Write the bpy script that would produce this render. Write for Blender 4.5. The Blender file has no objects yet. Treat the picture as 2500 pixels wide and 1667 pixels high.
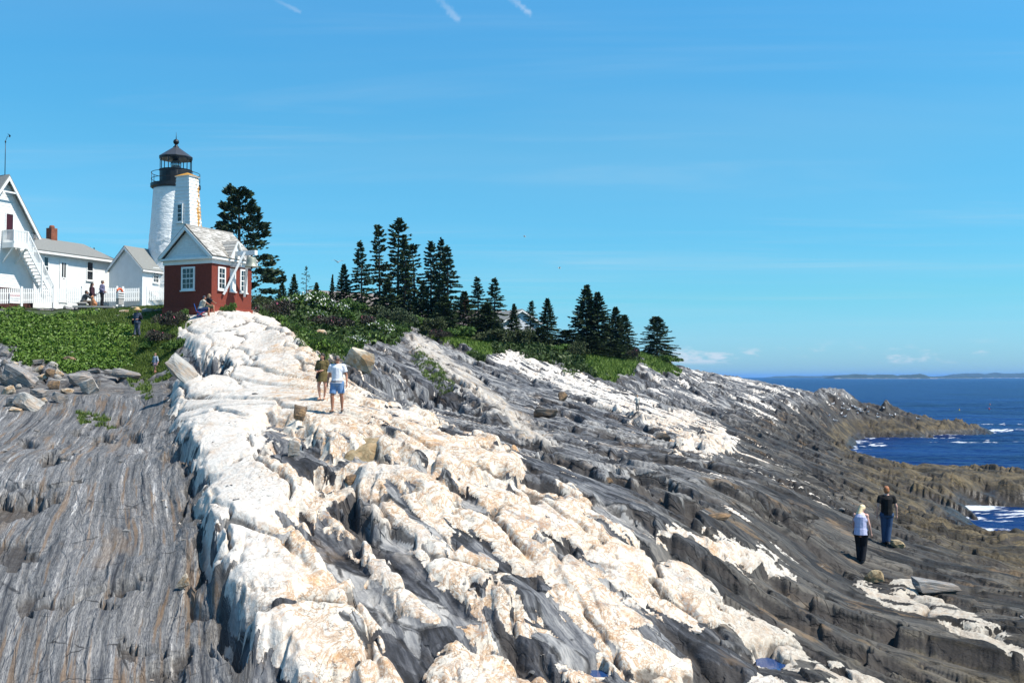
import bpy, bmesh, math, random
import numpy as np
from mathutils import Vector, Matrix, Quaternion
from math import sin, cos, pi, radians, sqrt, atan2

S = bpy.context.scene
COL = S.collection
# ------------------------------------------------------------------ camera
CAMZ = 8.5                      # eye height above the sea
FPX = 2500.0                    # focal length in photo pixels
PITCH = math.atan((920.0 - 833.5) / FPX)
cam_d = bpy.data.cameras.new('camera'); cam = bpy.data.objects.new('camera', cam_d); COL.objects.link(cam)
cam_d.sensor_width = 36.0; cam_d.lens = 36.0 * FPX / 2500.0
cam_d.clip_start = 0.1; cam_d.clip_end = 60000
cam.location = (0, 0, CAMZ); cam.rotation_euler = (pi / 2 + PITCH, 0, 0)
S.camera = cam
CP, SP = cos(PITCH), sin(PITCH)

def ray(px, py):
    """slopes a = x/y and b = (z - eye)/y of the sight line through a photo pixel"""
    u = (px - 1250.0) / FPX; v = (833.5 - py) / FPX
    y = CP - v * SP; z = SP + v * CP
    return u / y, z / y

def W(px, py, Y):
    a, b = ray(px, py)
    return Vector((a * Y, Y, CAMZ + b * Y))

# ------------------------------------------------------------------ light and sky
SUN_AZ_VEC = Vector((0.955, -0.295)).normalized()
SUN_EL = radians(56)
sun_d = bpy.data.lights.new('sun', 'SUN'); sun = bpy.data.objects.new('sun', sun_d); COL.objects.link(sun)
sun_d.energy = 4.9; sun_d.angle = radians(0.55); sun_d.color = (1.0, 0.93, 0.83)
sdir = Vector((SUN_AZ_VEC.x * cos(SUN_EL), SUN_AZ_VEC.y * cos(SUN_EL), sin(SUN_EL)))
sun.rotation_euler = sdir.to_track_quat('Z', 'Y').to_euler()
sun.location = (60, -20, 80)

S.view_settings.view_transform = 'Standard'; S.view_settings.look = 'None'
S.view_settings.gamma = 1.0; S.view_settings.use_curve_mapping = False
S.view_settings.exposure = 0.60

# -------- a tiny node helper
class NT:
    def __init__(s, tree):
        s.t = tree; s.n = tree.nodes; s.l = tree.links
    def node(s, typ, **kw):
        nd = s.n.new(typ)
        for k, v in kw.items():
            setattr(nd, k, v)
        return nd
    def put(s, sock, v):
        if isinstance(v, bpy.types.NodeSocket): s.l.new(v, sock)
        elif isinstance(v, (tuple, list)):
            if len(v) == 3 and sock.type == 'RGBA': v = (*v, 1.0)
            sock.default_value = v
        else: sock.default_value = v
    def math(s, op, a, b=None, c=None, clamp=False):
        nd = s.node('ShaderNodeMath', operation=op, use_clamp=clamp)
        s.put(nd.inputs[0], a)
        if b is not None: s.put(nd.inputs[1], b)
        if c is not None: s.put(nd.inputs[2], c)
        return nd.outputs[0]
    def vmath(s, op, a, b=None, scale=None):
        nd = s.node('ShaderNodeVectorMath', operation=op)
        s.put(nd.inputs[0], a)
        if b is not None: s.put(nd.inputs[1], b)
        if scale is not None: s.put(nd.inputs['Scale'], scale)
        return nd.outputs['Value'] if op in ('DOT_PRODUCT', 'LENGTH', 'DISTANCE') else nd.outputs[0]
    def noise(s, vec, scale=1.0, detail=3.0, rough=0.55, dist=0.0, lac=2.0, typ='FBM'):
        nd = s.node('ShaderNodeTexNoise', noise_dimensions='3D')
        nd.noise_type = typ
        s.put(nd.inputs['Vector'], vec); s.put(nd.inputs['Scale'], scale)
        s.put(nd.inputs['Detail'], detail); s.put(nd.inputs['Roughness'], rough)
        s.put(nd.inputs['Distortion'], dist); s.put(nd.inputs['Lacunarity'], lac)
        return nd.outputs['Fac']
    def voronoi(s, vec, scale=1.0, feature='F1', out='Distance', rand=1.0):
        nd = s.node('ShaderNodeTexVoronoi', feature=feature)
        s.put(nd.inputs['Vector'], vec); s.put(nd.inputs['Scale'], scale); s.put(nd.inputs['Randomness'], rand)
        return nd.outputs[out]
    def ramp(s, fac, stops, interp='LINEAR'):
        nd = s.node('ShaderNodeValToRGB'); cr = nd.color_ramp; cr.interpolation = interp
        while len(cr.elements) > 1: cr.elements.remove(cr.elements[-1])
        for i, (p, c) in enumerate(stops):
            if not isinstance(c, (tuple, list)): c = (c, c, c)
            e = cr.elements[0] if i == 0 else cr.elements.new(p)
            e.position = p; e.color = (*c[:3], 1.0)
        s.put(nd.inputs[0], fac)
        return nd.outputs[0]
    def step(s, fac, a, b, smooth=False):
        nd = s.node('ShaderNodeMapRange', interpolation_type='SMOOTHSTEP' if smooth else 'LINEAR')
        s.put(nd.inputs[0], fac); s.put(nd.inputs[1], a); s.put(nd.inputs[2], b)
        return nd.outputs[0]
    def mix(s, fac, a, b, blend='MIX'):
        nd = s.node('ShaderNodeMix', data_type='RGBA', blend_type=blend)
        s.put(nd.inputs[0], fac); s.put(nd.inputs[6], a); s.put(nd.inputs[7], b)
        return nd.outputs[2]
    def mul(s, vec, k):
        return s.vmath('MULTIPLY', vec, k)
    def bump(s, h, dist=0.1, strength=1.0, normal=None):
        nd = s.node('ShaderNodeBump'); s.put(nd.inputs['Strength'], strength)
        s.put(nd.inputs['Distance'], dist); s.put(nd.inputs['Height'], h)
        if normal is not None: s.put(nd.inputs['Normal'], normal)
        return nd.outputs[0]

def new_mat(name):
    m = bpy.data.materials.new(name); m.use_nodes = True
    nt = NT(m.node_tree)
    bsdf = next(n for n in nt.n if n.type == 'BSDF_PRINCIPLED')
    return m, nt, bsdf

def simple_mat(name, color, rough=0.7, var=0.12, scale=6.0, bump=0.0, metallic=0.0, spec=0.4, coords='Object', stretch=(1, 1, 1)):
    m, nt, b = new_mat(name)
    tc = nt.node('ShaderNodeTexCoord').outputs[coords]
    v = nt.mul(tc, stretch)
    n = nt.noise(v, scale, 4.0, 0.6)
    lo = tuple(c * (1 - var) for c in color); hi = tuple(min(1, c * (1 + var)) for c in color)
    nt.put(b.inputs['Base Color'], nt.ramp(n, [(0.3, lo), (0.7, hi)]))
    b.inputs['Roughness'].default_value = rough; b.inputs['Metallic'].default_value = metallic
    b.inputs['Specular IOR Level'].default_value = spec
    if bump > 0: nt.put(b.inputs['Normal'], nt.bump(n, bump, 1.0))
    return m

# -------- world: Nishita sky, thin cirrus streaks, short vapour trails, small clouds low over the sea
world = bpy.data.worlds.new('World'); S.world = world; world.use_nodes = True
wt = NT(world.node_tree); wt.n.clear()
sky = wt.node('ShaderNodeTexSky', sky_type='NISHITA')
sky.sun_disc = False; sky.sun_elevation = SUN_EL
sky.sun_rotation = atan2(SUN_AZ_VEC.x, SUN_AZ_VEC.y)
sky.altitude = 0; sky.air_density = 1.0; sky.dust_density = 0.35; sky.ozone_density = 2.2
dirv = wt.node('ShaderNodeTexCoord').outputs['Generated']
sep = wt.node('ShaderNodeSeparateXYZ'); wt.put(sep.inputs[0], dirv)
el = sep.outputs[2]
skc = wt.node('ShaderNodeHueSaturation'); wt.put(skc.inputs['Color'], sky.outputs[0])
SKY_HUE, SKY_SAT, SKY_VAL = 0.5, 1.0, 1.0
skc.inputs['Hue'].default_value = SKY_HUE; skc.inputs['Saturation'].default_value = SKY_SAT; skc.inputs['Value'].default_value = SKY_VAL
# the photo's sky is a deeper, cleaner blue than the model atmosphere: tint it evenly round the whole horizon
tint = wt.ramp(wt.math('MULTIPLY', el, 2.0), [(q, tuple(v * .5 for v in c)) for q, c in ((0.0, (0.50, 0.92, 1.49)), (0.07, (0.50, 0.98, 1.42)), (0.15, (0.43, 1.03, 1.27)), (0.44, (0.46, 1.25, 1.42)), (0.70, (0.48, 1.43, 1.70)), (1.0, (0.55, 1.35, 1.68)))])
col = wt.mix(1.0, skc.outputs[0], tint, 'MULTIPLY')
col = wt.vmath('SCALE', col, scale=2.0)
# project directions on a high flat layer for the clouds
h = wt.math('MAXIMUM', el, 0.02)
px_ = wt.math('DIVIDE', sep.outputs[0], h); py_ = wt.math('DIVIDE', sep.outputs[1], h)
comb = wt.node('ShaderNodeCombineXYZ'); wt.put(comb.inputs[0], px_); wt.put(comb.inputs[1], py_)
ci = wt.noise(wt.mul(comb.outputs[0], (0.22, 0.9, 1)), 1.0, 6.0, 0.6, 0.6)
ci = wt.math('MULTIPLY', wt.math('MULTIPLY', wt.step(ci, 0.5, 0.78, True), 0.26), wt.step(el, 0.03, 0.10, True))
ci2 = wt.math('MULTIPLY', wt.step(wt.noise(wt.mul(comb.outputs[0], (0.10, 0.30, 1)), 1.0, 5.0, 0.55, 0.4), 0.42, 0.72, True), wt.math('MULTIPLY', wt.step(el, 0.02, 0.07, True), 0.13))
ci = wt.math('ADD', ci, ci2)
col = wt.mix(ci, col, (5.2, 6.6, 7.4, 1))
# low cumulus
cv = wt.mul(dirv, (34, 34, 105))
cn = wt.noise(cv, 1.0, 5.0, 0.55, 0.0)
band = wt.math('MULTIPLY', wt.step(el, 0.0105, 0.016, True), wt.step(el, 0.036, 0.020, True))
_a, _b = ray(1672, 884); cd_ = wt.vmath('DISTANCE', wt.mul(dirv, (1, 1, 2.6)), tuple(Vector((_a, 1, _b)).normalized() * Vector((1, 1, 1)).x * 1.0) if False else (Vector((_a, 1, _b)).normalized().x, Vector((_a, 1, _b)).normalized().y, Vector((_a, 1, _b)).normalized().z * 2.6))
cn = wt.math('ADD', cn, wt.math('MULTIPLY', wt.step(cd_, 0.045, 0.0, True), 0.22))
cm = wt.math('MULTIPLY', wt.step(cn, 0.52, 0.70, True), band)
col = wt.mix(wt.math('MULTIPLY', cm, 0.6), col, (7.4, 7.6, 8.2, 1))
# vapour trails
def dirpt(px, py):
    a, b = ray(px, py); return Vector((a, 1, b)).normalized()
for (x0, y0, x1, y1, wd, op) in ((664, -4, 732, 30, 0.0026, 0.13), (1062, -14, 1116, 46, 0.0052, 0.17), (1236, -12, 1292, 32, 0.0042, 0.24)):
    A = dirpt(x0, y0); B = dirpt(x1, y1); AB = B - A; L2 = AB.dot(AB)
    rel = wt.vmath('SUBTRACT', dirv, tuple(A))
    t = wt.math('DIVIDE', wt.vmath('DOT_PRODUCT', rel, tuple(AB)), L2, clamp=True)
    sc = wt.node('ShaderNodeVectorMath', operation='SCALE'); sc.inputs[0].default_value = AB; wt.put(sc.inputs['Scale'], t)
    d = wt.vmath('LENGTH', wt.vmath('SUBTRACT', rel, sc.outputs[0]))
    nn = wt.noise(dirv, 260.0, 3.0, 0.6)
    d = wt.math('ADD', d, wt.math('MULTIPLY', wt.math('SUBTRACT', nn, 0.5), wd * 1.4))
    mk = wt.math('MULTIPLY', wt.step(d, wd, 0.0, True), wt.math('MULTIPLY', op, wt.step(t, -0.2, 0.8)))
    col = wt.mix(mk, col, (9, 9.2, 9.6, 1))
bg = wt.node('ShaderNodeBackground'); wt.put(bg.inputs[0], col); bg.inputs[1].default_value = 0.076
wo = wt.node('ShaderNodeOutputWorld'); wt.l.new(bg.outputs[0], wo.inputs[0])

# ------------------------------------------------------------------ object helpers
def tag(o, label=None, cat=None, group=None, kind=None):
    if label: o['label'] = label
    if cat: o['category'] = cat
    if group: o['group'] = group
    if kind: o['kind'] = kind
    return o

def link(name, mesh, mat=None, parent=None, loc=None):
    o = bpy.data.objects.new(name, mesh); COL.objects.link(o)
    if mat is not None and not mesh.materials:
        for mm in (mat if isinstance(mat, (list, tuple)) else [mat]): mesh.materials.append(mm)
    if parent is not None: o.parent = parent
    if loc is not None: o.location = loc
    return o

def empty(name, loc=(0, 0, 0), rz=0.0, parent=None):
    o = bpy.data.objects.new(name, None); COL.objects.link(o)
    o.empty_display_size = 0.3; o.location = loc; o.rotation_euler = (0, 0, rz)
    if parent is not None: o.parent = parent
    return o

def np_mesh(name, verts, faces, smooth=False):
    """faces: (n,3) or (n,4) int array, quick build"""
    verts = np.asarray(verts, dtype=np.float32).reshape(-1, 3); faces = np.asarray(faces, dtype=np.int32)
    k = faces.shape[1]
    m = bpy.data.meshes.new(name)
    m.vertices.add(len(verts)); m.vertices.foreach_set('co', verts.ravel())
    m.loops.add(faces.size); m.loops.foreach_set('vertex_index', faces.ravel())
    m.polygons.add(len(faces))
    m.polygons.foreach_set('loop_start', np.arange(0, faces.size, k, dtype=np.int32))
    m.polygons.foreach_set('loop_total', np.full(len(faces), k, dtype=np.int32))
    if smooth: m.polygons.foreach_set('use_smooth', np.ones(len(faces), dtype=bool))
    m.update(calc_edges=True)
    return m
# ------------------------------------------------------------------ numpy noise
def _h(ix, iy, seed):
    with np.errstate(over='ignore'):
        n = (ix.astype(np.int64) * 374761393 + iy.astype(np.int64) * 668265263 + seed * 974634777) & 0xFFFFFFFF
        n = ((n ^ (n >> 13)) * 1274126177) & 0xFFFFFFFF
        n = n ^ (n >> 16)
    return (n & 0xFFFFFF).astype(np.float32) / np.float32(16777216.0)
def gnoise(x, y, seed=0):
    x = np.asarray(x, np.float32); y = np.asarray(y, np.float32)
    x0 = np.floor(x); y0 = np.floor(y); fx = x - x0; fy = y - y0
    u = fx * fx * fx * (fx * (fx * 6 - 15) + 10); v = fy * fy * fy * (fy * (fy * 6 - 15) + 10)
    ix = x0.astype(np.int32); iy = y0.astype(np.int32)
    def g(dx, dy):
        a = _h(ix + dx, iy + dy, seed) * np.float32(2 * pi)
        return np.cos(a) * (fx - dx) + np.sin(a) * (fy - dy)
    a = g(0, 0); b = g(1, 0); c = g(0, 1); d = g(1, 1)
    return ((a + (b - a) * u) * (1 - v) + (c + (d - c) * u) * v) * 1.5
def fbm(x, y, seed=0, octv=4, gain=0.5):
    s = 0; A = 1.0; f = 1.0
    for i in range(octv):
        s = s + A * gnoise(x * f, y * f, seed + i * 17); A *= gain; f *= 2.03
    return s
def voro(x, y, seed=0, jit=0.9):
    x = np.asarray(x, np.float32); y = np.asarray(y, np.float32)
    ix = np.floor(x).astype(np.int32); iy = np.floor(y).astype(np.int32)
    F1 = np.full(x.shape, 9.0, np.float32); F2 = F1.copy(); ID = np.zeros_like(F1); DX = np.zeros_like(F1); DY = np.zeros_like(F1)
    for dx in (-1, 0, 1):
        for dy in (-1, 0, 1):
            cx = ix + dx; cy = iy + dy
            ex = cx + 0.5 + (_h(cx, cy, seed) - 0.5) * jit - x
            ey = cy + 0.5 + (_h(cx, cy, seed + 7) - 0.5) * jit - y
            d = np.sqrt(ex * ex + ey * ey)
            near = d < F1
            F2 = np.where(near, F1, np.minimum(F2, d))
            F1 = np.where(near, d, F1)
            ID = np.where(near, _h(cx, cy, seed + 13), ID)
            DX = np.where(near, -ex, DX); DY = np.where(near, -ey, DY)
    return F1, F2, ID, DX, DY
def sst(x, a, b):
    t = np.clip((x - a) / (b - a), 0, 1); return t * t * (3 - 2 * t)

# ------------------------------------------------------------------ the lie of the land
# control points: photo pixel and distance of places on the ground
CTL = [(0,1667,11),(250,1667,10.8),(500,1667,11.2),(0,1450,15),(250,1450,15),(450,1450,15.5),
 (0,1250,22),(250,1250,22),(430,1250,22.5),(0,1100,32),(250,1100,32),(400,1085,33),
 (0,1020,41),(200,1010,42),(390,1000,41),(0,960,46),(200,945,48),(330,935,49),
 (0,890,51),(150,905,51),(300,900,52.5),(380,915,52),(445,905,49),
 (0,757,63),(200,754,65),(335,820,58),(300,752,66),(380,745,66),(100,830,56),(430,800,57),
 (470,775,58.5),(530,768,58),(610,762,60),(560,840,52),(470,860,51.5),(640,850,51),(680,830,51),(670,775,59),(740,900,44),
 (460,950,42),(600,950,41),(450,1050,31.5),(600,1100,27),(520,1300,18),(700,1300,18.3),(650,1500,13.5),(850,1650,11.4),
 (785,976,37),(805,1009,32),(1000,1100,26.5),(900,1010,32.5),(1000,1300,18.2),(1000,1500,13.7),(1250,1667,11.4),
 (1250,1300,18.8),(1250,1110,28),(860,890,47),(900,870,55),(1000,900,55),(760,830,62),(700,790,66),(750,760,76),(900,780,88),(950,815,82),(1000,800,96),
 (1000,960,46),(1080,1000,40),(1100,900,63),(1200,950,57),(1250,1010,45),(1150,850,88),(1250,850,95),(1300,905,84),
 (1555,1004,59),(1400,960,64),(1500,930,86),(1500,870,104),(1600,868,118),(1350,845,104),
 (1700,1300,23.5),(1500,1450,16.5),(2160,1332,32),(2100,1400,28.5),(2100,1500,21.5),(2400,1500,23),(2500,1667,16.5),(2000,1667,14),
 (1600,1667,12.3),(1880,1592,15.6),(1500,1200,25.5),(1800,1200,31.5),(1500,1100,36.5),(1800,1100,45),(2100,1220,42),(2350,1400,29.5),(2500,1420,30),(2420,1330,43),(2500,1350,41),
 (1650,895,135),(1700,905,146),(1800,925,150),(1900,945,153),(2000,958,155),(2070,968,156),(2150,990,156),(2250,1012,158),(2350,1032,158),(2430,1052,160),
 (1700,1000,80),(1900,1000,104),(2000,1000,125),(1900,1050,82),(2000,1050,112),(2150,1030,148),(2250,1045,147),(2100,1063,142),(1700,935,122),(1800,960,112)]
# (photo x, distance, height relative to the eye) for ground the photo does not show
HID = [(-300,17,-4.9),(-300,26,-2.7),(-300,45,-1.0),(-300,66,4.6),(-300,90,5),(600,10,-5.6),(1250,10,-5.5),(0,10,-5.5),(2400,11,-6.6),(600,6,-4.2),(1250,6,-4.2),(2400,6,-4.6),(1250,2.5,-1.9),(2400,2.5,-2.2),(-200,2.5,-1.9),(-200,6,-4.2),
 (0,80,4.9),(200,80,4.8),(400,76,4.7),(600,72,4.5),(600,100,5.2),(0,130,6),(600,150,6.5),(1000,125,5.0),(1000,200,5),(1300,130,4.0),(1300,200,3.5),(600,230,7),(0,230,7),(-300,230,7),
 (1500,125,2.8),(1600,150,1.9),(1500,200,1.5),(1700,176,-3),(1850,178,-6),(2000,180,-9.5),(2150,176,-10),(2300,174,-10.5),(2450,172,-10.5),(1700,230,-11),(2000,230,-12),(2500,230,-12),
 (2290,56,-7.7),(2200,44,-6.3),(2400,50,-7.3),(2500,48,-7.2),(2600,50,-8),(2050,86,-6.1),(2130,80,-6.5),(2240,77,-6.9),(2350,78,-6.9),(2450,75,-7.1),(2520,73,-7.25),(2650,70,-7.6),
 (2500,100,-10.8),(2300,110,-10.3),(2200,118,-10),(2120,124,-9.3),(2060,122,-7.9),(2410,66,-9.1),(2490,64,-9.5),(2600,63,-10.0),(2340,63,-8.1),(2230,64,-7.3),(2300,145,-9.6),(2500,158,-10.5),(2500,130,-11.5),
 (2800,50,-9.5),(2800,90,-11.5),(2900,25,-7.6),(2900,16,-7),(2800,160,-12),(3400,60,-12),(3400,25,-9),(3400,10,-6),(3400,150,-13),(2600,25,-5.9)]
pts = []; vals = []
_k0 = [0, 11, 13.5, 15, 16.5, 18.5, 22, 27, 32, 400]; _k1 = [6, 17, 18.8, 20, 20.9, 22.4, 24.6, 28, 32, 400]
rm = lambda Y: float(np.interp(Y, _k0, _k1))
for (x, y, Y) in CTL:
    Y = rm(Y)
    a, b = ray(x, y); pts.append((a * 2.2, math.log(Y))); vals.append(b * Y)
for (x, Y, z) in HID:
    a, b = ray(x, 920); pts.append((a * 2.2, math.log(Y))); vals.append(z)
pts = np.array(pts); vals = np.array(vals)
def _tps(r2): return 0.5 * r2 * np.log(np.maximum(r2, 1e-12))
n_ = len(pts)
K = _tps(((pts[:, None] - pts[None]) ** 2).sum(-1)) + np.eye(n_) * 2e-4
P_ = np.hstack([np.ones((n_, 1)), pts])
M_ = np.zeros((n_ + 3, n_ + 3)); M_[:n_, :n_] = K; M_[:n_, n_:] = P_; M_[n_:, :n_] = P_.T
sol = np.linalg.solve(M_, np.concatenate([vals, np.zeros(3)]))
# evaluate on a coarse lattice of slope a and log distance
LA = np.linspace(-0.95, 0.98, 250); LY0, LY1 = math.log(2.2), math.log(235.0); LL = np.linspace(LY0, LY1, 260)
ga, gl = np.meshgrid(LA, LL); q = np.stack([ga.ravel() * 2.2, gl.ravel()], 1)
zc = np.zeros(len(q))
for k in range(0, len(q), 8000):
    r2 = ((q[k:k + 8000, None] - pts[None]) ** 2).sum(-1)
    zc[k:k + 8000] = _tps(r2) @ sol[:n_] + sol[n_] + q[k:k + 8000] @ sol[n_ + 1:]
zc = zc.reshape(ga.shape)
def lat(grid, a, l, xs, ys):
    fx = np.clip((a - xs[0]) / (xs[1] - xs[0]), 0, len(xs) - 1.001); fy = np.clip((l - ys[0]) / (ys[1] - ys[0]), 0, len(ys) - 1.001)
    ix = fx.astype(np.int32); iy = fy.astype(np.int32); fx = fx - ix; fy = fy - iy
    return (grid[iy, ix] * (1 - fx) + grid[iy, ix + 1] * fx) * (1 - fy) + (grid[iy + 1, ix] * (1 - fx) + grid[iy + 1, ix + 1] * fx) * fy

# mesh lattice: fine inside the view, coarse around it
A_in = np.linspace(-0.535, 0.535, 1010)
A_l = -0.535 - np.cumsum(np.linspace(0.002, 0.03, 24)); A_r = 0.535 + np.cumsum(np.linspace(0.002, 0.03, 24))
AX = np.concatenate([A_l[::-1], A_in, A_r])
LN = np.concatenate([np.linspace(math.log(2.3), math.log(13.5), 50, endpoint=False), np.linspace(math.log(13.5), math.log(60), 560, endpoint=False),
                     np.linspace(math.log(60), math.log(200), 300), math.log(200) + np.array([0.03, 0.08, 0.14])])
gA, gL = np.meshgrid(AX.astype(np.float64), LN)
gY = np.exp(gL); gX = gA * gY
zb = lat(zc, gA, gL, LA, LL)                     # height relative to the eye
gPX = None
# photo coordinates of the undisturbed ground, used only to lay out which rock crops out where
bb = zb / gY
v_ = (bb * CP - SP) / (CP + bb * SP)
yc_ = CP - v_ * SP
gPX = 1250 + gA * yc_ * FPX; gPY = 833.5 - v_ * FPX

def poly_sdf(P, x=None, y=None):
    """signed distance (inside positive) to a polygon, in photo pixels of the undisturbed ground"""
    x = gPX if x is None else x; y = gPY if y is None else y
    P = np.asarray(P, np.float64); n = len(P)
    x0, x1 = P[:, 0].min() - 90, P[:, 0].max() + 90; y0, y1 = P[:, 1].min() - 90, P[:, 1].max() + 90
    m = (x > x0) & (x < x1) & (y > y0) & (y < y1)
    out = np.full(x.shape, -90.0); xs = x[m]; ys = y[m]
    d2 = np.full(xs.shape, 1e12); ins = np.zeros(xs.shape, bool)
    for i in range(n):
        ax, ay = P[i]; bx, by = P[(i + 1) % n]
        ex, ey = bx - ax, by - ay; t = np.clip(((xs - ax) * ex + (ys - ay) * ey) / (ex * ex + ey * ey + 1e-9), 0, 1)
        d2 = np.minimum(d2, (xs - ax - ex * t) ** 2 + (ys - ay - ey * t) ** 2)
        if by != ay:
            c = ((ay > ys) != (by > ys)) & (xs < ex * (ys - ay) / (by - ay) + ax); ins ^= c
    d = np.sqrt(d2); out[m] = np.where(ins, d, -d)
    return np.clip(out, -90, 90)

# strike of the rock layers
SD = Vector((-0.305, 0.952)); gU = (gX * SD.y - gY * SD.x).astype(np.float32); gS = (gX * SD.x + gY * SD.y).astype(np.float32)
LU, LS = gU, gS                                    # the beds left of the pale spine strike straight away from the eye,
# those right of it fan out towards the sea and straighten farther up the shore
Ua = (gX - 2) * 0.92 + (gY - 44) * 0.39; Sa = (gX - 2) * 0.39 - (gY - 44) * 0.92
th = np.arctan2(gY - 50, gX + 20); th0 = math.atan2(44 - 50, 2 + 20)
Uf = 31 * (th - th0); Sf = np.hypot(gX + 20, gY - 50) - math.hypot(22, 6)
wfan = sst(gY - 0.25 * gX + 3 * gnoise(gX / 6, gY / 9, 990), 33, 50)
gU = (Uf * (1 - wfan) + Ua * wfan).astype(np.float32); gS = (Sf * (1 - wfan) + Sa * wfan).astype(np.float32)
gX32 = gX.astype(np.float32); gY32 = gY.astype(np.float32)
ppm = (FPX / gY)                                  # photo pixels per metre
n1 = fbm(gU / 1.6, gS / 3.2, 3, 4); n2 = fbm(gU / 0.45, gS / 1.1, 9, 3)
n3 = gnoise(gU / 0.16, gS / 0.4, 11)
_, _, JA, JAx, JAy = voro(gX32 / 1.15 + 0.15 * n1, gY32 / 1.7 + 0.15 * n1, 901); _, _, JB, JBx, JBy = voro(gX32 / 0.42, gY32 / 0.62, 903)
_, _, JC, JCx, JCy = voro(gU / 2.6, gS / 4.2, 905)
edge_n = (n1 * 0.14 + n2 * 0.10 + n3 * 0.06 + 0.55 * (JA - 0.5) + 0.26 * (JB - 0.5))                  # metres

WHITE = [
 # main pale spine from the bell house to the bottom edge
 [(400,770),(455,765),(520,750),(560,740),(640,755),(690,800),(760,865),(800,905),(860,960),(930,1000),(1010,1020),(1130,1075),(1260,1130),(1250,1165),(1120,1150),(1010,1130),(900,1110),(800,1130),(740,1060),(660,1050),(625,1090),(690,1150),(735,1200),(700,1260),(760,1330),(820,1400),(870,1490),(910,1560),(980,1667),(1000,1720),(700,1720),(680,1640),(640,1590),(600,1500),(560,1450),(510,1415),(545,1335),(500,1295),(480,1250),(500,1200),(470,1120),(450,1070),(430,1040),(440,985),(425,945),(445,910),(520,905),(500,880),(470,850),(440,820),(400,800)],
 # second belt right of the spine
 [(760,1180),(830,1120),(900,1105),(1010,1125),(1120,1150),(1250,1160),(1390,1200),(1450,1260),(1500,1300),(1610,1330),(1680,1360),(1770,1430),(1830,1480),(1900,1540),(1960,1600),(1900,1580),(1830,1520),(1760,1480),(1700,1500),(1560,1440),(1490,1400),(1440,1370),(1460,1450),(1560,1530),(1690,1600),(1780,1690),(1600,1700),(1490,1620),(1430,1560),(1370,1500),(1300,1420),(1230,1340),(1160,1290),(1090,1240),(1120,1330),(1190,1370),(1260,1420),(1340,1480),(1380,1530),(1330,1560),(1250,1550),(1180,1545),(1130,1500),(1100,1440),(1040,1380),(1000,1330),(920,1270),(850,1200),(800,1200)],
 # tongue between the dark gullies
 [(740,1215),(790,1205),(880,1280),(960,1360),(1030,1440),(1070,1500),(1050,1530),(980,1470),(900,1400),(830,1320),(780,1270)],
 # pale aprons at the bottom
 [(1030,1660),(1100,1580),(1200,1575),(1260,1620),(1400,1610),(1500,1650),(1560,1700),(1000,1720)],
 [(1790,1640),(1860,1610),(1960,1610),(2060,1630),(2150,1660),(2180,1720),(1900,1720),(1760,1670)],
 # upper right belts
 [(1190,870),(1230,852),(1290,860),(1350,885),(1420,905),(1470,940),(1540,960),(1620,985),(1700,1010),(1780,1040),(1760,1060),(1680,1035),(1600,1025),(1500,1000),(1420,965),(1330,930),(1260,905)],
 [(1540,1012),(1600,1018),(1700,1050),(1800,1065),(1790,1085),(1710,1070),(1600,1045),(1550,1030)],
 [(1610,1068),(1680,1070),(1780,1080),(1792,1095),(1740,1104),(1650,1090)],
 [(1460,1265),(1540,1268),(1640,1280),(1720,1300),(1790,1335),(1800,1360),(1740,1350),(1650,1312),(1560,1300),(1480,1290)],
 [(1810,1350),(1870,1345),(1935,1380),(1950,1420),(1880,1400)],
 [(1560,1230),(1610,1228),(1640,1245),(1600,1250)],
 [(2150,1380),(2230,1395),(2260,1420),(2200,1425)],
 [(2080,1430),(2180,1440),(2300,1480),(2400,1530),(2500,1600),(2460,1600),(2340,1540),(2200,1480)],
]
TAN = [[(985,805),(1040,830),(1150,905),(1240,980),(1350,1060),(1370,1085),(1300,1085),(1180,1000),(1080,920),(1000,850)],
       [(840,1195),(880,1190),(960,1270),(1040,1370),(1020,1400),(930,1300),(860,1225)]]
GREEN = [
 [(-400,740),(0,752),(250,748),(420,735),(470,775),(440,800),(430,870),(420,905),(330,915),(300,895),(240,905),(160,915),(120,880),(60,870),(0,850),(-400,850)],
 [(640,690),(1500,690),(1640,720),(1625,870),(1660,905),(1600,905),(1560,880),(1545,905),(1490,925),(1420,905),(1340,880),(1240,850),(1170,875),(1130,850),(1010,800),(960,830),(900,835),(850,855),(780,860),(720,810),(680,775),(640,760)],
]
m_white = np.zeros_like(gA); lift = np.zeros_like(gA)
for k, P in enumerate(WHITE):
    sd = poly_sdf(P) / ppm + edge_n * (0.9 if k < 5 else 0.7) + (0.14 if k == 0 else 0.03)
    m_white = np.maximum(m_white, sst(sd, -0.11, 0.11))
    hgt = (0.38, 0.07, 0.03, 0.12, 0.12, 0.25, 0.25, 0.6, 0.22, 0.12, 0.05, 0.08, 0.08)[k]
    lift = np.maximum(lift, hgt * sst(sd, -0.06, 0.40) * (1 - 0.85 * sst(gY, 52, 57)))
# far hillside: mixed pale and grey
farw = sst(gnoise(gU / 2.2, gS / 5.5, 31) + 0.4 * gnoise(gU / 0.7, gS / 1.8, 33) + 0.35 * sst(zb, -3.5, 0.5) - 0.42, -0.1, 0.12) * sst(gPX, 1420, 1620) * sst(zb, -6.0, -3.0) * sst(gY, 62, 80)
m_white = np.maximum(m_white, farw * 0.8)
# pale wisps strung along the layers of the grey rock
wisp = sst(fbm(gU / 0.33, gS / 3.0, 51, 3) + 0.5 * gnoise(gU / 3, gS / 6, 55), 0.62, 0.80) * sst(zb, -6.0, -4.0) * (gPX > 700)
m_white = np.maximum(m_white, wisp * 0.75)
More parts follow.
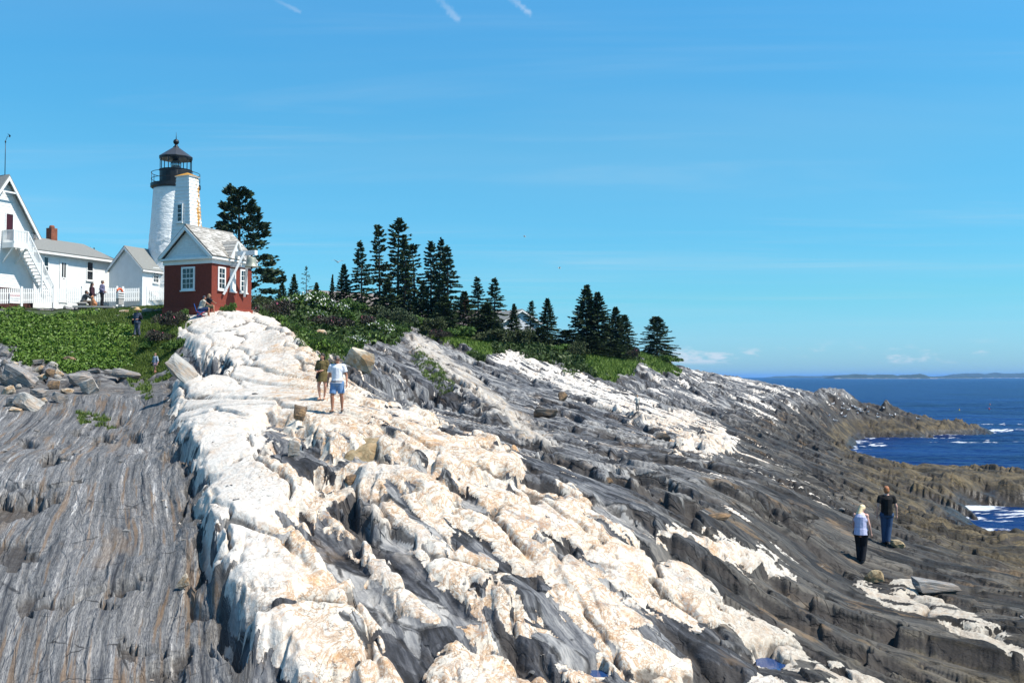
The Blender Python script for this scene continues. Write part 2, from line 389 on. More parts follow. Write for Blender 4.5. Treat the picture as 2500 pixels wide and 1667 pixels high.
# grey inclusions in the white belts
incl = sst(fbm(gU / 0.55, gS / 2.6, 71, 4) + 0.25 * n2 + 0.3 * (JB - 0.5), 0.52, 0.64) * sst(gPX, 700, 860) * (gPY > 900)
incl = np.maximum(incl, sst(fbm(gU / 0.8, gS / 4.5, 75, 4) + 0.4 * (JA - 0.5), 0.10, 0.22) * sst(gPX, 1120, 1180) * sst(1075 - gPY, 0, 30) * sst(gY, 46, 52) * 0.95)
m_white = m_white * (1 - incl * 0.9)
m_tan = np.zeros_like(gA)
for P in TAN: m_tan = np.maximum(m_tan, sst(poly_sdf(P) / ppm + edge_n * 0.6, -0.1, 0.25))
m_green = np.zeros_like(gA)
for P in GREEN: m_green = np.maximum(m_green, sst(poly_sdf(P) / ppm + edge_n * 1.2, -0.1, 0.3))
m_left = sst((505 - 0.0 * gPY) - gPX + 90 * sst(gPY, 1200, 1500) + edge_n * 30, -30, 40) * (1 - m_white) * sst(gPY, 900, 960)

# ---- relief
def plates(U_, S_, su, ss, seed, tilt=0.5, crack=0.5):
    F1, F2, ID, DX, DY = voro(U_ / su, S_ / ss, seed)
    e = sst(F2 - F1, 0.02, 0.16)
    return (ID - 0.5) * 1.4 + tilt * (-DX + (ID * 7.3 % 1 - 0.5) * DY) - crack * (1 - e), e, ID
fade = lambda wl: sst(wl * ppm / 2.5, 1.6, 4.0)    # drop detail finer than the mesh
wu = gU + 0.40 * gnoise(gU / 5, gS / 8, 5) + 0.09 * gnoise(gU / 1.3, gS / 2.6, 6) + 0.02 * gnoise(gU / 0.4, gS / 0.9, 8)
p1, e1, i1 = plates(wu, gS + 0.8 * wu, 2.1, 11.0, 101)
p2, e2, i2 = plates(wu, gS + wu * 0.9, 0.75, 4.6, 102)
p3, e3, i3 = plates(wu, gS, 0.24, 2.0, 103)
rid = (1 - np.abs(gnoise(wu / 0.5, gS / 5, 61)) * 2.2)
def ledges(p, A, seed, ln=3.0, keep=0.1):
    """shingled beds: each slab dips to the right and ends to the left in a steep broken edge"""
    x = wu / p + 0.9 * gnoise(wu / (3.0 * p), gS / (ln * 2.2 * p), seed) + 0.35 * gnoise(wu / (0.8 * p), gS / (ln * 0.8 * p), seed + 1) + 0.10 * gnoise(gX32 / (0.35 * p), gY32 / (0.35 * p), seed + 2)
    x = x + (0.55 * (JC - 0.5) + 0.30 * (JA - 0.5)) * min(1.0, 2.2 / p) + 0.16 * (JB - 0.5) * min(1.5, 1.0 / p)
    fr = x - np.floor(x)
    g = sst(gnoise(wu / (1.2 * p), gS / (ln * 1.1 * p), seed + 3) + 0.25 * gnoise(wu / (0.4 * p), gS / (0.6 * p), seed + 4), keep - 0.2, keep + 0.12)
    return A * g * ((1 - fr) - 0.5) - A * 0.35 * g * (fr > 0.93), (fr > 0.90) * g
l1, d1 = ledges(3.4, 0.40, 611, 3.0, -0.1); l2, d2 = ledges(1.3, 0.15, 621, 3.4, 0.1); l3, d3 = ledges(0.42, 0.035, 631, 4.0, 0.05)
hG = l1 + l2 + l3 * fade(0.4) + 0.05 * p1 + 0.03 * p2 + 0.010 * p3 * fade(0.27) + 0.012 * rid
# white rock: swelling cushions parted by creases
F1a, F2a, IDa, DXa, DYa = voro((gU + 0.5 * n1) / 1.9, (gS + 0.6 * n1) / 3.1, 201)
F1b, F2b, IDb, _, _ = voro((gU + 0.25 * n2) / 0.55, (gS + 0.25 * n2) / 0.8, 202)
cre = sst(F2a - F1a, 0.0, 0.13); creb = sst(F2b - F1b, 0.0, 0.22)
rough = sst(gnoise(gU / 2.6, gS / 4.0, 207) + 0.3 * n1, -0.15, 0.35)          # some slabs lie smooth, others are knobbly
hW = 0.09 * cre + 0.16 * (IDa - 0.5) - 0.07 * DXa + 0.13 * ((JC * 7.7 % 1 - 0.5) * JCx + (JC * 3.3 % 1 - 0.5) * JCy) + 0.10 * ((JA * 7.7 % 1 - 0.5) * JAx + (JA * 3.3 % 1 - 0.5) * JAy) + 0.03 * (JA - 0.5) + rough * (0.04 * creb + 0.06 * (IDb - 0.5) + 0.07 * ((JB * 7.7 % 1 - 0.5) * JBx + (JB * 3.3 % 1 - 0.5) * JBy) + 0.03 * (JB - 0.5) + 0.02 * n1 + 0.02 * n2) + 0.01 * n1 + 0.010 * fbm(gU / 0.12, gS / 0.2, 205, 2) * fade(0.14) * (0.4 + rough)
# left bedrock: narrow upright layers cut by cross joints
wl = LU + 0.26 * gnoise(LU / 5.0, LS / 7.0, 300) + 0.035 * gnoise(LU / 1.2, LS / 2.4, 301) + 0.010 * gnoise(LU / 0.4, LS / 0.5, 302)
pj, ej, ij = plates(wl * 1.0, LS + 0.5 * n1, 1.3, 1.9, 303, 0.15, 0.25)
pk, ek, ik = plates(wl, LS, 0.26, 3.2, 304, 0.3, 0.6)
hL = 0.045 * pj + 0.034 * pk * fade(0.2) + 0.07 * gnoise(wl / 0.42, LS / 9, 305) + 0.024 * gnoise(wl / 0.13, LS / 6, 306) * fade(0.1) + 0.06 * gnoise(LU / 2.5, LS / 5, 307)
step_j = sst(np.sin(LS / 1.5 + 2.2 * gnoise(LU / 2.2, LS / 3.0, 309)) , 0.94, 0.995); hL = hL - 0.20 * step_j * sst(gnoise(LU / 1.1, LS / 4, 310), 0.0, 0.25)
# algae-covered shore rocks
hT = 0.9 * l1 + 0.7 * l2 + 0.25 * p1 + 0.22 * fbm(gU / 2.4, gS / 3.4, 401, 5) + 0.08 * p2
wLeft = m_left; wG = (1 - m_white) * (1 - wLeft)
far_amp = 1.0 + 1.9 * sst(gY, 48, 125)
fct = 0.10 * ((JA * 5.7 % 1 - 0.5) * JAx + (JA * 2.3 % 1 - 0.5) * JAy) + 0.05 * ((JB * 5.7 % 1 - 0.5) * JBx + (JB * 2.3 % 1 - 0.5) * JBy) + 0.03 * (JB - 0.5)
brk = sst(gPX, 300, 360) * sst(560 - gPX, 0, 60) * sst(gPY, 980, 1050)
hh = m_white * hW * 0.62 + wG * (hG * 0.85 + fct * 0.6) + wLeft * (hL * 0.6 + fct * (0.2 + 1.6 * brk))
hh = hh * np.where(gY > 45, far_amp, 1.0) * (1 - 0.85 * m_green)
tide = sst(zb, -5.2, -6.6)
hh = hh * (1 - 0.4 * tide) + (hT * 0.55 + 0.35 * ((JC * 7.7 % 1 - 0.5) * JCx + (JC * 3.3 % 1 - 0.5) * JCy) + 0.25 * ((JA * 7.7 % 1 - 0.5) * JAx + (JA * 3.3 % 1 - 0.5) * JAy)) * tide * (1 + 0.8 * sst(gY, 60, 140))
hh = hh + lift * (1 - 0.8 * m_green) - 0.12
hh = hh + 0.10 * m_tan

# dark clefts and undercut faces, each carved where it lies
def carve(P, depth, soft=0.35):
    return -depth * sst(poly_sdf(P) / ppm + edge_n * 0.8, -0.05, soft)
CARVE = [
 ([(900,905),(960,905),(1040,930),(1110,965),(1150,985),(1120,1010),(1050,985),(980,975),(930,950),(890,925)], 1.3, 0.5),
 ([(470,880),(520,875),(560,860),(570,905),(520,935),(485,925)], 1.5, 0.4),
 ([(380,1060),(440,1070),(470,1110),(470,1160),(500,1190),(470,1200),(440,1150),(410,1110)], 1.1, 0.3),
 ([(460,1220),(490,1240),(520,1300),(540,1330),(500,1400),(520,1425),(560,1460),(600,1530),(580,1600),(540,1560),(500,1480),(470,1420),(480,1340),(470,1290)], 0.6, 0.2),
 ([(10,1222),(40,1206),(90,1196),(150,1212),(140,1232),(80,1238),(30,1240)], 0.30, 0.10),
 ([(246,1420),(250,1400),(330,1398),(440,1404),(442,1428),(330,1434),(255,1432)], 0.24, 0.07),
 ([(70,1458),(110,1452),(155,1460),(150,1474),(100,1472)], 0.12, 0.05), ([(128,1586),(200,1580),(205,1594),(130,1598)], 0.12, 0.05), ([(320,1560),(430,1554),(440,1572),(330,1576)], 0.15, 0.06), ([(110,1090),(170,1080),(175,1100),(118,1112)], 0.25, 0.1), ([(320,1625),(420,1612),(430,1632),(330,1644)], 0.18, 0.06), ([(225,1055),(270,1050),(272,1066),(230,1070)], 0.2, 0.1), ([(0,1325),(60,1322),(60,1336),(0,1338)], 0.10, 0.05), ([(180,1030),(300,1018),(305,1036),(185,1046)], 0.2, 0.1),
 ([(1265,1000),(1330,1040),(1375,1075),(1340,1100),(1270,1080),(1220,1040)], 0.25, 0.3),
 ([(1420,1060),(1500,1100),(1600,1150),(1580,1165),(1480,1125),(1410,1080)], 0.4, 0.3),
 ([(1550,1290),(1620,1300),(1760,1350),(1700,1365),(1600,1345),(1530,1320)], 0.45, 0.4),
 ([(1730,1410),(1800,1415),(1850,1440),(1930,1480),(1900,1495),(1820,1470),(1740,1440)], 0.6, 0.4),
 ([(1960,1170),(2040,1180),(2110,1220),(2130,1240),(2060,1235),(1980,1200)], 0.7, 0.5),
 ([(1850,1210),(1930,1225),(1990,1250),(1940,1262),(1860,1235)], 0.5, 0.4),
 ([(2090,1240),(2180,1260),(2260,1300),(2300,1330),(2230,1320),(2130,1285)], 0.5, 0.5),
 ([(1870,1030),(1930,1050),(2000,1080),(1960,1090),(1890,1060)], 0.7, 0.6),
 ([(660,1100),(760,1090),(790,1105),(740,1120),(680,1118)], 0.5, 0.3),
 ([(770,1165),(860,1160),(880,1178),(800,1190)], 0.45, 0.3),
 ([(860,1380),(960,1440),(1010,1500),(960,1500),(900,1450)], 0.25, 0.3),
 ([(1140,1545),(1300,1560),(1480,1610),(1500,1640),(1330,1600),(1150,1575)], 0.30, 0.3),
 ([(1640,960),(1700,975),(1720,990),(1660,985)], 0.6, 0.4),
 ([(1500,925),(1600,930),(1640,940),(1560,948)], 0.7, 0.5),
]
# soften steps that are narrower than the mesh can carry
def blur(a, kx, ky):
    for _ in range(kx): a = np.concatenate([a[:, :1], 0.25 * a[:, :-2] + 0.5 * a[:, 1:-1] + 0.25 * a[:, 2:], a[:, -1:]], 1)
    for _ in range(ky): a = np.concatenate([a[:1], 0.25 * a[:-2] + 0.5 * a[1:-1] + 0.25 * a[2:], a[-1:]], 0)
    return a
hh = blur(hh, 1, 1)
# open creases between the white slabs, and joints in the grey
gate = sst(gnoise(gU / 2.4, gS / 2.0, 212), -0.4, -0.1)
crw = (1 - sst(F2a - F1a, 0.02, 0.075)) * gate
crx = (1 - sst(F2b - F1b, 0.02, 0.09)) * rough * sst(gnoise(gU / 1.3, gS / 1.3, 213), 0.0, 0.2)
crg = (1 - sst(blur(e1, 1, 1), 0.0, 0.75)) * sst(gnoise(gU / 2, gS / 5, 214), -0.3, 0.0)
hh = hh - blur(crw, 1, 1) * 0.17 * m_white - crx * 0.03 * m_white - crg * 0.10 * wG * (1 - m_green)
for P, d, s_ in CARVE:
    if s_ > 0.12: hh = hh + carve(P, d, s_)
# raised slabs and knobs (name of place only in the shape): outline, height
RAISE = [
 ([(1985,960),(2020,935),(2060,932),(2100,950),(2125,975),(2060,985),(2000,972)], 1.5, 1.6),
 ([(2148,1000),(2156,978),(2185,985),(2205,1000),(2160,1008)], 1.3, 1.0),
 ([(2285,1050),(2300,1030),(2350,1034),(2395,1048),(2330,1056)], 1.5, 1.0),
 ([(1490,985),(1530,1005),(1620,1040),(1560,1035)], 0.35, 0.3),
 ([(1000,840),(1080,900),(1180,970),(1290,1050),(1370,1090),(1310,1090),(1180,1020),(1090,950),(1020,890)], 0.45, 0.35),
 ([(2240,1160),(2330,1140),(2420,1165),(2400,1200),(2290,1200)], 0.7, 1.2),
 ([(2400,1190),(2460,1170),(2540,1190),(2500,1225),(2420,1220)], 0.8, 1.0),
 ([(2170,1240),(2260,1250),(2330,1280),(2310,1310),(2220,1290)], 0.5, 0.6),
 ([(840,1170),(900,1130),(1000,1140),(1080,1185),(1110,1225),(1040,1240),(950,1215),(880,1200)], 0.30, 0.5),
 ([(1150,1400),(1260,1390),(1360,1450),(1390,1520),(1280,1545),(1170,1530)], 0.32, 0.5),
]
for P, d, s_ in RAISE: hh = hh + d * sst(poly_sdf(P) / ppm + edge_n * 0.5, -0.05, s_)
# broken faces turned to the eye lie back instead of hanging as curtains: crumbled rock fills their feet
tot = zb + hh; slope_lim = (1.15 + 0.5 * gnoise(gX32 / 1.4, gY32 / 1.4, 951) + 0.35 * (JA - 0.5))
for jj in range(tot.shape[0] - 2, -1, -1):
    tot[jj] = np.maximum(tot[jj], tot[jj + 1] - np.maximum(slope_lim[jj], 0.6) * (gY[jj + 1] - gY[jj]))
fill = np.clip((tot - zb - hh) / 0.12, 0, 1); hh = tot - zb
hh = hh * (1 - fill) + blur(hh, 4, 1) * fill
m_white = m_white * (1 - 0.85 * sst(fill + 0.5 * (JB - 0.5) + 0.4 * n2, 0.35, 0.8) * sst(64 - gY, 0, 5))  # steep faces show grey rock; shade below the white slabs put into colour too
hh = hh + fill * (1 - m_green) * (0.05 * fbm(gX32 / 0.5, gY32 / 0.35, 953, 3) + 0.05 * ((JB * 4.7 % 1 - 0.5) * JBx + (JB * 6.3 % 1 - 0.5) * JBy) + 0.03 * (JB - 0.5))
cleft = np.zeros_like(gA)
for P, d, s_ in CARVE:
    if s_ <= 0.12:
        c_ = carve(P, d * 1.3, s_); hh = hh + c_; cleft = np.maximum(cleft, -c_ / (d * 1.3))
hh = hh - 0.16 * step_j * sst(gnoise(LU / 1.1, LS / 4, 310), 0.0, 0.25) * m_left

# flat rests: tide pools, building pads
POOLS = [(1878, 1588, 15.6, 0.30, 0.46, 0.3), (1462, 1606, 12.9, 0.17, 0.28, 0.8)]
gz = CAMZ + zb + hh
POOL_AT = []
for (x, y, Y, ru, rv, rot) in POOLS:
    c = W(x, y, rm(Y))
    du = gX - c.x; dv = gY - c.y
    e = np.sqrt((du / ru) ** 2 + (dv / rv) ** 2) + 0.25 * gnoise(gX32 / 0.15, gY32 / 0.15, 77)
    rim = (e >= 1.0) & (e < 1.3); lvl = float(gz[rim].min()) - 0.015
    gz = np.where(e < 1.0, np.minimum(gz, lvl - 0.15 * (1.05 - e)), gz)
    gz = np.where((e >= 1.0) & (e < 1.3), np.minimum(gz, lvl + 0.02 + (e - 1) * 1.2), gz)
    nb_ = (dv < 0) & (np.abs(du) < ru * 1.4) & (dv > -rv * 3.0)
    gz = np.where(nb_ & (e >= 1.0), np.minimum(gz, lvl + 0.015 + 0.02 * np.abs(JB)), gz)
    POOL_AT.append((c.x, c.y, lvl, ru * 1.3, rv * 1.3))
gz = gz.astype(np.float32)

def ground(x, y):
    """height of the finished ground under a world point"""
    a = x / y; l = math.log(y)
    i = min(max(np.searchsorted(AX, a) - 1, 0), len(AX) - 2); j = min(max(np.searchsorted(LN, l) - 1, 0), len(LN) - 2)
    fx = min(max((a - AX[i]) / (AX[i + 1] - AX[i]), 0), 1); fy = min(max((l - LN[j]) / (LN[j + 1] - LN[j]), 0), 1)
    return float((gz[j, i] * (1 - fx) + gz[j, i + 1] * fx) * (1 - fy) + (gz[j + 1, i] * (1 - fx) + gz[j + 1, i + 1] * fx) * fy)

def ground_v(x, y):
    a = x / y; l = np.log(y)
    i = np.clip(np.searchsorted(AX, a) - 1, 0, len(AX) - 2); j = np.clip(np.searchsorted(LN, l) - 1, 0, len(LN) - 2)
    fx = np.clip((a - AX[i]) / (AX[i + 1] - AX[i]), 0, 1); fy = np.clip((l - LN[j]) / (LN[j + 1] - LN[j]), 0, 1)
    return (gz[j, i] * (1 - fx) + gz[j, i + 1] * fx) * (1 - fy) + (gz[j + 1, i] * (1 - fx) + gz[j + 1, i + 1] * fx) * fy
def mask_v(mk, x, y):
    a = x / y; l = np.log(y)
    i = np.clip(np.searchsorted(AX, a) - 1, 0, len(AX) - 2); j = np.clip(np.searchsorted(LN, l) - 1, 0, len(LN) - 2)
    return mk[j, i]

NR, NC = gA.shape
vv = np.stack([gX, gY, gz], -1).reshape(-1, 3)
idx = np.arange(NR * NC, dtype=np.int32).reshape(NR, NC)
ff = np.stack([idx[:-1, :-1], idx[:-1, 1:], idx[1:, 1:], idx[1:, :-1]], -1).reshape(-1, 4)
tm = np_mesh('rock_ledge', vv, ff, smooth=False)
def fattr(mesh, name, arr, typ='FLOAT', key='value'):
    at = mesh.attributes.new(name, typ, 'POINT'); at.data.foreach_set(key, np.ascontiguousarray(arr, dtype=np.float32).ravel())
wsel = (wu * (1 - m_left) + wl * m_left)
fattr(tm, 'strat', np.stack([wsel, 3.2 * gS * (1 - m_left) + LS * m_left, gz + 0.35 * wsel], -1), 'FLOAT_VECTOR', 'vector')
fattr(tm, 'm_white', m_white); fattr(tm, 'm_left', m_left); fattr(tm, 'm_green', m_green); fattr(tm, 'm_tan', m_tan)
cell = (i2 * (1 - m_left) + ij * m_left)
fattr(tm, 'm_low', np.maximum(sst(gPX - 0.9 * np.maximum(gPY - 1300, 0) + 80 * n1, 1400, 1680), sst(gY, 36, 48)) * (1 - m_left)); fattr(tm, 'm_cell', cell); fattr(tm, 'm_cream', sst(gPX + 60 * n1, 600, 760) * sst(2000 - gPX, 0, 500) * np.maximum(sst(gPY, 960, 1060), sst(1000 - gPX, 0, 80)) + 0.22)
crk = np.maximum(crw, crx * 0.7) * m_white + np.maximum(crg, np.maximum(d1, d2 * 0.9)) * wG + step_j * 0.7 * m_left * sst(gnoise(LU / 1.1, LS / 4, 310), 0.0, 0.25) + cleft * 0.8
fattr(tm, 'm_crack', crk)

# ------------------------------------------------------------------ rock material
m, nt, b = new_mat('ledge rock')
at = lambda nm, out='Fac': (lambda n: n.outputs[out])(nt.node('ShaderNodeAttribute', attribute_name=nm))
st = at('strat', 'Vector'); aw = at('m_white'); al = at('m_left'); ag = at('m_green'); atn = at('m_tan'); ac = at('m_cell'); ak = at('m_crack')
geo = nt.node('ShaderNodeNewGeometry'); pos = geo.outputs['Position']
sp_ = nt.node('ShaderNodeSeparateXYZ'); nt.put(sp_.inputs[0], pos); zz = sp_.outputs[2]
fa = nt.noise(nt.mul(st, (3.0, 0.10, 0.4)), 1.0, 5.0, 0.68)        # layering, broad
fb = nt.noise(nt.mul(st, (10.5, 0.30, 0.8)), 1.0, 4.0, 0.62)           # layering, fine
fc = nt.noise(nt.mul(st, (28, 1.4, 4)), 1.0, 3.0, 0.6)
fd = nt.noise(pos, 1.3, 5.0, 0.6)
fe = nt.noise(pos, 9.0, 5.0, 0.65)
# splitting of the layers into slabs: random tone per slab, dark joints, small steps
wn = nt.node('ShaderNodeTexNoise'); nt.put(wn.inputs['Vector'], nt.mul(st, (1.0, 0.5, 0.6))); nt.put(wn.inputs['Scale'], 1.5); nt.put(wn.inputs['Detail'], 4.0)
wst = nt.vmath('ADD', st, nt.vmath('SCALE', nt.vmath('SUBTRACT', wn.outputs['Color'], (0.5, 0.5, 0.5)), scale=0.22))
def slabs(sc_, rot=0.0):
    v = nt.node('ShaderNodeVectorRotate', rotation_type='Z_AXIS'); nt.put(v.inputs['Vector'], wst); v.inputs['Angle'].default_value = rot
    vv_ = nt.mul(v.outputs[0], sc_)
    f1 = nt.node('ShaderNodeTexVoronoi', feature='F1'); nt.put(f1.inputs['Vector'], vv_); f1.inputs['Scale'].default_value = 1.0
    ed = nt.node('ShaderNodeTexVoronoi', feature='DISTANCE_TO_EDGE'); nt.put(ed.inputs['Vector'], vv_); ed.inputs['Scale'].default_value = 1.0
    sx_ = nt.node('ShaderNodeSeparateXYZ'); nt.put(sx_.inputs[0], f1.outputs['Color'])
    return sx_.outputs[0], ed.outputs['Distance']
sa1, sb1 = slabs((1.3, 0.12, 0.4), 0.03); sa2, sb2 = slabs((4.2, 0.42, 0.9), -0.03)
lay = nt.math('ADD', nt.math('MULTIPLY', fa, 0.5), nt.math('MULTIPLY', fb, 0.5))
lay = nt.math('ADD', nt.math('MULTIPLY', nt.math('SUBTRACT', lay, 0.5), 2.0), 0.5)
lay = nt.math('ADD', lay, nt.math('MULTIPLY', nt.math('SUBTRACT', fc, 0.5), 0.30))
layl = nt.math('ADD', nt.math('MULTIPLY', nt.math('SUBTRACT', lay, 0.5), 1.35), 0.52)
layg = nt.math('ADD', nt.math('ADD', nt.math('MULTIPLY', nt.math('SUBTRACT', lay, 0.5), 0.75), 0.5), nt.math('ADD', nt.math('MULTIPLY', nt.math('SUBTRACT', sa1, 0.52), 0.42), nt.math('MULTIPLY', nt.math('SUBTRACT', sa2, 0.5), 0.16)))
joint = nt.math('MAXIMUM', nt.math('MULTIPLY', nt.step(sb1, 0.05, 0.015), nt.step(fd, 0.42, 0.52)), nt.math('MULTIPLY', nt.step(sb2, 0.05, 0.015), nt.math('MULTIPLY', nt.step(fa, 0.50, 0.58), 0.8)))
grey = nt.ramp(layg, [(0.16, (0.018, 0.018, 0.019)), (0.32, (0.05, 0.052, 0.058)), (0.45, (0.125, 0.127, 0.133)), (0.57, (0.23, 0.228, 0.222)), (0.70, (0.37, 0.358, 0.333)), (0.84, (0.52, 0.49, 0.44))])
leftc = nt.ramp(layl, [(0.10, (0.018, 0.019, 0.022)), (0.26, (0.065, 0.068, 0.075)), (0.34, (0.16, 0.156, 0.146)), (0.39, (0.045, 0.047, 0.054)), (0.45, (0.23, 0.224, 0.208)), (0.50, (0.07, 0.073, 0.082)), (0.56, (0.30, 0.29, 0.268)), (0.61, (0.085, 0.087, 0.095)), (0.68, (0.37, 0.355, 0.325)), (0.74, (0.12, 0.12, 0.128)), (0.80, (0.48, 0.46, 0.42)), (0.90, (0.62, 0.59, 0.54))])
rust = nt.noise(nt.mul(st, (5.4, 0.20, 0.6)), 1.0, 5.0, 0.62)
rustm = nt.math('MULTIPLY', nt.step(nt.math('ADD', rust, nt.math('MULTIPLY', nt.math('SUBTRACT', fb, 0.5), 0.3)), 0.545, 0.64, True), 0.68)
leftc = nt.mix(rustm, leftc, nt.mix(fe, (0.10, 0.050, 0.022), (0.28, 0.18, 0.09)))
sc1, sc2 = slabs((0.55, 1.0, 0.3), 0.05)
xj = nt.math('MULTIPLY', nt.step(sc2, 0.022, 0.008), nt.step(fd, 0.50, 0.60))
leftc = nt.mix(nt.math('MULTIPLY', xj, 0.85), leftc, (0.02, 0.02, 0.02, 1))
grey = nt.mix(nt.math('MULTIPLY', joint, 0.85), grey, (0.016, 0.016, 0.017, 1))
base = nt.mix(al, grey, leftc)
base = nt.mix(1.0, base, (0.74, 0.75, 0.78, 1), 'MULTIPLY')
# grey rock grows darker and browner down towards the sea
low = nt.step(nt.math('ADD', zz, nt.math('MULTIPLY', nt.math('SUBTRACT', fd, 0.5), 3.0)), 6.3, 4.3, True)
low = nt.math('MULTIPLY', low, at('m_low'))
base = nt.mix(nt.math('MULTIPLY', low, 0.92), base, nt.mix(1.0, base, (0.25, 0.228, 0.195, 1), 'MULTIPLY'))
patch = nt.step(nt.noise(nt.mul(st, (0.9, 0.12, 0.9)), 1.0, 5.0, 0.65), 0.57, 0.68, True)
base = nt.mix(nt.math('MULTIPLY', patch, nt.math('ADD', 0.28, nt.math('MULTIPLY', low, 0.25))), base, nt.mix(fe, (0.13, 0.07, 0.032), (0.30, 0.21, 0.115)))
# algae belt: olive and tan, black at the water
alg = nt.step(nt.math('ADD', zz, nt.math('MULTIPLY', nt.math('SUBTRACT', fd, 0.5), 1.6)), 3.0, 1.6, True)
algc = nt.mix(nt.step(nt.noise(pos, 0.55, 6.0, 0.7), 0.42, 0.60), (0.018, 0.014, 0.008), (0.125, 0.095, 0.050))
algc = nt.mix(nt.step(fe, 0.35, 0.75), algc, nt.mix(1.0, algc, (1.5, 1.45, 1.3, 1), 'MULTIPLY'))
algc = nt.mix(nt.step(fb, 0.50, 0.36), algc, (0.03, 0.028, 0.02, 1))
base = nt.mix(nt.math('MULTIPLY', alg, 0.85), base, algc)
blk = nt.step(nt.math('ADD', zz, nt.math('MULTIPLY', nt.math('SUBTRACT', fd, 0.5), 1.2)), 1.0, 0.45, True)
base = nt.mix(blk, base, nt.mix(fe, (0.012, 0.010, 0.007), (0.05, 0.035, 0.016)))
# white vein rock
w0 = nt.mix(nt.step(fe, 0.30, 0.66), (0.46, 0.44, 0.41), (0.64, 0.612, 0.56))
cream = nt.math('MULTIPLY', nt.math('ADD', 0.35, nt.math('MULTIPLY', nt.step(nt.noise(pos, 0.5, 3.0, 0.5), 0.35, 0.55), 0.65)), at('m_cream'), clamp=True)
w0 = nt.mix(nt.math('MULTIPLY', cream, 0.55), w0, nt.mix(1.0, w0, (1.04, 0.93, 0.77, 1), 'MULTIPLY'))
sn = nt.math('ADD', nt.math('MULTIPLY', nt.noise(nt.mul(pos, (1.5, 0.9, 1.5)), 1.7, 6.0, 0.72, 0.5), 0.6), nt.math('MULTIPLY', nt.noise(pos, 1.1, 3.0, 0.5), 0.4))
stain = nt.math('MULTIPLY', nt.step(sn, 0.52, 0.66, True), nt.math('ADD', 0.25, nt.math('MULTIPLY', cream, 0.6)))
w0 = nt.mix(stain, w0, nt.mix(fb, (0.34, 0.17, 0.07), (0.66, 0.42, 0.20)))
spk = nt.step(nt.noise(nt.mul(pos, (9, 4.5, 9)), 1.0, 6.0, 0.75, 0.3), 0.565, 0.64, True)
spz = nt.step(nt.noise(pos, 0.7, 4.0, 0.6), 0.44, 0.62)
w0 = nt.mix(nt.math('MULTIPLY', nt.math('MULTIPLY', spk, spz), 0.85), w0, (0.12, 0.12, 0.13, 1))
gv = nt.step(nt.math('ADD', nt.noise(nt.mul(st, (1.6, 0.22, 1.0)), 1.0, 6.0, 0.7), nt.math('MULTIPLY', nt.math('SUBTRACT', fe, 0.5), 0.25)), 0.57, 0.63, True)
w0 = nt.mix(nt.math('MULTIPLY', nt.math('MULTIPLY', gv, cream), 0.8), w0, nt.mix(fb, (0.10, 0.10, 0.11), (0.34, 0.33, 0.32)))
# rusty threads and blotches in the cream coloured belts
vn1 = nt.math('ABSOLUTE', nt.math('SUBTRACT', nt.noise(nt.mul(pos, (2.6, 1.5, 2.0)), 1.0, 6.0, 0.72, 0.8), 0.5))
vn2 = nt.math('ABSOLUTE', nt.math('SUBTRACT', nt.noise(nt.mul(pos, (7.5, 3.4, 5.0)), 1.0, 5.0, 0.7, 0.6), 0.5))
beltm = nt.math('ADD', 0.22, nt.math('MULTIPLY', cream, 0.9))
thr = nt.math('MULTIPLY', nt.math('MAXIMUM', nt.math('MULTIPLY', nt.step(vn1, 0.045, 0.004), 0.8), nt.math('MULTIPLY', nt.step(vn2, 0.035, 0.0), nt.step(sn, 0.50, 0.60))), beltm)
w0 = nt.mix(nt.math('MULTIPLY', thr, 0.9, clamp=True), w0, nt.mix(fb, (0.13, 0.06, 0.025), (0.50, 0.27, 0.11)))
# hair cracks
vc = nt.node('ShaderNodeTexVoronoi', feature='DISTANCE_TO_EDGE'); nt.put(vc.inputs['Vector'], nt.vmath('ADD', nt.mul(pos, (0.8, 0.5, 0.8)), nt.vmath('SCALE', nt.node('ShaderNodeTexNoise').outputs['Color'], scale=0.0)))
dn = nt.node('ShaderNodeTexNoise'); nt.put(dn.inputs['Vector'], pos); nt.put(dn.inputs['Scale'], 1.6); nt.put(dn.inputs['Detail'], 4.0)
nt.put(vc.inputs['Vector'], nt.vmath('ADD', nt.mul(pos, (0.9, 0.6, 0.9)), nt.vmath('SCALE', dn.outputs['Color'], scale=0.9)))
hair = nt.math('MULTIPLY', nt.step(vc.outputs['Distance'], 0.014, 0.003), nt.step(nt.noise(pos, 0.9, 2.0), 0.45, 0.55))
w0 = nt.mix(nt.math('MULTIPLY', hair, 0.8), w0, (0.10, 0.085, 0.07, 1))
wlow = nt.math('MULTIPLY', nt.step(zz, 4.6, 2.4), at('m_low'))
w0 = nt.mix(nt.math('MULTIPLY', wlow, 0.6), w0, nt.mix(1.0, w0, (0.48, 0.43, 0.33, 1), 'MULTIPLY'))
wm = nt.math('ADD', aw, nt.math('ADD', nt.math('MULTIPLY', nt.math('SUBTRACT', fb, 0.5), 0.5), nt.math('MULTIPLY', nt.math('SUBTRACT', fe, 0.5), 1.0)))
wm = nt.math('MULTIPLY', nt.step(wm, 0.46, 0.56, True), nt.step(alg, 1.0, 0.5))
base = nt.mix(wm, base, w0)
tanc = nt.mix(lay, (0.30, 0.28, 0.26), (0.62, 0.56, 0.48))
tanc = nt.mix(nt.step(rust, 0.54, 0.68), tanc, (0.52, 0.36, 0.20, 1))
base = nt.mix(nt.math('MULTIPLY', atn, 0.75), base, tanc)
base = nt.mix(nt.math('MULTIPLY', nt.step(nt.math('ADD', ak, nt.math('MULTIPLY', nt.math('SUBTRACT', fe, 0.5), 0.8)), 0.35, 0.85), 0.8), base, (0.035, 0.030, 0.027, 1))
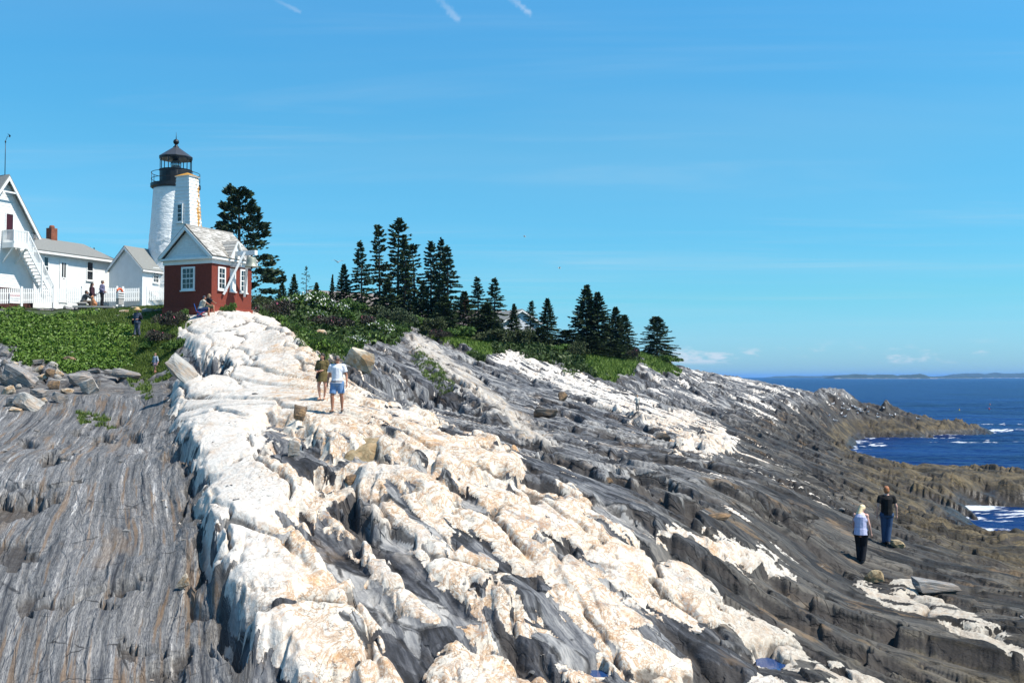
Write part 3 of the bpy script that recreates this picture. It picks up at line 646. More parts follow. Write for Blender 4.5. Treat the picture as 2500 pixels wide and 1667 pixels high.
soil = nt.mix(nt.step(fe, 0.3, 0.7), (0.018, 0.030, 0.008), (0.045, 0.075, 0.018))
gm = nt.step(nt.math('ADD', ag, nt.math('MULTIPLY', nt.math('SUBTRACT', fe, 0.5), 0.6)), 0.45, 0.60, True)
base = nt.mix(gm, base, soil)
nt.put(b.inputs['Base Color'], base)
nt.put(b.inputs['Roughness'], nt.math('SUBTRACT', 0.85, nt.math('MULTIPLY', blk, 0.45)))
b.inputs['Specular IOR Level'].default_value = 0.35
bh = nt.math('ADD', nt.math('MULTIPLY', fb, 0.35), nt.math('ADD', nt.math('MULTIPLY', fc, 0.06), nt.math('MULTIPLY', fe, 0.6)))
bh = nt.math('SUBTRACT', bh, nt.math('MULTIPLY', hair, 0.5))
gsel = nt.math('SUBTRACT', 1.0, nt.math('MULTIPLY', wm, 0.95))
bh = nt.math('ADD', bh, nt.math('MULTIPLY', nt.math('MULTIPLY', gsel, nt.math('SUBTRACT', 1.0, nt.math('MULTIPLY', al, 0.75))), nt.math('ADD', nt.math('MULTIPLY', sa1, 1.1), nt.math('MULTIPLY', sa2, 0.7))))
bh = nt.math('SUBTRACT', bh, nt.math('MULTIPLY', nt.math('MULTIPLY', gsel, joint), 0.8))
nt.put(b.inputs['Normal'], nt.bump(bh, 0.05, 0.85))
MAT_ROCK = m
ledge = link('rock_ledge', tm, MAT_ROCK); tag(ledge, kind='structure')

# ------------------------------------------------------------------ sea
SA = np.concatenate([np.linspace(-1.2, -0.1, 30, endpoint=False), np.linspace(-0.1, 0.6, 520), np.linspace(0.62, 1.6, 24)])
SLN = np.concatenate([np.linspace(math.log(20), math.log(45), 16, endpoint=False), np.linspace(math.log(45), math.log(500), 520, endpoint=False), np.linspace(math.log(500), math.log(30000), 60)])
sa, sl = np.meshgrid(SA, SLN); sy = np.exp(sl); sx = sa * sy
x32 = sx.astype(np.float32); y32 = sy.astype(np.float32)
wxd, wyd = 0.35, 0.94                                # waves run towards the shore
wc = x32 * wxd + y32 * wyd; wp = x32 * wyd - y32 * wxd
near = sst(600 - sy, 0, 350)
hs = (0.20 * gnoise(wc / 6.5, wp / 16, 500) + 0.11 * gnoise(wc / 2.6, wp / 6, 501) + 0.06 * (1 - 2 * np.abs(gnoise(wc / 1.3, wp / 2.4, 502)))) * near
gzs = ground_v(np.clip(sx, None, 1e9), np.clip(sy, 2.4, 199))
inr = (sy < 195) & (np.abs(sa) < 0.9)
dep = np.where(inr, -gzs, 12.0)
foam = 0.8 * sst(dep, 1.1, 0.1) * sst(gnoise(wc / 1.7, wp / 5.0, 510) + 0.6 * gnoise(x32 / 0.7, y32 / 1.4, 511), -0.30, 0.35)
def blob(px, py, rx, ry):
    a, b_ = ray(px, py); Y = -CAMZ / b_; return np.exp(-(((sx - a * Y) / rx) ** 2 + ((sy - Y) / ry) ** 2))
wash = blob(2400, 1050, 9, 7) * 1.3 + blob(2230, 1066, 7, 4) * 1.1 + blob(2380, 1078, 9, 2.4) + blob(2090, 1080, 3.5, 3) + blob(2430, 1036, 6, 4) + blob(2400, 1240, 3.0, 2.0) * 1.1 + blob(2500, 1262, 3, 2.5) * 1.1 + blob(2150, 1086, 3, 2) * 0.8
foam = np.maximum(foam, sst(wash + 0.75 * gnoise(wp / 3.4, wc / 0.9, 515) + 0.4 * gnoise(wp / 1.1, wc / 0.4, 516), 0.62, 1.25) * sst(wash, 0.12, 0.5))
foam = np.maximum(foam, 0.55 * sst(gnoise(wc / 1.5, wp / 5, 520) + 0.5 * gnoise(wc / 9, wp / 20, 521), 0.92, 1.1) * near)
hs = hs * (1 + 0.6 * foam)
sm = np_mesh('sea', np.stack([sx, sy, hs], -1).reshape(-1, 3), (lambda I: np.stack([I[:-1, :-1], I[:-1, 1:], I[1:, 1:], I[1:, :-1]], -1).reshape(-1, 4))(np.arange(sx.size, dtype=np.int32).reshape(sx.shape)), smooth=True)
fattr(sm, 'm_foam', foam)
m, nt, b = new_mat('sea water')
pos = nt.node('ShaderNodeNewGeometry').outputs['Position']
af = nt.node('ShaderNodeAttribute', attribute_name='m_foam').outputs['Fac']
w1 = nt.noise(nt.mul(pos, (0.35, 0.9, 1)), 0.9, 6.0, 0.62); w2 = nt.noise(nt.mul(pos, (0.03, 0.09, 1)), 0.8, 5.0, 0.6)
w3 = nt.noise(nt.mul(pos, (0.012, 0.05, 1)), 1.0, 8.0, 0.75)
wcx = nt.mix(nt.step(nt.math('ADD', nt.math('MULTIPLY', w2, 0.5), nt.math('MULTIPLY', w3, 0.5)), 0.40, 0.62), (0.001, 0.007, 0.045), (0.008, 0.036, 0.150))  # light and dark of the waves put into the water colour as streaks
fm = nt.math('MULTIPLY', nt.step(nt.math('ADD', af, nt.math('MULTIPLY', nt.math('SUBTRACT', nt.noise(nt.mul(pos, (0.8, 1.6, 1)), 1.7, 6.0, 0.75), 0.5), 2.0)), 0.50, 0.95, True), nt.step(af, 0.02, 0.2))
nt.put(b.inputs['Base Color'], nt.mix(nt.math('MULTIPLY', fm, 0.85), wcx, (0.62, 0.66, 0.70, 1)))
nt.put(b.inputs['Roughness'], nt.math('ADD', 0.30, nt.math('MULTIPLY', fm, 0.5)))
b.inputs['IOR'].default_value = 1.33; b.inputs['Specular IOR Level'].default_value = 0.05
nt.put(b.inputs['Normal'], nt.bump(nt.math('ADD', w1, nt.math('MULTIPLY', w2, 2.0)), 0.55, 1.0))
sea = link('sea', sm, m); tag(sea, kind='structure')
# tide pools
m, nt, b = new_mat('still pool water')
b.inputs['Base Color'].default_value = (0.012, 0.045, 0.15, 1); b.inputs['Roughness'].default_value = 0.03; b.inputs['IOR'].default_value = 1.33
pp = nt.node('ShaderNodeNewGeometry').outputs['Position']
nt.put(b.inputs['Normal'], nt.bump(nt.noise(pp, 6.0, 3.0), 0.004, 1.0))
MAT_POOL = m
for (x, y, z, rx, ry) in POOL_AT:
    n = 28; vs = [(x, y, z)] + [(x + rx * cos(t * 2 * pi / n), y + ry * sin(t * 2 * pi / n), z) for t in range(n)]
    fs = [(0, 1 + t, 1 + (t + 1) % n) for t in range(n)]
    tag(link('tide_pool', np_mesh('tide_pool', vs, fs), MAT_POOL), kind='structure')
# ------------------------------------------------------------------ building kit
E1 = Vector((0.413, 0.911, 0)); E2 = Vector((-0.911, 0.413, 0)); RZ = atan2(0.911, 0.413)
def quad_obj(name, vs, fs, mat, parent=None, smooth=False):
    m = bpy.data.meshes.new(name); m.from_pydata([tuple(v) for v in vs], [], fs); m.update()
    if smooth:
        for p in m.polygons: p.use_smooth = True
    return link(name, m, mat, parent)
BOXF = [(0, 3, 2, 1), (4, 5, 6, 7), (0, 1, 5, 4), (1, 2, 6, 5), (2, 3, 7, 6), (3, 0, 4, 7)]
def box(name, x0, x1, y0, y1, z0, z1, mat, parent=None):
    x0, x1 = sorted((x0, x1)); y0, y1 = sorted((y0, y1)); z0, z1 = sorted((z0, z1))
    return quad_obj(name, [(x0, y0, z0), (x1, y0, z0), (x1, y1, z0), (x0, y1, z0), (x0, y0, z1), (x1, y0, z1), (x1, y1, z1), (x0, y1, z1)], BOXF, mat, parent)
def fbox(name, face, off, t0, t1, o0, o1, z0, z1, mat, parent=None):
    """box on a wall. face S: wall y=off seen from -y, t runs along x. face F: wall x=off seen from -x, t runs along y. o: outward"""
    if face == 'S': return box(name, t0, t1, off - o1, off - o0, z0, z1, mat, parent)
    return box(name, off - o1, off - o0, t0, t1, z0, z1, mat, parent)
def beam(name, p, q, w, h, mat, parent=None, up=(0, 0, 1)):
    p = Vector(p); q = Vector(q); d = (q - p).normalized(); r = d.cross(Vector(up))
    if r.length < 1e-4: r = d.cross(Vector((0, 1, 0)))
    r.normalize(); u = r.cross(d); r *= w / 2; u *= h / 2
    return quad_obj(name, [p - r - u, p + r - u, p + r + u, p - r + u, q - r - u, q + r - u, q + r + u, q - r + u], BOXF, mat, parent)
def prism(name, poly, axis, a0, a1, mat, parent=None):
    """poly: 2-D outline; axis 'x' -> points are (y,z); axis 'y' -> (x,z); axis 'z' -> (x,y)"""
    f = {'x': lambda a, p: (a, p[0], p[1]), 'y': lambda a, p: (p[0], a, p[1]), 'z': lambda a, p: (p[0], p[1], a)}[axis]
    n = len(poly); vs = [f(a0, p) for p in poly] + [f(a1, p) for p in poly]
    fs = [tuple(range(n)), tuple(range(2 * n - 1, n - 1, -1))] + [(i, i + n, (i + 1) % n + n, (i + 1) % n) for i in range(n)]
    o = quad_obj(name, vs, fs, mat, parent)
    bm = bmesh.new(); bm.from_mesh(o.data); bmesh.ops.recalc_face_normals(bm, faces=bm.faces); bm.to_mesh(o.data); bm.free()
    return o
def lathe_mesh(name, prof, n=24, smooth=True, ang0=0.0):
    vs = []; fs = []
    for r, z in prof:
        for i in range(n): t = ang0 + 2 * pi * i / n; vs.append((r * cos(t), r * sin(t), z))
    for k in range(len(prof) - 1):
        for i in range(n): fs.append((k * n + i, k * n + (i + 1) % n, (k + 1) * n + (i + 1) % n, (k + 1) * n + i))
    if prof[0][0] > 1e-4: fs.append(tuple(range(n - 1, -1, -1)))
    if prof[-1][0] > 1e-4: fs.append(tuple(range((len(prof) - 1) * n, len(prof) * n)))
    m = bpy.data.meshes.new(name); m.from_pydata(vs, [], fs); m.update()
    if smooth:
        for p in m.polygons: p.use_smooth = len(p.vertices) == 4
    return m
def lathe(name, prof, mat, parent=None, n=24, smooth=True, loc=None, ang0=0.0):
    return link(name, lathe_mesh(name, prof, n, smooth, ang0), mat, parent, loc)
def tube(name, pts, r, mat, parent=None, n=8, closed=False):
    pts = [Vector(p) for p in pts]; N = len(pts); vs = []; fs = []
    rr = r if isinstance(r, (list, tuple)) else [r] * N
    for i, p in enumerate(pts):
        a = pts[i - 1] if (i > 0 or closed) else p; b_ = pts[(i + 1) % N] if (i < N - 1 or closed) else p
        d = (b_ - a).normalized(); s = d.cross(Vector((0, 0, 1)))
        if s.length < 1e-3: s = d.cross(Vector((1, 0, 0)))
        s.normalize(); u = s.cross(d)
        for k in range(n): t = 2 * pi * k / n; vs.append(p + (s * cos(t) + u * sin(t)) * rr[i])
    for i in range(N if closed else N - 1):
        j = (i + 1) % N
        for k in range(n): fs.append((i * n + k, i * n + (k + 1) % n, j * n + (k + 1) % n, j * n + k))
    if not closed: fs.append(tuple(range(n - 1, -1, -1))); fs.append(tuple(range((N - 1) * n, N * n)))
    return quad_obj(name, vs, fs, mat, parent, smooth=True)

M = {}
M['white'] = simple_mat('white paint', (0.74, 0.74, 0.72), 0.55, 0.05, 3.0)
M['white2'] = simple_mat('chalky white paint', (0.68, 0.69, 0.68), 0.7, 0.07, 5.0, 0.004)
M['black'] = simple_mat('black ironwork', (0.012, 0.013, 0.015), 0.45, 0.2, 5.0)
M['redbrick'] = simple_mat('red painted wall', (0.175, 0.034, 0.020), 0.95, 0.16, 7.0, 0.01)
M['redbase'] = simple_mat('red painted footing', (0.23, 0.046, 0.028), 0.95, 0.2, 5.0, 0.03)
M['brick'] = simple_mat('old red brick', (0.22, 0.075, 0.04), 0.85, 0.3, 9.0, 0.01)
M['asphalt'] = simple_mat('grey asphalt shingle', (0.19, 0.195, 0.185), 0.9, 0.25, 14.0, 0.008, stretch=(1, 1, 3))
M['shingle'] = simple_mat('weathered cedar shingle', (0.34, 0.32, 0.29), 0.85, 0.22, 7.0, 0.006)
M['shingle2'] = simple_mat('pale cedar shingle', (0.44, 0.42, 0.385), 0.85, 0.2, 6.0, 0.006)
M['shingle3'] = simple_mat('dark cedar shingle', (0.25, 0.235, 0.21), 0.85, 0.2, 8.0, 0.006)
M['pane'] = simple_mat('window glass', (0.012, 0.016, 0.02), 0.06, 0.1, 2.0, spec=0.7)
M['maroon'] = simple_mat('maroon door paint', (0.05, 0.008, 0.012), 0.4, 0.1)
M['darkred'] = simple_mat('dark red foundation', (0.055, 0.018, 0.015), 0.8, 0.2)
M['bronze'] = simple_mat('bell bronze grey green', (0.30, 0.31, 0.25), 0.5, 0.15, 4.0, metallic=0.3)
M['concrete'] = simple_mat('grey concrete', (0.34, 0.33, 0.31), 0.85, 0.15, 6.0, 0.006)
M['wood'] = simple_mat('bare grey wood', (0.30, 0.27, 0.23), 0.85, 0.2, 8.0, 0.005)
M['orange'] = simple_mat('orange life ring', (0.62, 0.10, 0.02), 0.5, 0.1)
M['orangelichen'] = simple_mat('orange lichen crust', (0.42, 0.21, 0.03), 0.9, 0.3, 9.0, 0.01)
# clapboards with orange lichen growing along the seaward edge of the tall tower
m, nt, b = new_mat('lichened clapboard')
pos = nt.node('ShaderNodeNewGeometry').outputs['Position']; oc = nt.node('ShaderNodeTexCoord').outputs['Object']
ln_ = nt.noise(nt.mul(pos, (1, 1, 0.45)), 2.6, 6.0, 0.75)
sx = nt.node('ShaderNodeSeparateXYZ'); nt.put(sx.inputs[0], oc)
edge = nt.math('MULTIPLY', nt.step(sx.outputs[0], 0.00, 0.22, True), nt.math('MULTIPLY', nt.step(sx.outputs[2], 2.6, 5.5), nt.step(sx.outputs[1], 0.3, -0.2)))
lm = nt.step(nt.math('ADD', ln_, nt.math('MULTIPLY', edge, 0.16)), 0.58, 0.66, True)
nt.put(b.inputs['Base Color'], nt.mix(nt.math('MULTIPLY', lm, edge), (0.78, 0.78, 0.75), nt.mix(ln_, (0.30, 0.13, 0.02), (0.62, 0.33, 0.06))))
b.inputs['Roughness'].default_value = 0.7
M['lichenboard'] = m
# whitewashed rubble
m, nt, b = new_mat('whitewashed rubble stone')
oc = nt.node('ShaderNodeTexCoord').outputs['Object']
n1_ = nt.noise(oc, 2.2, 5.0, 0.6); n2_ = nt.noise(nt.mul(oc, (1, 1, 2.0)), 3.2, 4.0, 0.6)
nt.put(b.inputs['Base Color'], nt.ramp(n1_, [(0.3, (0.72, 0.72, 0.70)), (0.7, (0.84, 0.84, 0.82))])); b.inputs['Roughness'].default_value = 0.75
nt.put(b.inputs['Normal'], nt.bump(n2_, 0.10, 0.7)); M['rubble'] = m
M['plaster'] = simple_mat('white plaster', (0.76, 0.76, 0.75), 0.8, 0.06, 1.6, 0.01)
m, nt, b = new_mat('lantern glass'); b.inputs['Base Color'].default_value = (0.9, 0.95, 0.97, 1); b.inputs['Roughness'].default_value = 0.02
b.inputs['Transmission Weight'].default_value = 1.0; b.inputs['IOR'].default_value = 1.02; M['glass'] = m
m, nt, b = new_mat('lens glass'); b.inputs['Base Color'].default_value = (0.35, 0.42, 0.45, 1); b.inputs['Roughness'].default_value = 0.05
b.inputs['Metallic'].default_value = 0.6; M['lens'] = m

def t_of(O, px, out=0.0, face='S'):
    a = (px - 1250.0) / FPX / (CP)            # near the horizon the pitch hardly matters
    if face == 'S':
        P = O - E2 * out
        return (P.x - a * P.y) / (a * E1.y - E1.x)
    P = O - E1 * out
    return (P.x - a * P.y) / (a * E2.y - E2.x)
def z_of(O, t, py, out=0.0, face='S'):
    P = O + (E1 * t - E2 * out if face == 'S' else E2 * t - E1 * out)
    a, b_ = ray(1250, py)
    return CAMZ + b_ * P.y - O.z

def window(parent, face, off, t0, t1, z0, z1, cols=2, rows=2, fr=0.07, sill=True, mat='white', name='window', panes=True, deep=0.05):
    w = fbox(name, face, off, t0, t1, 0.0, 0.02, z0, z1, M['pane'] if panes else M[mat], parent)
    def c(nm, a0, a1, o0, o1, b0, b1, mt=M[mat]): fbox(nm, face, off, a0, a1, o0, o1, b0, b1, mt, w)
    c('frame', t0 - fr, t0, 0.0, deep, z0 - fr, z1 + fr); c('frame', t1, t1 + fr, 0.0, deep, z0 - fr, z1 + fr)
    c('frame', t0, t1, 0.0, deep, z1, z1 + fr); c('frame', t0, t1, 0.0, deep, z0 - fr, z0)
    if sill: c('sill', t0 - fr - 0.04, t1 + fr + 0.04, 0.0, deep + 0.06, z0 - fr - 0.07, z0 - fr)
    for i in range(1, cols): x = t0 + (t1 - t0) * i / cols; c('glazing_bar', x - 0.012, x + 0.012, 0.02, 0.035, z0, z1)
    for j in range(1, rows):
        z = z0 + (z1 - z0) * j / rows; hw = 0.03 if j == rows // 2 else 0.012
        c('glazing_bar', t0, t1, 0.02, 0.037, z - hw, z + hw)
    return w

def claps(parent, face, off, t0f, t1f, z0, z1, pitch, mat, name='clapboard', out=0.022, holes=()):
    """one board after another; t0f/t1f give the ends at a height; boards stop at openings"""
    n = max(1, int(round((z1 - z0) / pitch))); ph = (z1 - z0) / n
    for i in range(n):
        za = z0 + i * ph; zb_ = za + ph; zm = (za + zb_) / 2
        a0, a1, b0, b1 = t0f(za), t1f(za), t0f(zb_), t1f(zb_)
        if a1 - a0 < 0.05: continue
        segs = [(a0, a1, b0, b1)]
        for (h0, h1, k0, k1) in holes:
            if k0 < zm < k1:
                ns = []
                for (p, q, r, s) in segs:
                    if q <= h0 or p >= h1: ns.append((p, q, r, s)); continue
                    if p < h0: ns.append((p, h0, r, h0))
                    if q > h1: ns.append((h1, q, h1, s))
                segs = ns
        for (p, q, r, s) in segs:
            if q - p < 0.03: continue
            r = min(r, s - 0.01)
            if face == 'S': vs = [(p, off - out, za), (q, off - out, za), (s, off - 0.004, zb_), (r, off - 0.004, zb_), (p, off + 0.01, za), (q, off + 0.01, za), (s, off + 0.01, zb_), (r, off + 0.01, zb_)]
            else: vs = [(off - out, q, za), (off - out, p, za), (off - 0.004, r, zb_), (off - 0.004, s, zb_), (off + 0.01, q, za), (off + 0.01, p, za), (off + 0.01, r, zb_), (off + 0.01, s, zb_)]
            quad_obj(name, vs, [(0, 1, 2, 3), (5, 4, 7, 6), (0, 4, 5, 1), (1, 5, 6, 2), (3, 2, 6, 7), (0, 3, 7, 4)], mat, parent)

def shingle_slope(parent, P0, U, V, lu, lv, rows, per, mats, name='shingle', clip=None, thick=0.02):
    """overlapping shingles on a roof plane: P0 eave corner, U along the eave, V up the slope (unit), N outward"""
    P0 = Vector(P0); U = Vector(U); V = Vector(V); N = U.cross(V).normalized()
    if N.z < 0: N = -N
    rng = random.Random(int(P0.x * 100) + rows)
    cache = {}
    h = lv / rows
    for r in range(rows):
        x = -rng.random() * per
        while x < lu:
            w = per * rng.choice((0.8, 1.0, 1.0, 1.2)); a = max(0, x); b_ = min(lu, x + w - 0.012); x += w
            if b_ - a < 0.05: continue
            if clip and clip((a + b_) / 2, (r + 0.5) * h): continue
            wk = round(b_ - a, 2)
            if wk not in cache:
                ms = []
                for mt in mats:
                    me = bpy.data.meshes.new(name)
                    hh_ = h * 1.12; A_ = [Vector((0, 0, 0)), U * wk, U * wk + V * hh_, V * hh_]
                    vs = [p + N * (thick if k < 2 else 0.004) for k, p in enumerate(A_)] + [p - N * 0.0 + N * (0.001 if k < 2 else -0.004) for k, p in enumerate(A_)]
                    me.from_pydata([tuple(v) for v in vs], [], [(0, 1, 2, 3), (7, 6, 5, 4), (0, 4, 5, 1), (1, 5, 6, 2), (2, 6, 7, 3), (3, 7, 4, 0)]); me.update()
                    me.materials.append(mt); ms.append(me)
                cache[wk] = ms
            o = bpy.data.objects.new(name, rng.choice(cache[wk])); COL.objects.link(o); o.parent = parent
            o.location = P0 + U * a + V * (r * h + rng.uniform(-0.012, 0.012)) + N * 0.012

# ------------------------------------------------------------------ red bell house
O = W(516, 757, 60.0); O.z -= 0.15; BW = 3.63
bell_house = empty('bell_house', O, RZ)
tag(bell_house, 'small red bell house with white gables and shingle roof on top of the pale rocks', 'building')
H1 = z_of(O, 0, 643); H2 = z_of(O, 0, 627); OV = 0.26; HA = z_of(O, BW / 2, 553, 0, 'F')
box('wall', 0, BW, 0, BW, 0.0, H1 + 0.02, M['redbrick'], bell_house)
box('plinth', -0.07, BW + 0.07, -0.07, BW + 0.07, -1.2, 0.36, M['redbase'], bell_house)
box('frieze', -0.06, BW + 0.06, -0.06, BW + 0.06, H1 + 0.02, H2 - 0.12, M['white'], bell_house)
box('cornice', -OV, BW + OV, -OV, BW + OV, H2 - 0.12, H2, M['white'], bell_house)
mid = BW / 2; rise = HA - H2; half = mid + OV
prism('gable', [(-OV + 0.22, H2), (mid, HA - 0.22), (BW + OV - 0.22, H2)], 'x', -0.02, 0.10, M['white2'], bell_house)
prism('gable', [(-OV + 0.22, H2), (mid, HA - 0.22), (BW + OV - 0.22, H2)], 'x', BW - 0.10, BW + 0.02, M['white2'], bell_house)
sl = rise / half
claps(bell_house, 'F', -0.02, lambda z: -OV + 0.24 + (z - H2) / sl, lambda z: BW + OV - 0.24 - (z - H2) / sl, H2 + 0.02, HA - 0.30, 0.15, M['white2'])
for sgn in (0, 1):
    ya, yb_ = (-OV, mid) if sgn == 0 else (BW + OV, mid)
    prism('roof_slope', [(ya, H2), (mid, HA), (mid, HA + 0.07), (ya - (0.04 if sgn == 0 else -0.04), H2 + 0.04)], 'x', -OV - 0.02, BW + OV + 0.02, M['shingle3'], bell_house)
    d = 1 if sgn == 0 else -1
    for xx in (-OV - 0.05, BW + OV - 0.01):
        prism('barge_board', [(ya, H2 + 0.002), (mid, HA - 0.003), (mid, HA - 0.24), (ya + d * 0.26, H2 + 0.002)], 'x', xx, xx + 0.06, M['white'], bell_house)
L_ = sqrt(rise ** 2 + half ** 2); Vs = Vector((0, half / L_, rise / L_)); DT, DHW = 1.85, 0.62
DZ = z_of(O, DT, 590)
shingle_slope(bell_house, (-OV - 0.02, -OV - 0.03, H2 + 0.065), (1, 0, 0), Vs, BW + 2 * OV + 0.04, L_ + 0.02, 14, 0.42, [M['shingle'], M['shingle2'], M['shingle3']],
              clip=lambda u, v: abs(u - OV - DT) < DHW * max(0, 1 - v / L_ * (HA - H2) / (DZ - H2)) * 1.0)
box('ridge_cap', -OV - 0.03, BW + OV + 0.03, mid - 0.09, mid + 0.09, HA + 0.06, HA + 0.12, M['shingle'], bell_house)
# dormer over the bell beam
yb2 = -OV + (DZ - H2) / sl
prism('dormer_front', [(DT - DHW + 0.05, H2 + 0.02), (DT, DZ - 0.04), (DT + DHW - 0.05, H2 + 0.02)], 'y', -OV - 0.02, -OV + 0.06, M['white'], bell_house)
for s in (-1, 1):
    P0 = Vector((DT, -OV - 0.10, DZ)); P1 = Vector((DT + s * DHW, -OV - 0.10, H2 + 0.03)); P2 = Vector((DT, yb2, DZ))
    n = (P1 - P0).cross(P2 - P0).normalized(); n = n if n.z > 0 else -n
    quad_obj('dormer_roof', [P0, P1, P2, P0 + n * 0.05, P1 + n * 0.05, P2 + n * 0.05], [(0, 1, 2), (5, 4, 3), (0, 3, 4, 1), (1, 4, 5, 2), (2, 5, 3, 0)], M['shingle'], bell_house)
    u = (P1 - P0); lu_ = u.length; u = u.normalized()
    for r in range(6):
        q0 = P0 + (P1 - P0) * (r / 6); q1 = P0 + (P1 - P0) * ((r + 1.1) / 6)
        b0 = q0 + (P2 - P0) * (1 - r / 6); b1 = q1 + (P2 - P0) * max(0.02, (1 - (r + 1.1) / 6))
        quad_obj('shingle', [q0 + n * 0.055, q1 + n * 0.075, b1 + n * 0.075, b0 + n * 0.055, q1 + n * 0.05, b1 + n * 0.05], [(0, 1, 2, 3), (1, 4, 5, 2)], [M['shingle'], M['shingle2']][r % 2], bell_house)
    beam('dormer_trim', (DT, -OV - 0.13, DZ - 0.02), (DT + s * DHW, -OV - 0.13, H2 + 0.05), 0.05, 0.12, M['white'], bell_house, up=(0, 1, 0))
# windows and the boarded door
window(bell_house, 'F', 0, 1.36, 2.16, z_of(O, 1.7, 704, 0, 'F'), z_of(O, 1.7, 656, 0, 'F'), 3, 4, 0.11)
window(bell_house, 'S', 0, 0.62, 1.10, z_of(O, 0.9, 704), z_of(O, 0.9, 656), 2, 4, 0.10)
window(bell_house, 'S', 0, 1.68, 2.02, z_of(O, 1.9, 708), z_of(O, 1.9, 660), 1, 1, 0.09, name='boarded_opening', panes=False)
window(bell_house, 'S', 0, 2.62, 3.08, z_of(O, 2.85, 711), z_of(O, 2.85, 662), 2, 4, 0.10)
# bell beam, brackets
ZB = z_of(O, DT, 618, 1.2)
box('bell_beam', DT - 0.13, DT + 0.13, -1.75, -OV + 0.05, ZB - 0.14, ZB + 0.14, M['white'], bell_house)
beam('brace', (DT - 0.16, -1.02, ZB + 0.02), (0.92, -0.12, z_of(O, 0.92, 719, 0.12)), 0.13, 0.13, M['white'], bell_house)
beam('brace', (DT + 0.16, -1.02, ZB + 0.02), (2.82, -0.12, z_of(O, 2.82, 724, 0.12)), 0.13, 0.13, M['white'], bell_house)
box('bracket_block', DT - 0.22, DT + 0.22, -0.5, -0.02, H1 - 0.05, H1 + 0.14, M['white'], bell_house)
bz = ZB - 0.14
bell = lathe('fog_bell', [(0.03, 0.0), (0.10, -0.02), (0.22, -0.06), (0.265, -0.15), (0.28, -0.34), (0.31, -0.50), (0.38, -0.62), (0.41, -0.67), (0.385, -0.68), (0.30, -0.60), (0.02, -0.2)], M['bronze'], None, 28, True, (0, 0, 0))
bell.location = O + E1 * DT - E2 * 1.42 + Vector((0, 0, bz - 0.05)); bell.rotation_euler = (0, 0, RZ)
tag(bell, 'grey green bronze fog bell hanging from the white beam of the red bell house', 'bell')
lathe('hanger', [(0.03, -0.02), (0.05, 0.0), (0.05, 0.06)], M['black'], bell, 10)
lathe('clapper', [(0.02, -0.3), (0.03, -0.66), (0.06, -0.70), (0.05, -0.76), (0.01, -0.78)], M['black'], bell, 10)

# ------------------------------------------------------------------ tall white tower with clapboards (weight tower of the bell)
OT = W(454, 752, 66.0); gz0 = ground(OT.x, OT.y); zt_top = W(454, 431, 65.6).z
tower = empty('weight_tower', (OT.x, OT.y, OT.z), RZ)
tag(tower, 'tall narrow white clapboard tower tapering upward, stained orange, behind the red bell house', 'tower')
TH = zt_top - OT.z; b1, b2, a1, a2 = 0.70, 1.10, 0.41, 0.50
def hx(z): return b1 + (a1 - b1) * z / TH
def hy(z): return b2 + (a2 - b2) * z / TH
zb0 = -1.0
quad_obj('core', [(-hx(zb0), -hy(zb0), zb0), (hx(zb0), -hy(zb0), zb0), (hx(zb0), hy(zb0), zb0), (-hx(zb0), hy(zb0), zb0), (-hx(TH), -hy(TH), TH), (hx(TH), -hy(TH), TH), (hx(TH), hy(TH), TH), (-hx(TH), hy(TH), TH)], BOXF, M['white2'], tower)
nb = 37; ph = TH / nb
for i in range(nb):
    za, zc_ = i * ph, (i + 1) * ph; o = 0.04
    A, B, C_, D = hx(za) + o, hy(za) + o, hx(zc_) + 0.012, hy(zc_) + 0.012
    for (q, mt) in (([(-A, B, za), (-A, -B, za), (-C_, -D, zc_), (-C_, D, zc_)], M['white']), ([(-A, -B, za), (A, -B, za), (C_, -D, zc_), (-C_, -D, zc_)], M['lichenboard']),
              ([(A, -B, za), (A, B, za), (C_, D, zc_), (C_, -D, zc_)], M['white']), ([(A, B, za), (-A, B, za), (-C_, D, zc_), (C_, D, zc_)], M['white'])):
        n = (Vector(q[1]) - Vector(q[0])).cross(Vector((0, 0, 1))).normalized() * -0.03
        # lower lip turned in so that the board casts its own shadow line
        quad_obj('clapboard', [*q, tuple(Vector(q[0]) + n), tuple(Vector(q[1]) + n)], [(0, 1, 2, 3), (0, 4, 5, 1)], mt, tower)
quad_obj('cap', [(-0.50, -0.60, TH), (0.50, -0.60, TH), (0.50, 0.60, TH), (-0.50, 0.60, TH), (-0.50, -0.60, TH + 0.05), (0.50, -0.60, TH + 0.05), (0.50, 0.60, TH + 0.05), (-0.50, 0.60, TH + 0.05)], BOXF, M['white'], tower)
quad_obj('roof', [(-0.52, -0.62, TH + 0.05), (0.52, -0.62, TH + 0.05), (0.52, 0.62, TH + 0.05), (-0.52, 0.62, TH + 0.05), (0, 0, TH + 0.33)], [(0, 3, 2, 1), (0, 1, 4), (1, 2, 4), (2, 3, 4), (3, 0, 4)], M['orangelichen'], tower)
zw0, zw1 = W(440, 537, 65).z - OT.z, W(440, 497, 65).z - OT.z
xo = -(hx((zw0 + zw1) / 2) + 0.05)
wn_ = window(tower, 'F', xo, -0.08, 0.24, zw0, zw1, 1, 4, 0.09, deep=0.07)
wn_.rotation_euler = (0, 0, 0)

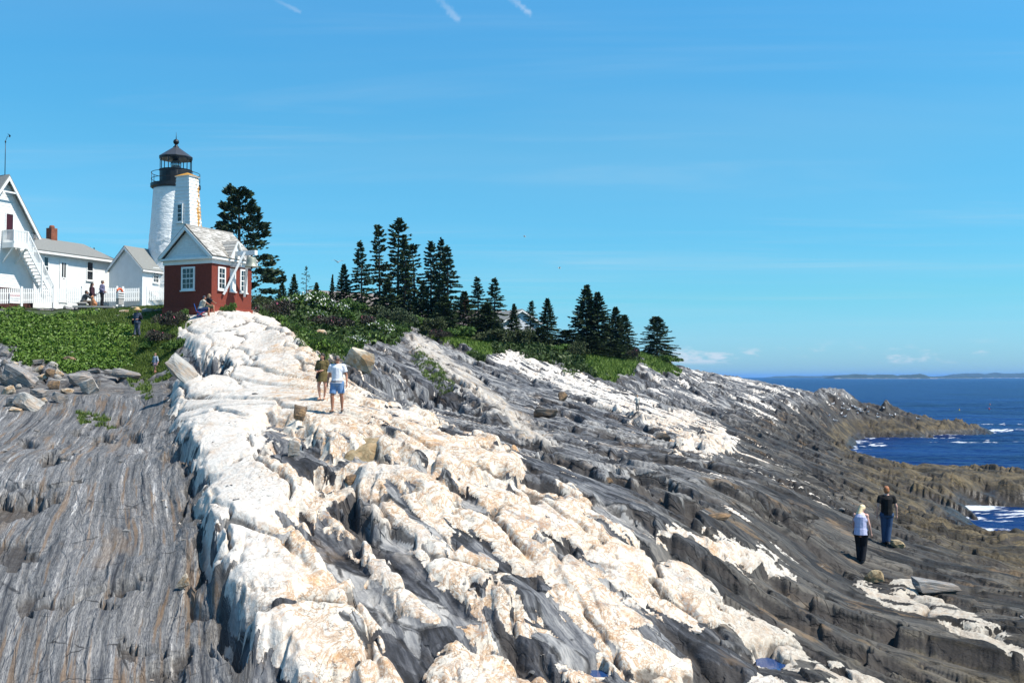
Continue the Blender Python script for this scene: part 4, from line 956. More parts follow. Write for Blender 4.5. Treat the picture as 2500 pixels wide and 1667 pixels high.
# ------------------------------------------------------------------ lighthouse
YL = 76.0; kL = YL / FPX
OL = W(425.5, 748, YL); light = empty('lighthouse', OL)
tag(light, 'white conical lighthouse with black lantern room and gallery behind the red bell house', 'lighthouse')
zL = lambda py: W(425.5, py, YL).z - OL.z
zg = zL(463); zd = zL(452); prof = []
for i in range(60):
    z = -1.0 + (zg + 1.0) * i / 59; r = (68.5 - (68.5 - 52) * max(0, z) / zg) * kL; prof.append((r, z))
tmesh = lathe_mesh('tower', prof, 96, True)
rr_ = np.random.RandomState(3)
co = np.zeros(len(tmesh.vertices) * 3, np.float32); tmesh.vertices.foreach_get('co', co); co = co.reshape(-1, 3)
ang = np.arctan2(co[:, 1], co[:, 0]); rough_ = sst(zg * 0.80 - co[:, 2], 0, 2.5)
F1_, F2_, ID_, _, _ = voro(ang * 4.6, co[:, 2] / 0.34, 55)
dr = rough_ * (0.045 * sst(F2_ - F1_, 0, 0.4) + 0.05 * (ID_ - 0.5) + 0.02 * gnoise(ang * 9, co[:, 2] * 3, 8))
co[:, 0] += np.cos(ang) * dr; co[:, 1] += np.sin(ang) * dr
tmesh.vertices.foreach_set('co', co.ravel()); tmesh.update(); link('tower', tmesh, M['rubble'], light)
Rg = 59 * kL
lathe('gallery_deck', [(52 * kL, zg - 0.02), (Rg * 0.93, zg + 0.02), (Rg, zg + 0.10), (Rg, zd), (0.5, zd)], M['black'], light, 48, False)
Rd = 38 * kL; zdr = zL(418); zro = zL(386); zap = zL(360)
lathe('lantern_drum', [(Rd, zd + 0.002), (Rd, zdr), (Rd + 0.05, zdr), (Rd + 0.05, zdr + 0.05), (Rd - 0.08, zdr + 0.05), (Rd - 0.08, zdr)], M['black'], light, 20, False)
lathe('cornice_ring', [(Rd - 0.05, zro - 0.13), (Rd + 0.02, zro - 0.13), (Rd + 0.05, zro), (Rd - 0.05, zro)], M['black'], light, 20, False)
lathe('lantern_ceiling', [(0.02, zro - 0.10), (Rd - 0.06, zro - 0.11)], simple_mat('grey ceiling', (0.25, 0.3, 0.32)), light, 20, False)
lathe('lantern_roof', [(Rd + 0.09, zro), (Rd + 0.09, zro + 0.04), (7 * kL, zap - 0.02)], simple_mat('dark slate grey metal', (0.045, 0.048, 0.055), 0.4), light, 10, False)
for i in range(10):
    t0, t1 = 2 * pi * i / 10 + 0.15, 2 * pi * (i + 1) / 10 + 0.15; R_ = Rd - 0.03
    p0 = Vector((R_ * cos(t0), R_ * sin(t0), 0)); p1 = Vector((R_ * cos(t1), R_ * sin(t1), 0))
    beam('mullion', p0 + Vector((0, 0, zdr)), p0 + Vector((0, 0, zro - 0.1)), 0.05, 0.05, M['black'], light)
    pw = quad_obj('pane', [p0 * 0.995 + Vector((0, 0, zdr + 0.05)), p1 * 0.995 + Vector((0, 0, zdr + 0.05)), p1 * 0.995 + Vector((0, 0, zro - 0.1)), p0 * 0.995 + Vector((0, 0, zro - 0.1))], [(0, 1, 2, 3)], M['glass'], light)
lathe('lens', [(0.25, zdr - 0.05), (0.30, zdr + 0.1), (0.38, zdr + 0.3), (0.40, zdr + 0.48), (0.36, zdr + 0.66), (0.2, zdr + 0.82), (0.1, zdr + 0.86)], M['lens'], light, 20, True)
lathe('vent_ball', [(7 * kL, zap - 0.05), (7 * kL, zap + 0.04), (3.5 * kL, zap + 0.07), (4.5 * kL, zap + 0.13), (3 * kL, zap + 0.18)] + [(max(0.01, 7 * kL * sin(t)), zL(347) - 7 * kL * cos(t)) for t in np.linspace(0.35, pi, 9)], M['black'], light, 20, True)
tube('lightning_rod', [(0, 0, zL(341)), (0, 0, zL(333)), (0, 0, zL(323))], [0.035, 0.02, 0.008], M['black'], light, 6)
for zr in (zL(425), zL(440)):
    tube('rail', [((Rg - 0.06) * cos(t), (Rg - 0.06) * sin(t), zr) for t in np.linspace(0, 2 * pi, 40, endpoint=False)], 0.022, M['black'], light, 6, True)
for i in range(9):
    t = 2 * pi * i / 9 + 0.2
    tube('rail_post', [((Rg - 0.06) * cos(t), (Rg - 0.06) * sin(t), zd), ((Rg - 0.06) * cos(t), (Rg - 0.06) * sin(t), zL(425))], 0.02, M['black'], light, 6)

# ------------------------------------------------------------------ keeper's house: tall gable at the left edge
O = W(80, 708, 68.0); house = empty('keepers_house', O, RZ)
tag(house, 'tall white clapboard house with steep gable, balcony and outside stairs at the left edge', 'house')
zE = z_of(O, 0, 571); zA = z_of(O, -2.29, 432); hw = 2.29; slp = (zA - zE) / hw; DEP = 7.0
prism('wall', [(-2 * hw, 0), (0, 0), (0, zE), (-hw, zA - 0.05), (-2 * hw, zE)], 'y', 0.0, DEP, M['white2'], house)
box('foundation', -2 * hw - 0.02, 0.02, -0.02, DEP, -1.3, -0.002, M['darkred'], house)
dx0, dx1, dz0, dz1 = -2.16, -1.66, z_of(O, -1.9, 585), z_of(O, -1.9, 523)
claps(house, 'S', 0.0, lambda z: -2 * hw if z < zE else -2 * hw + (z - zE) / slp, lambda z: 0.0 if z < zE else -(z - zE) / slp, 0.0, zA - 0.5, 0.155, M['white'], holes=[(dx0 - 0.08, dx1 + 0.08, dz0, dz1 + 0.08)])
box('corner_board', -0.10, 0.03, -0.04, 0.03, 0.0, zE, M['white'], house)
for s, xe in ((-1, -2 * hw), (1, 0.0)):
    ov = 0.42; xo_ = xe + s * ov * 0.6; zo = zE - slp * ov * 0.6
    prism('roof_slope', [(-hw, zA + 0.02), (xo_, zo + 0.02), (xo_ + s * 0.05, zo + 0.10), (-hw, zA + 0.14)], 'y', -ov, DEP + 0.3, M['asphalt'], house)
    prism('barge_board', [(-hw, zA + 0.018), (xo_, zo + 0.018), (xo_ - s * 0.16, zo), (-hw, zA - 0.26)], 'y', -ov - 0.03, -ov + 0.04, M['white'], house)
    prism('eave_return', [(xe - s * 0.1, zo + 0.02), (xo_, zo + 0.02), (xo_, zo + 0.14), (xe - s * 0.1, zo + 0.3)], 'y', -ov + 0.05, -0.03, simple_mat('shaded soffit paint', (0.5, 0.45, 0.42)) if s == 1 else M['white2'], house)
beam('collar_tie', (-hw - 0.62, -0.40, zA - 1.02), (-hw + 0.62, -0.40, zA - 1.02), 0.05, 0.10, M['white'], house)
door = fbox('door', 'S', 0, dx0, dx1, 0.0, 0.03, dz0, dz1, M['maroon'], house)
for a, c in ((dx0 - 0.08, dx0), (dx1, dx1 + 0.08)): fbox('frame', 'S', 0, a, c, 0.0, 0.06, dz0, dz1 + 0.08, M['white'], door)
fbox('frame', 'S', 0, dx0, dx1, 0.0, 0.06, dz1, dz1 + 0.08, M['white'], door)
# balcony and stairs
BZ = z_of(O, -1.8, 594, 1.0); bx0, bx1, bo = -2.42, -1.38, 1.08
balc = empty('balcony', (0, 0, 0), 0, house); tag(balc)
box('deck', bx0, bx1, -bo, -0.02, BZ - 0.06, BZ, M['white'], balc)
box('fascia', bx0 - 0.02, bx1 + 0.02, -bo - 0.04, -bo, BZ - 0.34, BZ + 0.01, M['white'], balc)
box('fascia', bx0 - 0.05, bx0 - 0.003, -bo, -0.02, BZ - 0.34, BZ + 0.01, M['white'], balc)
beam('bracket', (bx0 + 0.05, -bo + 0.05, BZ - 0.30), (bx0 + 0.05, -0.04, BZ - 1.25), 0.09, 0.09, M['white'], balc, up=(1, 0, 0))
beam('bracket', (bx1 - 0.05, -bo + 0.05, BZ - 0.30), (bx1 - 0.05, -0.04, BZ - 1.25), 0.09, 0.09, M['white'], balc, up=(1, 0, 0))
RH = 0.82
def post(x, y, z0, z1, w=0.10, nm='post', par=balc): box(nm, x - w / 2, x + w / 2, y - w / 2, y + w / 2, z0, z1, M['white'], par)
for (x, y) in ((bx0, -bo), (bx1, -bo), (bx0, -0.08)): post(x, y, BZ + 0.012, BZ + RH)
box('handrail', bx0, bx1, -bo - 0.035, -bo + 0.035, BZ + RH - 0.07, BZ + RH - 0.002, M['white'], balc)
box('handrail', bx0 - 0.03, bx0 + 0.03, -bo + 0.05, -0.1, BZ + RH - 0.07, BZ + RH - 0.004, M['white'], balc)
for i in range(1, 9): post(bx0 + (bx1 - bx0) * i / 9, -bo, BZ + 0.012, BZ + RH - 0.07, 0.035, 'baluster')
for i in range(1, 9): post(bx0, -bo + (bo - 0.1) * i / 9, BZ + 0.012, BZ + RH - 0.07, 0.035, 'baluster')
stair = empty('staircase', (0, 0, 0), 0, house)
sx0, sx1, sz0, sz1 = bx1 + 0.02, 0.80, BZ, -0.55
for y in (-bo + 0.03, -0.16): beam('stringer', (sx0, y, sz0 - 0.16), (sx1, y, sz1), 0.06, 0.26, M['white2'], stair, up=(0, 1, 0) if False else (0, 0, 1))
NS = 15
for i in range(NS):
    f = (i + 0.5) / NS; x = sx0 + (sx1 - sx0) * f; z = sz0 - 0.1 + (sz1 - sz0 + 0.2) * f
    box('tread', x - 0.10, x + 0.12, -bo - 0.01, -0.1, z, z + 0.035, M['white'], stair)
post(sx0 + (sx1 - sx0) * 0.52, -bo, sz0 + (sz1 - sz0) * 0.52 - 1.6, sz0 + (sz1 - sz0) * 0.52 + RH, 0.09, 'post', stair)
post(sx1, -bo, sz1 - 0.35, sz1 + RH, 0.09, 'post', stair)
beam('handrail', (sx0, -bo, sz0 + RH - 0.04), (sx1, -bo, sz1 + RH - 0.04), 0.06, 0.07, M['white'], stair)
for i in range(1, 22):
    f = i / 22; x = sx0 + (sx1 - sx0) * f; z = sz0 + (sz1 - sz0) * f; post(x, -bo, z - 0.03, z + RH - 0.07, 0.032, 'baluster', stair)
# weather vane
vane = empty('weather_vane', O + E1 * (-hw) + Vector((0, 0, zA + 0.12))); tag(vane, 'thin metal mast with a small weather vane on the tip of the steep gable', 'weather vane')
tube('mast', [(0, 0, -0.1), (0, 0, 1.2), (0, 0, W(8, 345, 66).z - vane.location.z)], [0.025, 0.022, 0.018], M['black'], vane, 6)
vz = W(8, 345, 66).z - vane.location.z
tube('arm', [(0, 0, vz), (0.05, -0.02, vz + 0.08), (0.17, -0.07, vz + 0.30)], 0.014, M['black'], vane, 6)
quad_obj('arrow', [(0.06, 0, vz + 0.50), (0.12, 0.02, vz + 0.46), (0.22, 0, vz + 0.36), (0.30, 0.02, vz + 0.28), (0.34, 0, vz + 0.34), (0.27, -0.02, vz + 0.40), (0.30, 0, vz + 0.22), (0.2, 0.0, vz + 0.26)], [(0, 1, 2, 5), (2, 3, 4, 5), (2, 7, 6, 3)], M['black'], vane)
lathe('socket', [(0.035, vz - 0.12), (0.05, vz - 0.06), (0.03, vz + 0.02)], M['black'], vane, 8)

# ------------------------------------------------------------------ long low wing with the grey roof
O = W(268, 738, 75.5); O.z = W(268, 745, 75.5).z; wing = empty('low_house', O, RZ)
tag(wing, 'long low white clapboard house with grey roof and brick chimney, next to the stairs', 'house')
LW = 7.4; zE = z_of(O, 0, 640); HWd = 3.0; zR = z_of(O, 0, 598) + 0.10; slp = (zR - zE) / HWd
box('wall', -LW, 0, 0, 2 * HWd, -0.6, zE, M['white2'], wing)
prism('gable', [(0.0, zE), (HWd, zR - 0.06), (2 * HWd, zE)], 'x', -LW, -0.01, M['white2'], wing)
ws = [(t_of(O, 210), t_of(O, 223), 682, 640), (t_of(O, 104), t_of(O, 113.5), 672, 628)]
dA, dB = t_of(O, 145), t_of(O, 159); ddz0, ddz1 = -0.1, z_of(O, dA, 636)
holes = [(a - 0.08, c + 0.08, z_of(O, a, p) - 0.1, z_of(O, a, q) + 0.08) for a, c, p, q in ws] + [(dA - 0.1, dB + 0.1, ddz0, ddz1 + 0.1)]
claps(wing, 'S', 0, lambda z: -LW, lambda z: -0.12, 0.0, zE - 0.1, 0.15, M['white'], holes=holes)
box('corner_board', -0.12, 0.03, -0.04, 0.03, -0.3, zE - 0.1, M['white'], wing)
box('frieze', -LW, 0.04, -0.05, 0.0, zE - 0.1, zE + 0.02, M['white'], wing)
for a, c, p, q in ws: window(wing, 'S', 0, a, c, z_of(O, a, p), z_of(O, a, q), 1, 2, 0.07)
dr_ = fbox('door', 'S', 0, dA, dB, 0.0, 0.05, ddz0, ddz1, M['white'], wing)
for k in (0.16, 0.56):
    fbox('pane', 'S', 0, dA + (dB - dA) * k, dA + (dB - dA) * (k + 0.26), 0.05, 0.06, z_of(O, dA, 676), z_of(O, dA, 641), M['pane'], dr_)
fbox('letter_slot', 'S', 0, dA + (dB - dA) * 0.35, dA + (dB - dA) * 0.65, 0.05, 0.06, z_of(O, dA, 681), z_of(O, dA, 679.6), M['black'], dr_)
for (a, c) in ((dA - 0.1, dA), (dB, dB + 0.1)): fbox('frame', 'S', 0, a, c, 0.0, 0.07, ddz0, ddz1 + 0.1, M['white'], dr_)
fbox('frame', 'S', 0, dA, dB, 0.0, 0.07, ddz1, ddz1 + 0.1, M['white'], dr_)
box('fascia', -LW - 0.1, 0.22, -0.42, -0.38, zE - 0.06, zE + 0.09, M['white'], wing)
box('soffit', -LW - 0.1, 0.22, -0.38, -0.05, zE + 0.0, zE + 0.03, M['white2'], wing)
for s, y0 in ((1, -0.42), (-1, 2 * HWd + 0.42)):
    z0 = zE + 0.095 if s == 1 else zE - 0.05
    prism('roof_slope', [(y0, z0), (HWd, zR + 0.05), (HWd, zR + 0.15), (y0 - s * 0.02, z0 + 0.06)], 'x', -LW - 0.15, 0.25, M['asphalt'], wing)
cx = t_of(O, 127 + 72)
ch = empty('chimney', (cx, HWd + 0.1, 0), 0, wing)
zc0, zc1 = zR - 0.3, z_of(O, -5, 566) + 0.75
nc = 14
for i in range(nc):
    z0 = zc0 + (zc1 - zc0) * i / nc; g = 0.27 if i % 2 else 0.265
    box('brick_course', -g, g, -g, g, z0, z0 + (zc1 - zc0) / nc - 0.008, M['brick'], ch)
box('mortar', -0.255, 0.255, -0.255, 0.255, zc0, zc1, M['concrete'], ch)
lathe('chimney_pot', [(0.20, zc1), (0.19, zc1 + 0.12), (0.15, zc1 + 0.20), (0.10, zc1 + 0.21)], M['brick'], ch, 14)
# little shed roof link and gutter end
box('connector', 0.26, 1.9, 1.2, 3.2, -0.6, zE - 0.25, M['white2'], wing)

# ------------------------------------------------------------------ white plastered oil house
O = W(347, 735, 72.5); O.z = W(347, 742, 72.5).z; shed = empty('plastered_shed', O, RZ)
tag(shed, 'small white plastered shed with grey gable roof between the low house and the lighthouse', 'shed')
SW = 3.15; SL = 4.6; zE = z_of(O, 0, 652); zR = z_of(O, SW / 2, 603, 0, 'F'); hw = SW / 2
prism('wall', [(0, -0.6), (SW, -0.6), (SW, zE), (hw, zR - 0.05), (0, zE)], 'x', 0, SL, M['plaster'], shed)
for s, y0, y1 in ((1, -0.22, hw), (-1, SW + 0.22, hw)):
    zz0 = zE - 0.22 * (zR - zE) / hw
    prism('roof_slope', [(y0, zz0), (hw, zR), (hw, zR + 0.09), (y0 - s * 0.02, zz0 + 0.05)], 'x', -0.2, SL + 0.2, M['asphalt'], shed)
    prism('barge_board', [(y0, zz0 - 0.004), (hw, zR - 0.004), (hw, zR - 0.20), (y0 + s * 0.10, zz0 - 0.10)], 'x', -0.22, -0.16, M['white'], shed)
box('fascia', -0.18, SL + 0.18, -0.24, -0.19, zE - 0.22 * (zR - zE) / hw - 0.12, zE - 0.22 * (zR - zE) / hw - 0.006, M['white'], shed)
window(shed, 'S', 0, t_of(O, 372.5), t_of(O, 384), z_of(O, 1.3, 689), z_of(O, 1.3, 655), 3, 4, 0.05)

# ------------------------------------------------------------------ picket fences
def fence(name, p0, p1, h, label, n=None, posts=(), base=None, pointed=False):
    p0 = Vector(p0); p1 = Vector(p1); d = (p1 - p0); L = Vector((d.x, d.y, 0)).length; rz = atan2(d.y, d.x)
    f = empty(name, p0, rz); tag(f, label, 'fence', 'white picket fences'); dz = (p1.z - p0.z)
    n = n or int(L / 0.135); w = L / n * 0.62
    vs = [(-w / 2, -0.012, 0.05), (w / 2, -0.012, 0.05), (w / 2, 0.012, 0.05), (-w / 2, 0.012, 0.05), (-w / 2, -0.012, h - 0.04), (w / 2, -0.012, h - 0.04), (w / 2, 0.012, h - 0.04), (-w / 2, 0.012, h - 0.04), (0, -0.012, h + (0.05 if pointed else 0)), (0, 0.012, h + (0.05 if pointed else 0))]
    pm = bpy.data.meshes.new('picket'); pm.from_pydata(vs, [], [(0, 3, 2, 1), (0, 1, 5, 4), (1, 2, 6, 5), (2, 3, 7, 6), (3, 0, 4, 7), (4, 5, 8), (6, 7, 9), (5, 6, 9, 8), (7, 4, 8, 9)]); pm.update(); pm.materials.append(M['white'])
    for i in range(n + 1):
        o = bpy.data.objects.new('picket', pm); COL.objects.link(o); o.parent = f; o.location = (L * i / n, 0, dz * i / n)
    for z in (h * 0.26, h * 0.70): beam('rail', (0, 0.035, z), (L, 0.035, z + dz), 0.04, 0.085, M['white'], f)
    for t in posts:
        o = box('post', t * L - 0.07, t * L + 0.07, -0.045, 0.10, dz * t - 0.3, dz * t + h + 0.12, M['white'], f)
    return f
fA = W(-40, 744, 64.0); fB = W(285, 738, 71.5)
F1o = fence('picket_fence', fA, fB, 1.02, 'white picket fence with a danger sign along the grass in front of the houses', posts=(0.262, 0.50, 0.72, 0.87, 1.0))
fC = W(404, 734, 73.8)
F2o = fence('picket_fence', fB, fC, 0.98, 'short white picket fence between the orange life ring and the red bell house', posts=(0.12, 0.62))
F3o = fence('picket_fence', W(362, 716, 78.5), W(410, 716, 80), 0.85, 'white pointed pickets against the plastered shed wall', pointed=True)
# DANGER sign
sd_ = fB - fA; rzs = atan2(sd_.y, sd_.x); tt = 0.205
sp = fA + sd_ * 0.178; sign = empty('danger_sign', sp + Vector((0.02, -0.06, 0.08)), rzs)
tag(sign, 'white board reading DANGER in red letters hanging on the picket fence', 'sign')
box('board', 0, 0.70, -0.02, 0.0, 0.0, 0.66, M['white'], sign)
def text(s, size, x, z, mat, parent, y=-0.024, align='CENTER'):
    c = bpy.data.curves.new('lettering', 'FONT'); c.body = s; c.size = size; c.align_x = align; c.extrude = 0.001
    o = bpy.data.objects.new('lettering', c); COL.objects.link(o); o.parent = parent; o.location = (x, y, z); o.rotation_euler = (pi / 2, 0, 0)
    c.materials.append(mat); bpy.context.view_layer.update()
    me = bpy.data.meshes.new_from_object(o.evaluated_get(bpy.context.evaluated_depsgraph_get())); bpy.data.objects.remove(o)
    o = bpy.data.objects.new('lettering', me); COL.objects.link(o); o.parent = parent; o.location = (x, y, z); o.rotation_euler = (pi / 2, 0, 0)
    return o
MR = simple_mat('red lettering', (0.42, 0.02, 0.05), 0.6); MG = simple_mat('grey lettering', (0.10, 0.10, 0.16), 0.6)
text('DANGER', 0.165, 0.35, 0.44, MR, sign)
text('WALK ON ROCKS', 0.075, 0.35, 0.28, MG, sign); text('AT YOUR RISK', 0.075, 0.35, 0.14, MG, sign)

# life ring box
lb = W(293, 739, 70.6); lb.z = W(293, 740, 70.6).z; ring = empty('life_ring_box', lb, rzs)
tag(ring, 'white slatted box holding an orange life ring beside the picket fence', 'life ring box')
box('base', -0.20, 0.20, -0.15, 0.15, -0.1, 0.30, M['concrete'], ring)
for z in (0.34, 0.50, 0.66):
    box('slat', -0.24, 0.24, -0.18, -0.15, z, z + 0.085, M['white'], ring)
for x in (-0.24, 0.22): box('side', x, x + 0.02, -0.149, 0.15, 0.302, 0.80, M['white'], ring)
box('back', -0.22, 0.22, 0.13, 0.15, 0.302, 0.80, M['white'], ring)
box('inside', -0.218, 0.218, -0.10, 0.128, 0.302, 0.70, M['black'], ring)
tube('life_ring', [(0.19 * cos(t), 0.05, 0.80 + 0.19 * sin(t)) for t in np.linspace(0, 2 * pi, 20, endpoint=False)], 0.075, M['orange'], ring, 8, True)
# ------------------------------------------------------------------ finding the ground along a sight line
def hit(px, py, y0=13.0, y1=198.0):
    a, b_ = ray(px, py); ys = np.exp(np.linspace(math.log(y0), math.log(y1), 3000)); g = ground_v(a * ys, ys); z = CAMZ + b_ * ys
    k = np.argmax(z <= g)
    if not (z[k] <= g[k]): k = len(ys) - 1
    return Vector((a * ys[k], ys[k], float(g[k])))

# ------------------------------------------------------------------ conifers
def leaf_mat(name, c1, c2, c3=None, rough=0.6, trans=0.0):
    m, nt, b = new_mat(name)
    pos = nt.node('ShaderNodeNewGeometry'); oi = nt.node('ShaderNodeObjectInfo').outputs['Random']
    n = nt.noise(pos.outputs['Position'], 1.1, 3.0, 0.6); n2 = nt.noise(pos.outputs['Position'], 9.0, 2.0, 0.6)
    col = nt.mix(nt.step(n, 0.35, 0.65), c1, c2)
    col = nt.mix(nt.step(n2, 0.45, 0.75), col, c3 or tuple(min(1, x * 1.5) for x in c2))
    col = nt.mix(nt.math('MULTIPLY', oi, 0.35), col, tuple(x * 0.6 for x in c1))
    nt.put(b.inputs['Base Color'], col); b.inputs['Roughness'].default_value = rough; b.inputs['Specular IOR Level'].default_value = 0.25
    return m
M['bark'] = simple_mat('conifer bark', (0.075, 0.06, 0.05), 0.9, 0.25, 9.0, 0.01)
M['deadwood'] = simple_mat('silvery dead wood', (0.30, 0.29, 0.27), 0.9, 0.2, 9.0, 0.01)
M['spruce'] = leaf_mat('spruce needles', (0.018, 0.036, 0.012), (0.032, 0.058, 0.019), (0.055, 0.088, 0.028))
M['pine'] = leaf_mat('pine needles', (0.018, 0.036, 0.015), (0.030, 0.052, 0.022), (0.045, 0.075, 0.03))

def tufts(P, D, size, rng, flat=0.5):
    """P centres, D rough directions: two triangles per needle spray"""
    n = len(P); D = D / (np.linalg.norm(D, axis=1, keepdims=True) + 1e-6)
    R = rng.normal(size=(n, 3)); R[:, 2] *= flat; S_ = np.cross(D, R); S_ /= (np.linalg.norm(S_, axis=1, keepdims=True) + 1e-6)
    s = size * rng.uniform(0.6, 1.4, (n, 1))
    a = P - D * s * 0.6; b_ = P + S_ * s * 0.42 + D * s * 0.1; c = P + D * s * 0.9; d = P - S_ * s * 0.42 + D * s * 0.05
    V = np.stack([a, b_, c, d], 1).reshape(-1, 3); F = np.arange(4 * n).reshape(n, 4)
    return V, F
def conifer(seed, H=10.0, R=1.6, p=0.8, base=0.08, whorl=0.27, nb=5, gap=0.0, droop=0.25, up=0.1, size=0.20, dens=16, tip=0.35, irregular=0.35, clump=False, trunk_r=0.13, bare=0.0):
    rng = np.random.RandomState(seed); P = []; D = []; segs = []
    z = base * H
    while z < H * 0.985:
        t = (z - base * H) / (H * (1 - base)); L0 = R * (max(0.0, 1 - t) ** p) * (0.35 + 0.65 * min(1, t * 6 + 0.4)) + 0.12
        if clump: L0 = R * (0.30 + 0.85 * (1 - t) ** 0.8) * (1 if t < 0.93 else (1 - t) * 10 + 0.3)
        ph = rng.rand() * 6.28
        for k in range(nb):
            if rng.rand() < gap: continue
            az = ph + 2 * pi * k / nb + rng.uniform(-0.4, 0.4); L = L0 * rng.uniform(1 - irregular, 1 + irregular * 0.6)
            el_ = up + (0.9 - 0.8) * 0 + (t - 0.35) * 0.9 - droop * (1 - t) + rng.uniform(-0.12, 0.12)
            dx, dy = cos(az), sin(az); q0 = np.array([0, 0, z])
            m_ = max(3, int(L * dens)); s = rng.uniform(0.12 if not clump else 0.42, 1.0, m_) ** 0.8
            if clump: s = 1 - (1 - s) * rng.uniform(0.2, 1, m_)
            sag = -droop * 0.5 * (s * L) ** 2 / max(L, 0.3) + 0.22 * droop * (s ** 4) * L
            lat_ = rng.uniform(-1, 1, m_) * (0.30 * L * (1.05 - s) + 0.07)
            if clump: lat_ = rng.normal(size=m_) * 0.16 * L
            x = dx * s * L * cos(el_) - dy * lat_; y = dy * s * L * cos(el_) + dx * lat_; zz_ = z + s * L * sin(el_) + sag + rng.normal(size=m_) * (0.04 if not clump else 0.10)
            zz_ = zz_ + rng.uniform(-0.14, 0.14); P.append(np.stack([x, y, zz_], 1)); D.append(np.stack([dx * 1.0 - dy * np.sign(lat_) * 0.8 + rng.normal(size=m_) * 0.3, dy * 1.0 + dx * np.sign(lat_) * 0.8 + rng.normal(size=m_) * 0.3, np.full(m_, sin(el_)) + rng.normal(size=m_) * 0.25], 1))
            segs.append(((0, 0, z), (dx * L * 0.8 * cos(el_), dy * L * 0.8 * cos(el_), z + 0.8 * L * sin(el_) - droop * 0.32 * L), 0.012 + 0.012 * L))
        z += whorl * rng.uniform(0.7, 1.4) * (1 if t < 0.85 else 0.6)
    # leader
    m_ = 26; zt_ = rng.uniform(H * 0.93, H, m_); P.append(np.stack([rng.normal(size=m_) * 0.05, rng.normal(size=m_) * 0.05, zt_], 1)); D.append(np.stack([rng.normal(size=m_) * 0.6, rng.normal(size=m_) * 0.6, np.ones(m_)], 1))
    V, F = tufts(np.concatenate(P), np.concatenate(D), size, rng)
    crown = np_mesh('crown', V, F)
    tv = []; tf = []
    def seg(p0, p1, r0, r1, n=5):
        p0 = np.array(p0, float); p1 = np.array(p1, float); d = p1 - p0; d /= np.linalg.norm(d) + 1e-9; sv = np.cross(d, [0.3, 0.2, 1] if abs(d[2]) < 0.95 else [1, 0, 0]); sv /= np.linalg.norm(sv); uv = np.cross(sv, d); b0 = len(tv)
        for pp, rr in ((p0, r0), (p1, r1)):
            for k in range(n): a_ = 2 * pi * k / n; tv.append(pp + (sv * cos(a_) + uv * sin(a_)) * rr)
        for k in range(n): tf.append((b0 + k, b0 + (k + 1) % n, b0 + n + (k + 1) % n, b0 + n + k))
    pz = [(-0.6), H * 0.3, H * 0.7, H * 0.99]; pr = [trunk_r, trunk_r * 0.75, trunk_r * 0.4, 0.015]; off = rng.normal(size=(4, 2)) * 0.05
    for i in range(3): seg((off[i][0], off[i][1], pz[i]), (off[i + 1][0], off[i + 1][1], pz[i + 1]), pr[i], pr[i + 1], 8)
    for a_, b__, r in segs[::2]: seg(a_, b__, r, 0.006, 3)
    trunk = np_mesh('trunk', np.array(tv), np.array(tf), smooth=True)
    return trunk, crown
TREE = {
 'pine': conifer(11, 10, 2.6, clump=True, base=0.06, whorl=0.42, nb=5, droop=0.05, up=0.25, size=0.20, dens=62, gap=0.10, irregular=0.5, trunk_r=0.22),
 'tall1': conifer(21, 10, 1.45, p=0.55, base=0.10, whorl=0.26, nb=4, gap=0.16, droop=0.35, size=0.17, dens=34, irregular=0.6),
 'tall2': conifer(22, 10, 1.2, p=0.45, base=0.22, whorl=0.30, nb=4, gap=0.22, droop=0.3, size=0.17, dens=34, irregular=0.7),
 'tall3': conifer(23, 10, 1.7, p=0.8, base=0.08, whorl=0.24, nb=5, gap=0.12, droop=0.35, size=0.17, dens=34, irregular=0.5),
 'full1': conifer(31, 10, 3.1, p=0.85, base=0.02, whorl=0.24, nb=6, gap=0.04, droop=0.25, size=0.22, dens=26, irregular=0.3),
 'full2': conifer(32, 10, 3.6, p=0.6, base=0.02, whorl=0.26, nb=6, gap=0.06, droop=0.2, size=0.23, dens=26, irregular=0.35),
 'sparse': conifer(41, 10, 1.6, p=0.8, base=0.25, whorl=0.34, nb=4, gap=0.45, droop=0.1, size=0.15, dens=14, irregular=0.6),
}
for k, (tmesh_, cmesh_) in TREE.items():
    tmesh_.materials.append(M['bark']); cmesh_.materials.append(M['pine'] if k == 'pine' else M['spruce'])
WIDTH = {'pine': 0.62, 'tall1': 0.27, 'tall2': 0.23, 'tall3': 0.32, 'full1': 0.60, 'full2': 0.72, 'sparse': 0.3}
def tree(kind, px, ytop, Y, wpx, label, name='spruce_tree', group='dark spruces along the ridge'):
    a, _ = ray(px, ytop); x = a * Y; g = ground(x, Y); top = W(px, ytop, Y).z; H = max(1.0, top - g + 0.1)
    rt = random.Random(int(px * 3 + ytop)); root = empty(name, (x, Y, g - 0.1), rt.uniform(0, 6.28)); root.rotation_euler[0] = rt.gauss(0, 0.022); root.rotation_euler[1] = rt.gauss(0, 0.022); tag(root, label, 'tree', group)
    sxy = (1.6 if kind.startswith('tall') else 1.42) * (wpx * Y / FPX) / (WIDTH[kind] * 10); sz = H / 10.0
    tm_, cm_ = TREE[kind]
    for nm, me in (('trunk', tm_), ('crown', cm_)):
        o = bpy.data.objects.new(nm, me); COL.objects.link(o); o.parent = root; o.scale = (sxy, sxy, sz)
    return root
tree('pine', 588, 470, 84, 152, 'large broad dark pine standing alone behind the red bell house', 'pine_tree', None)
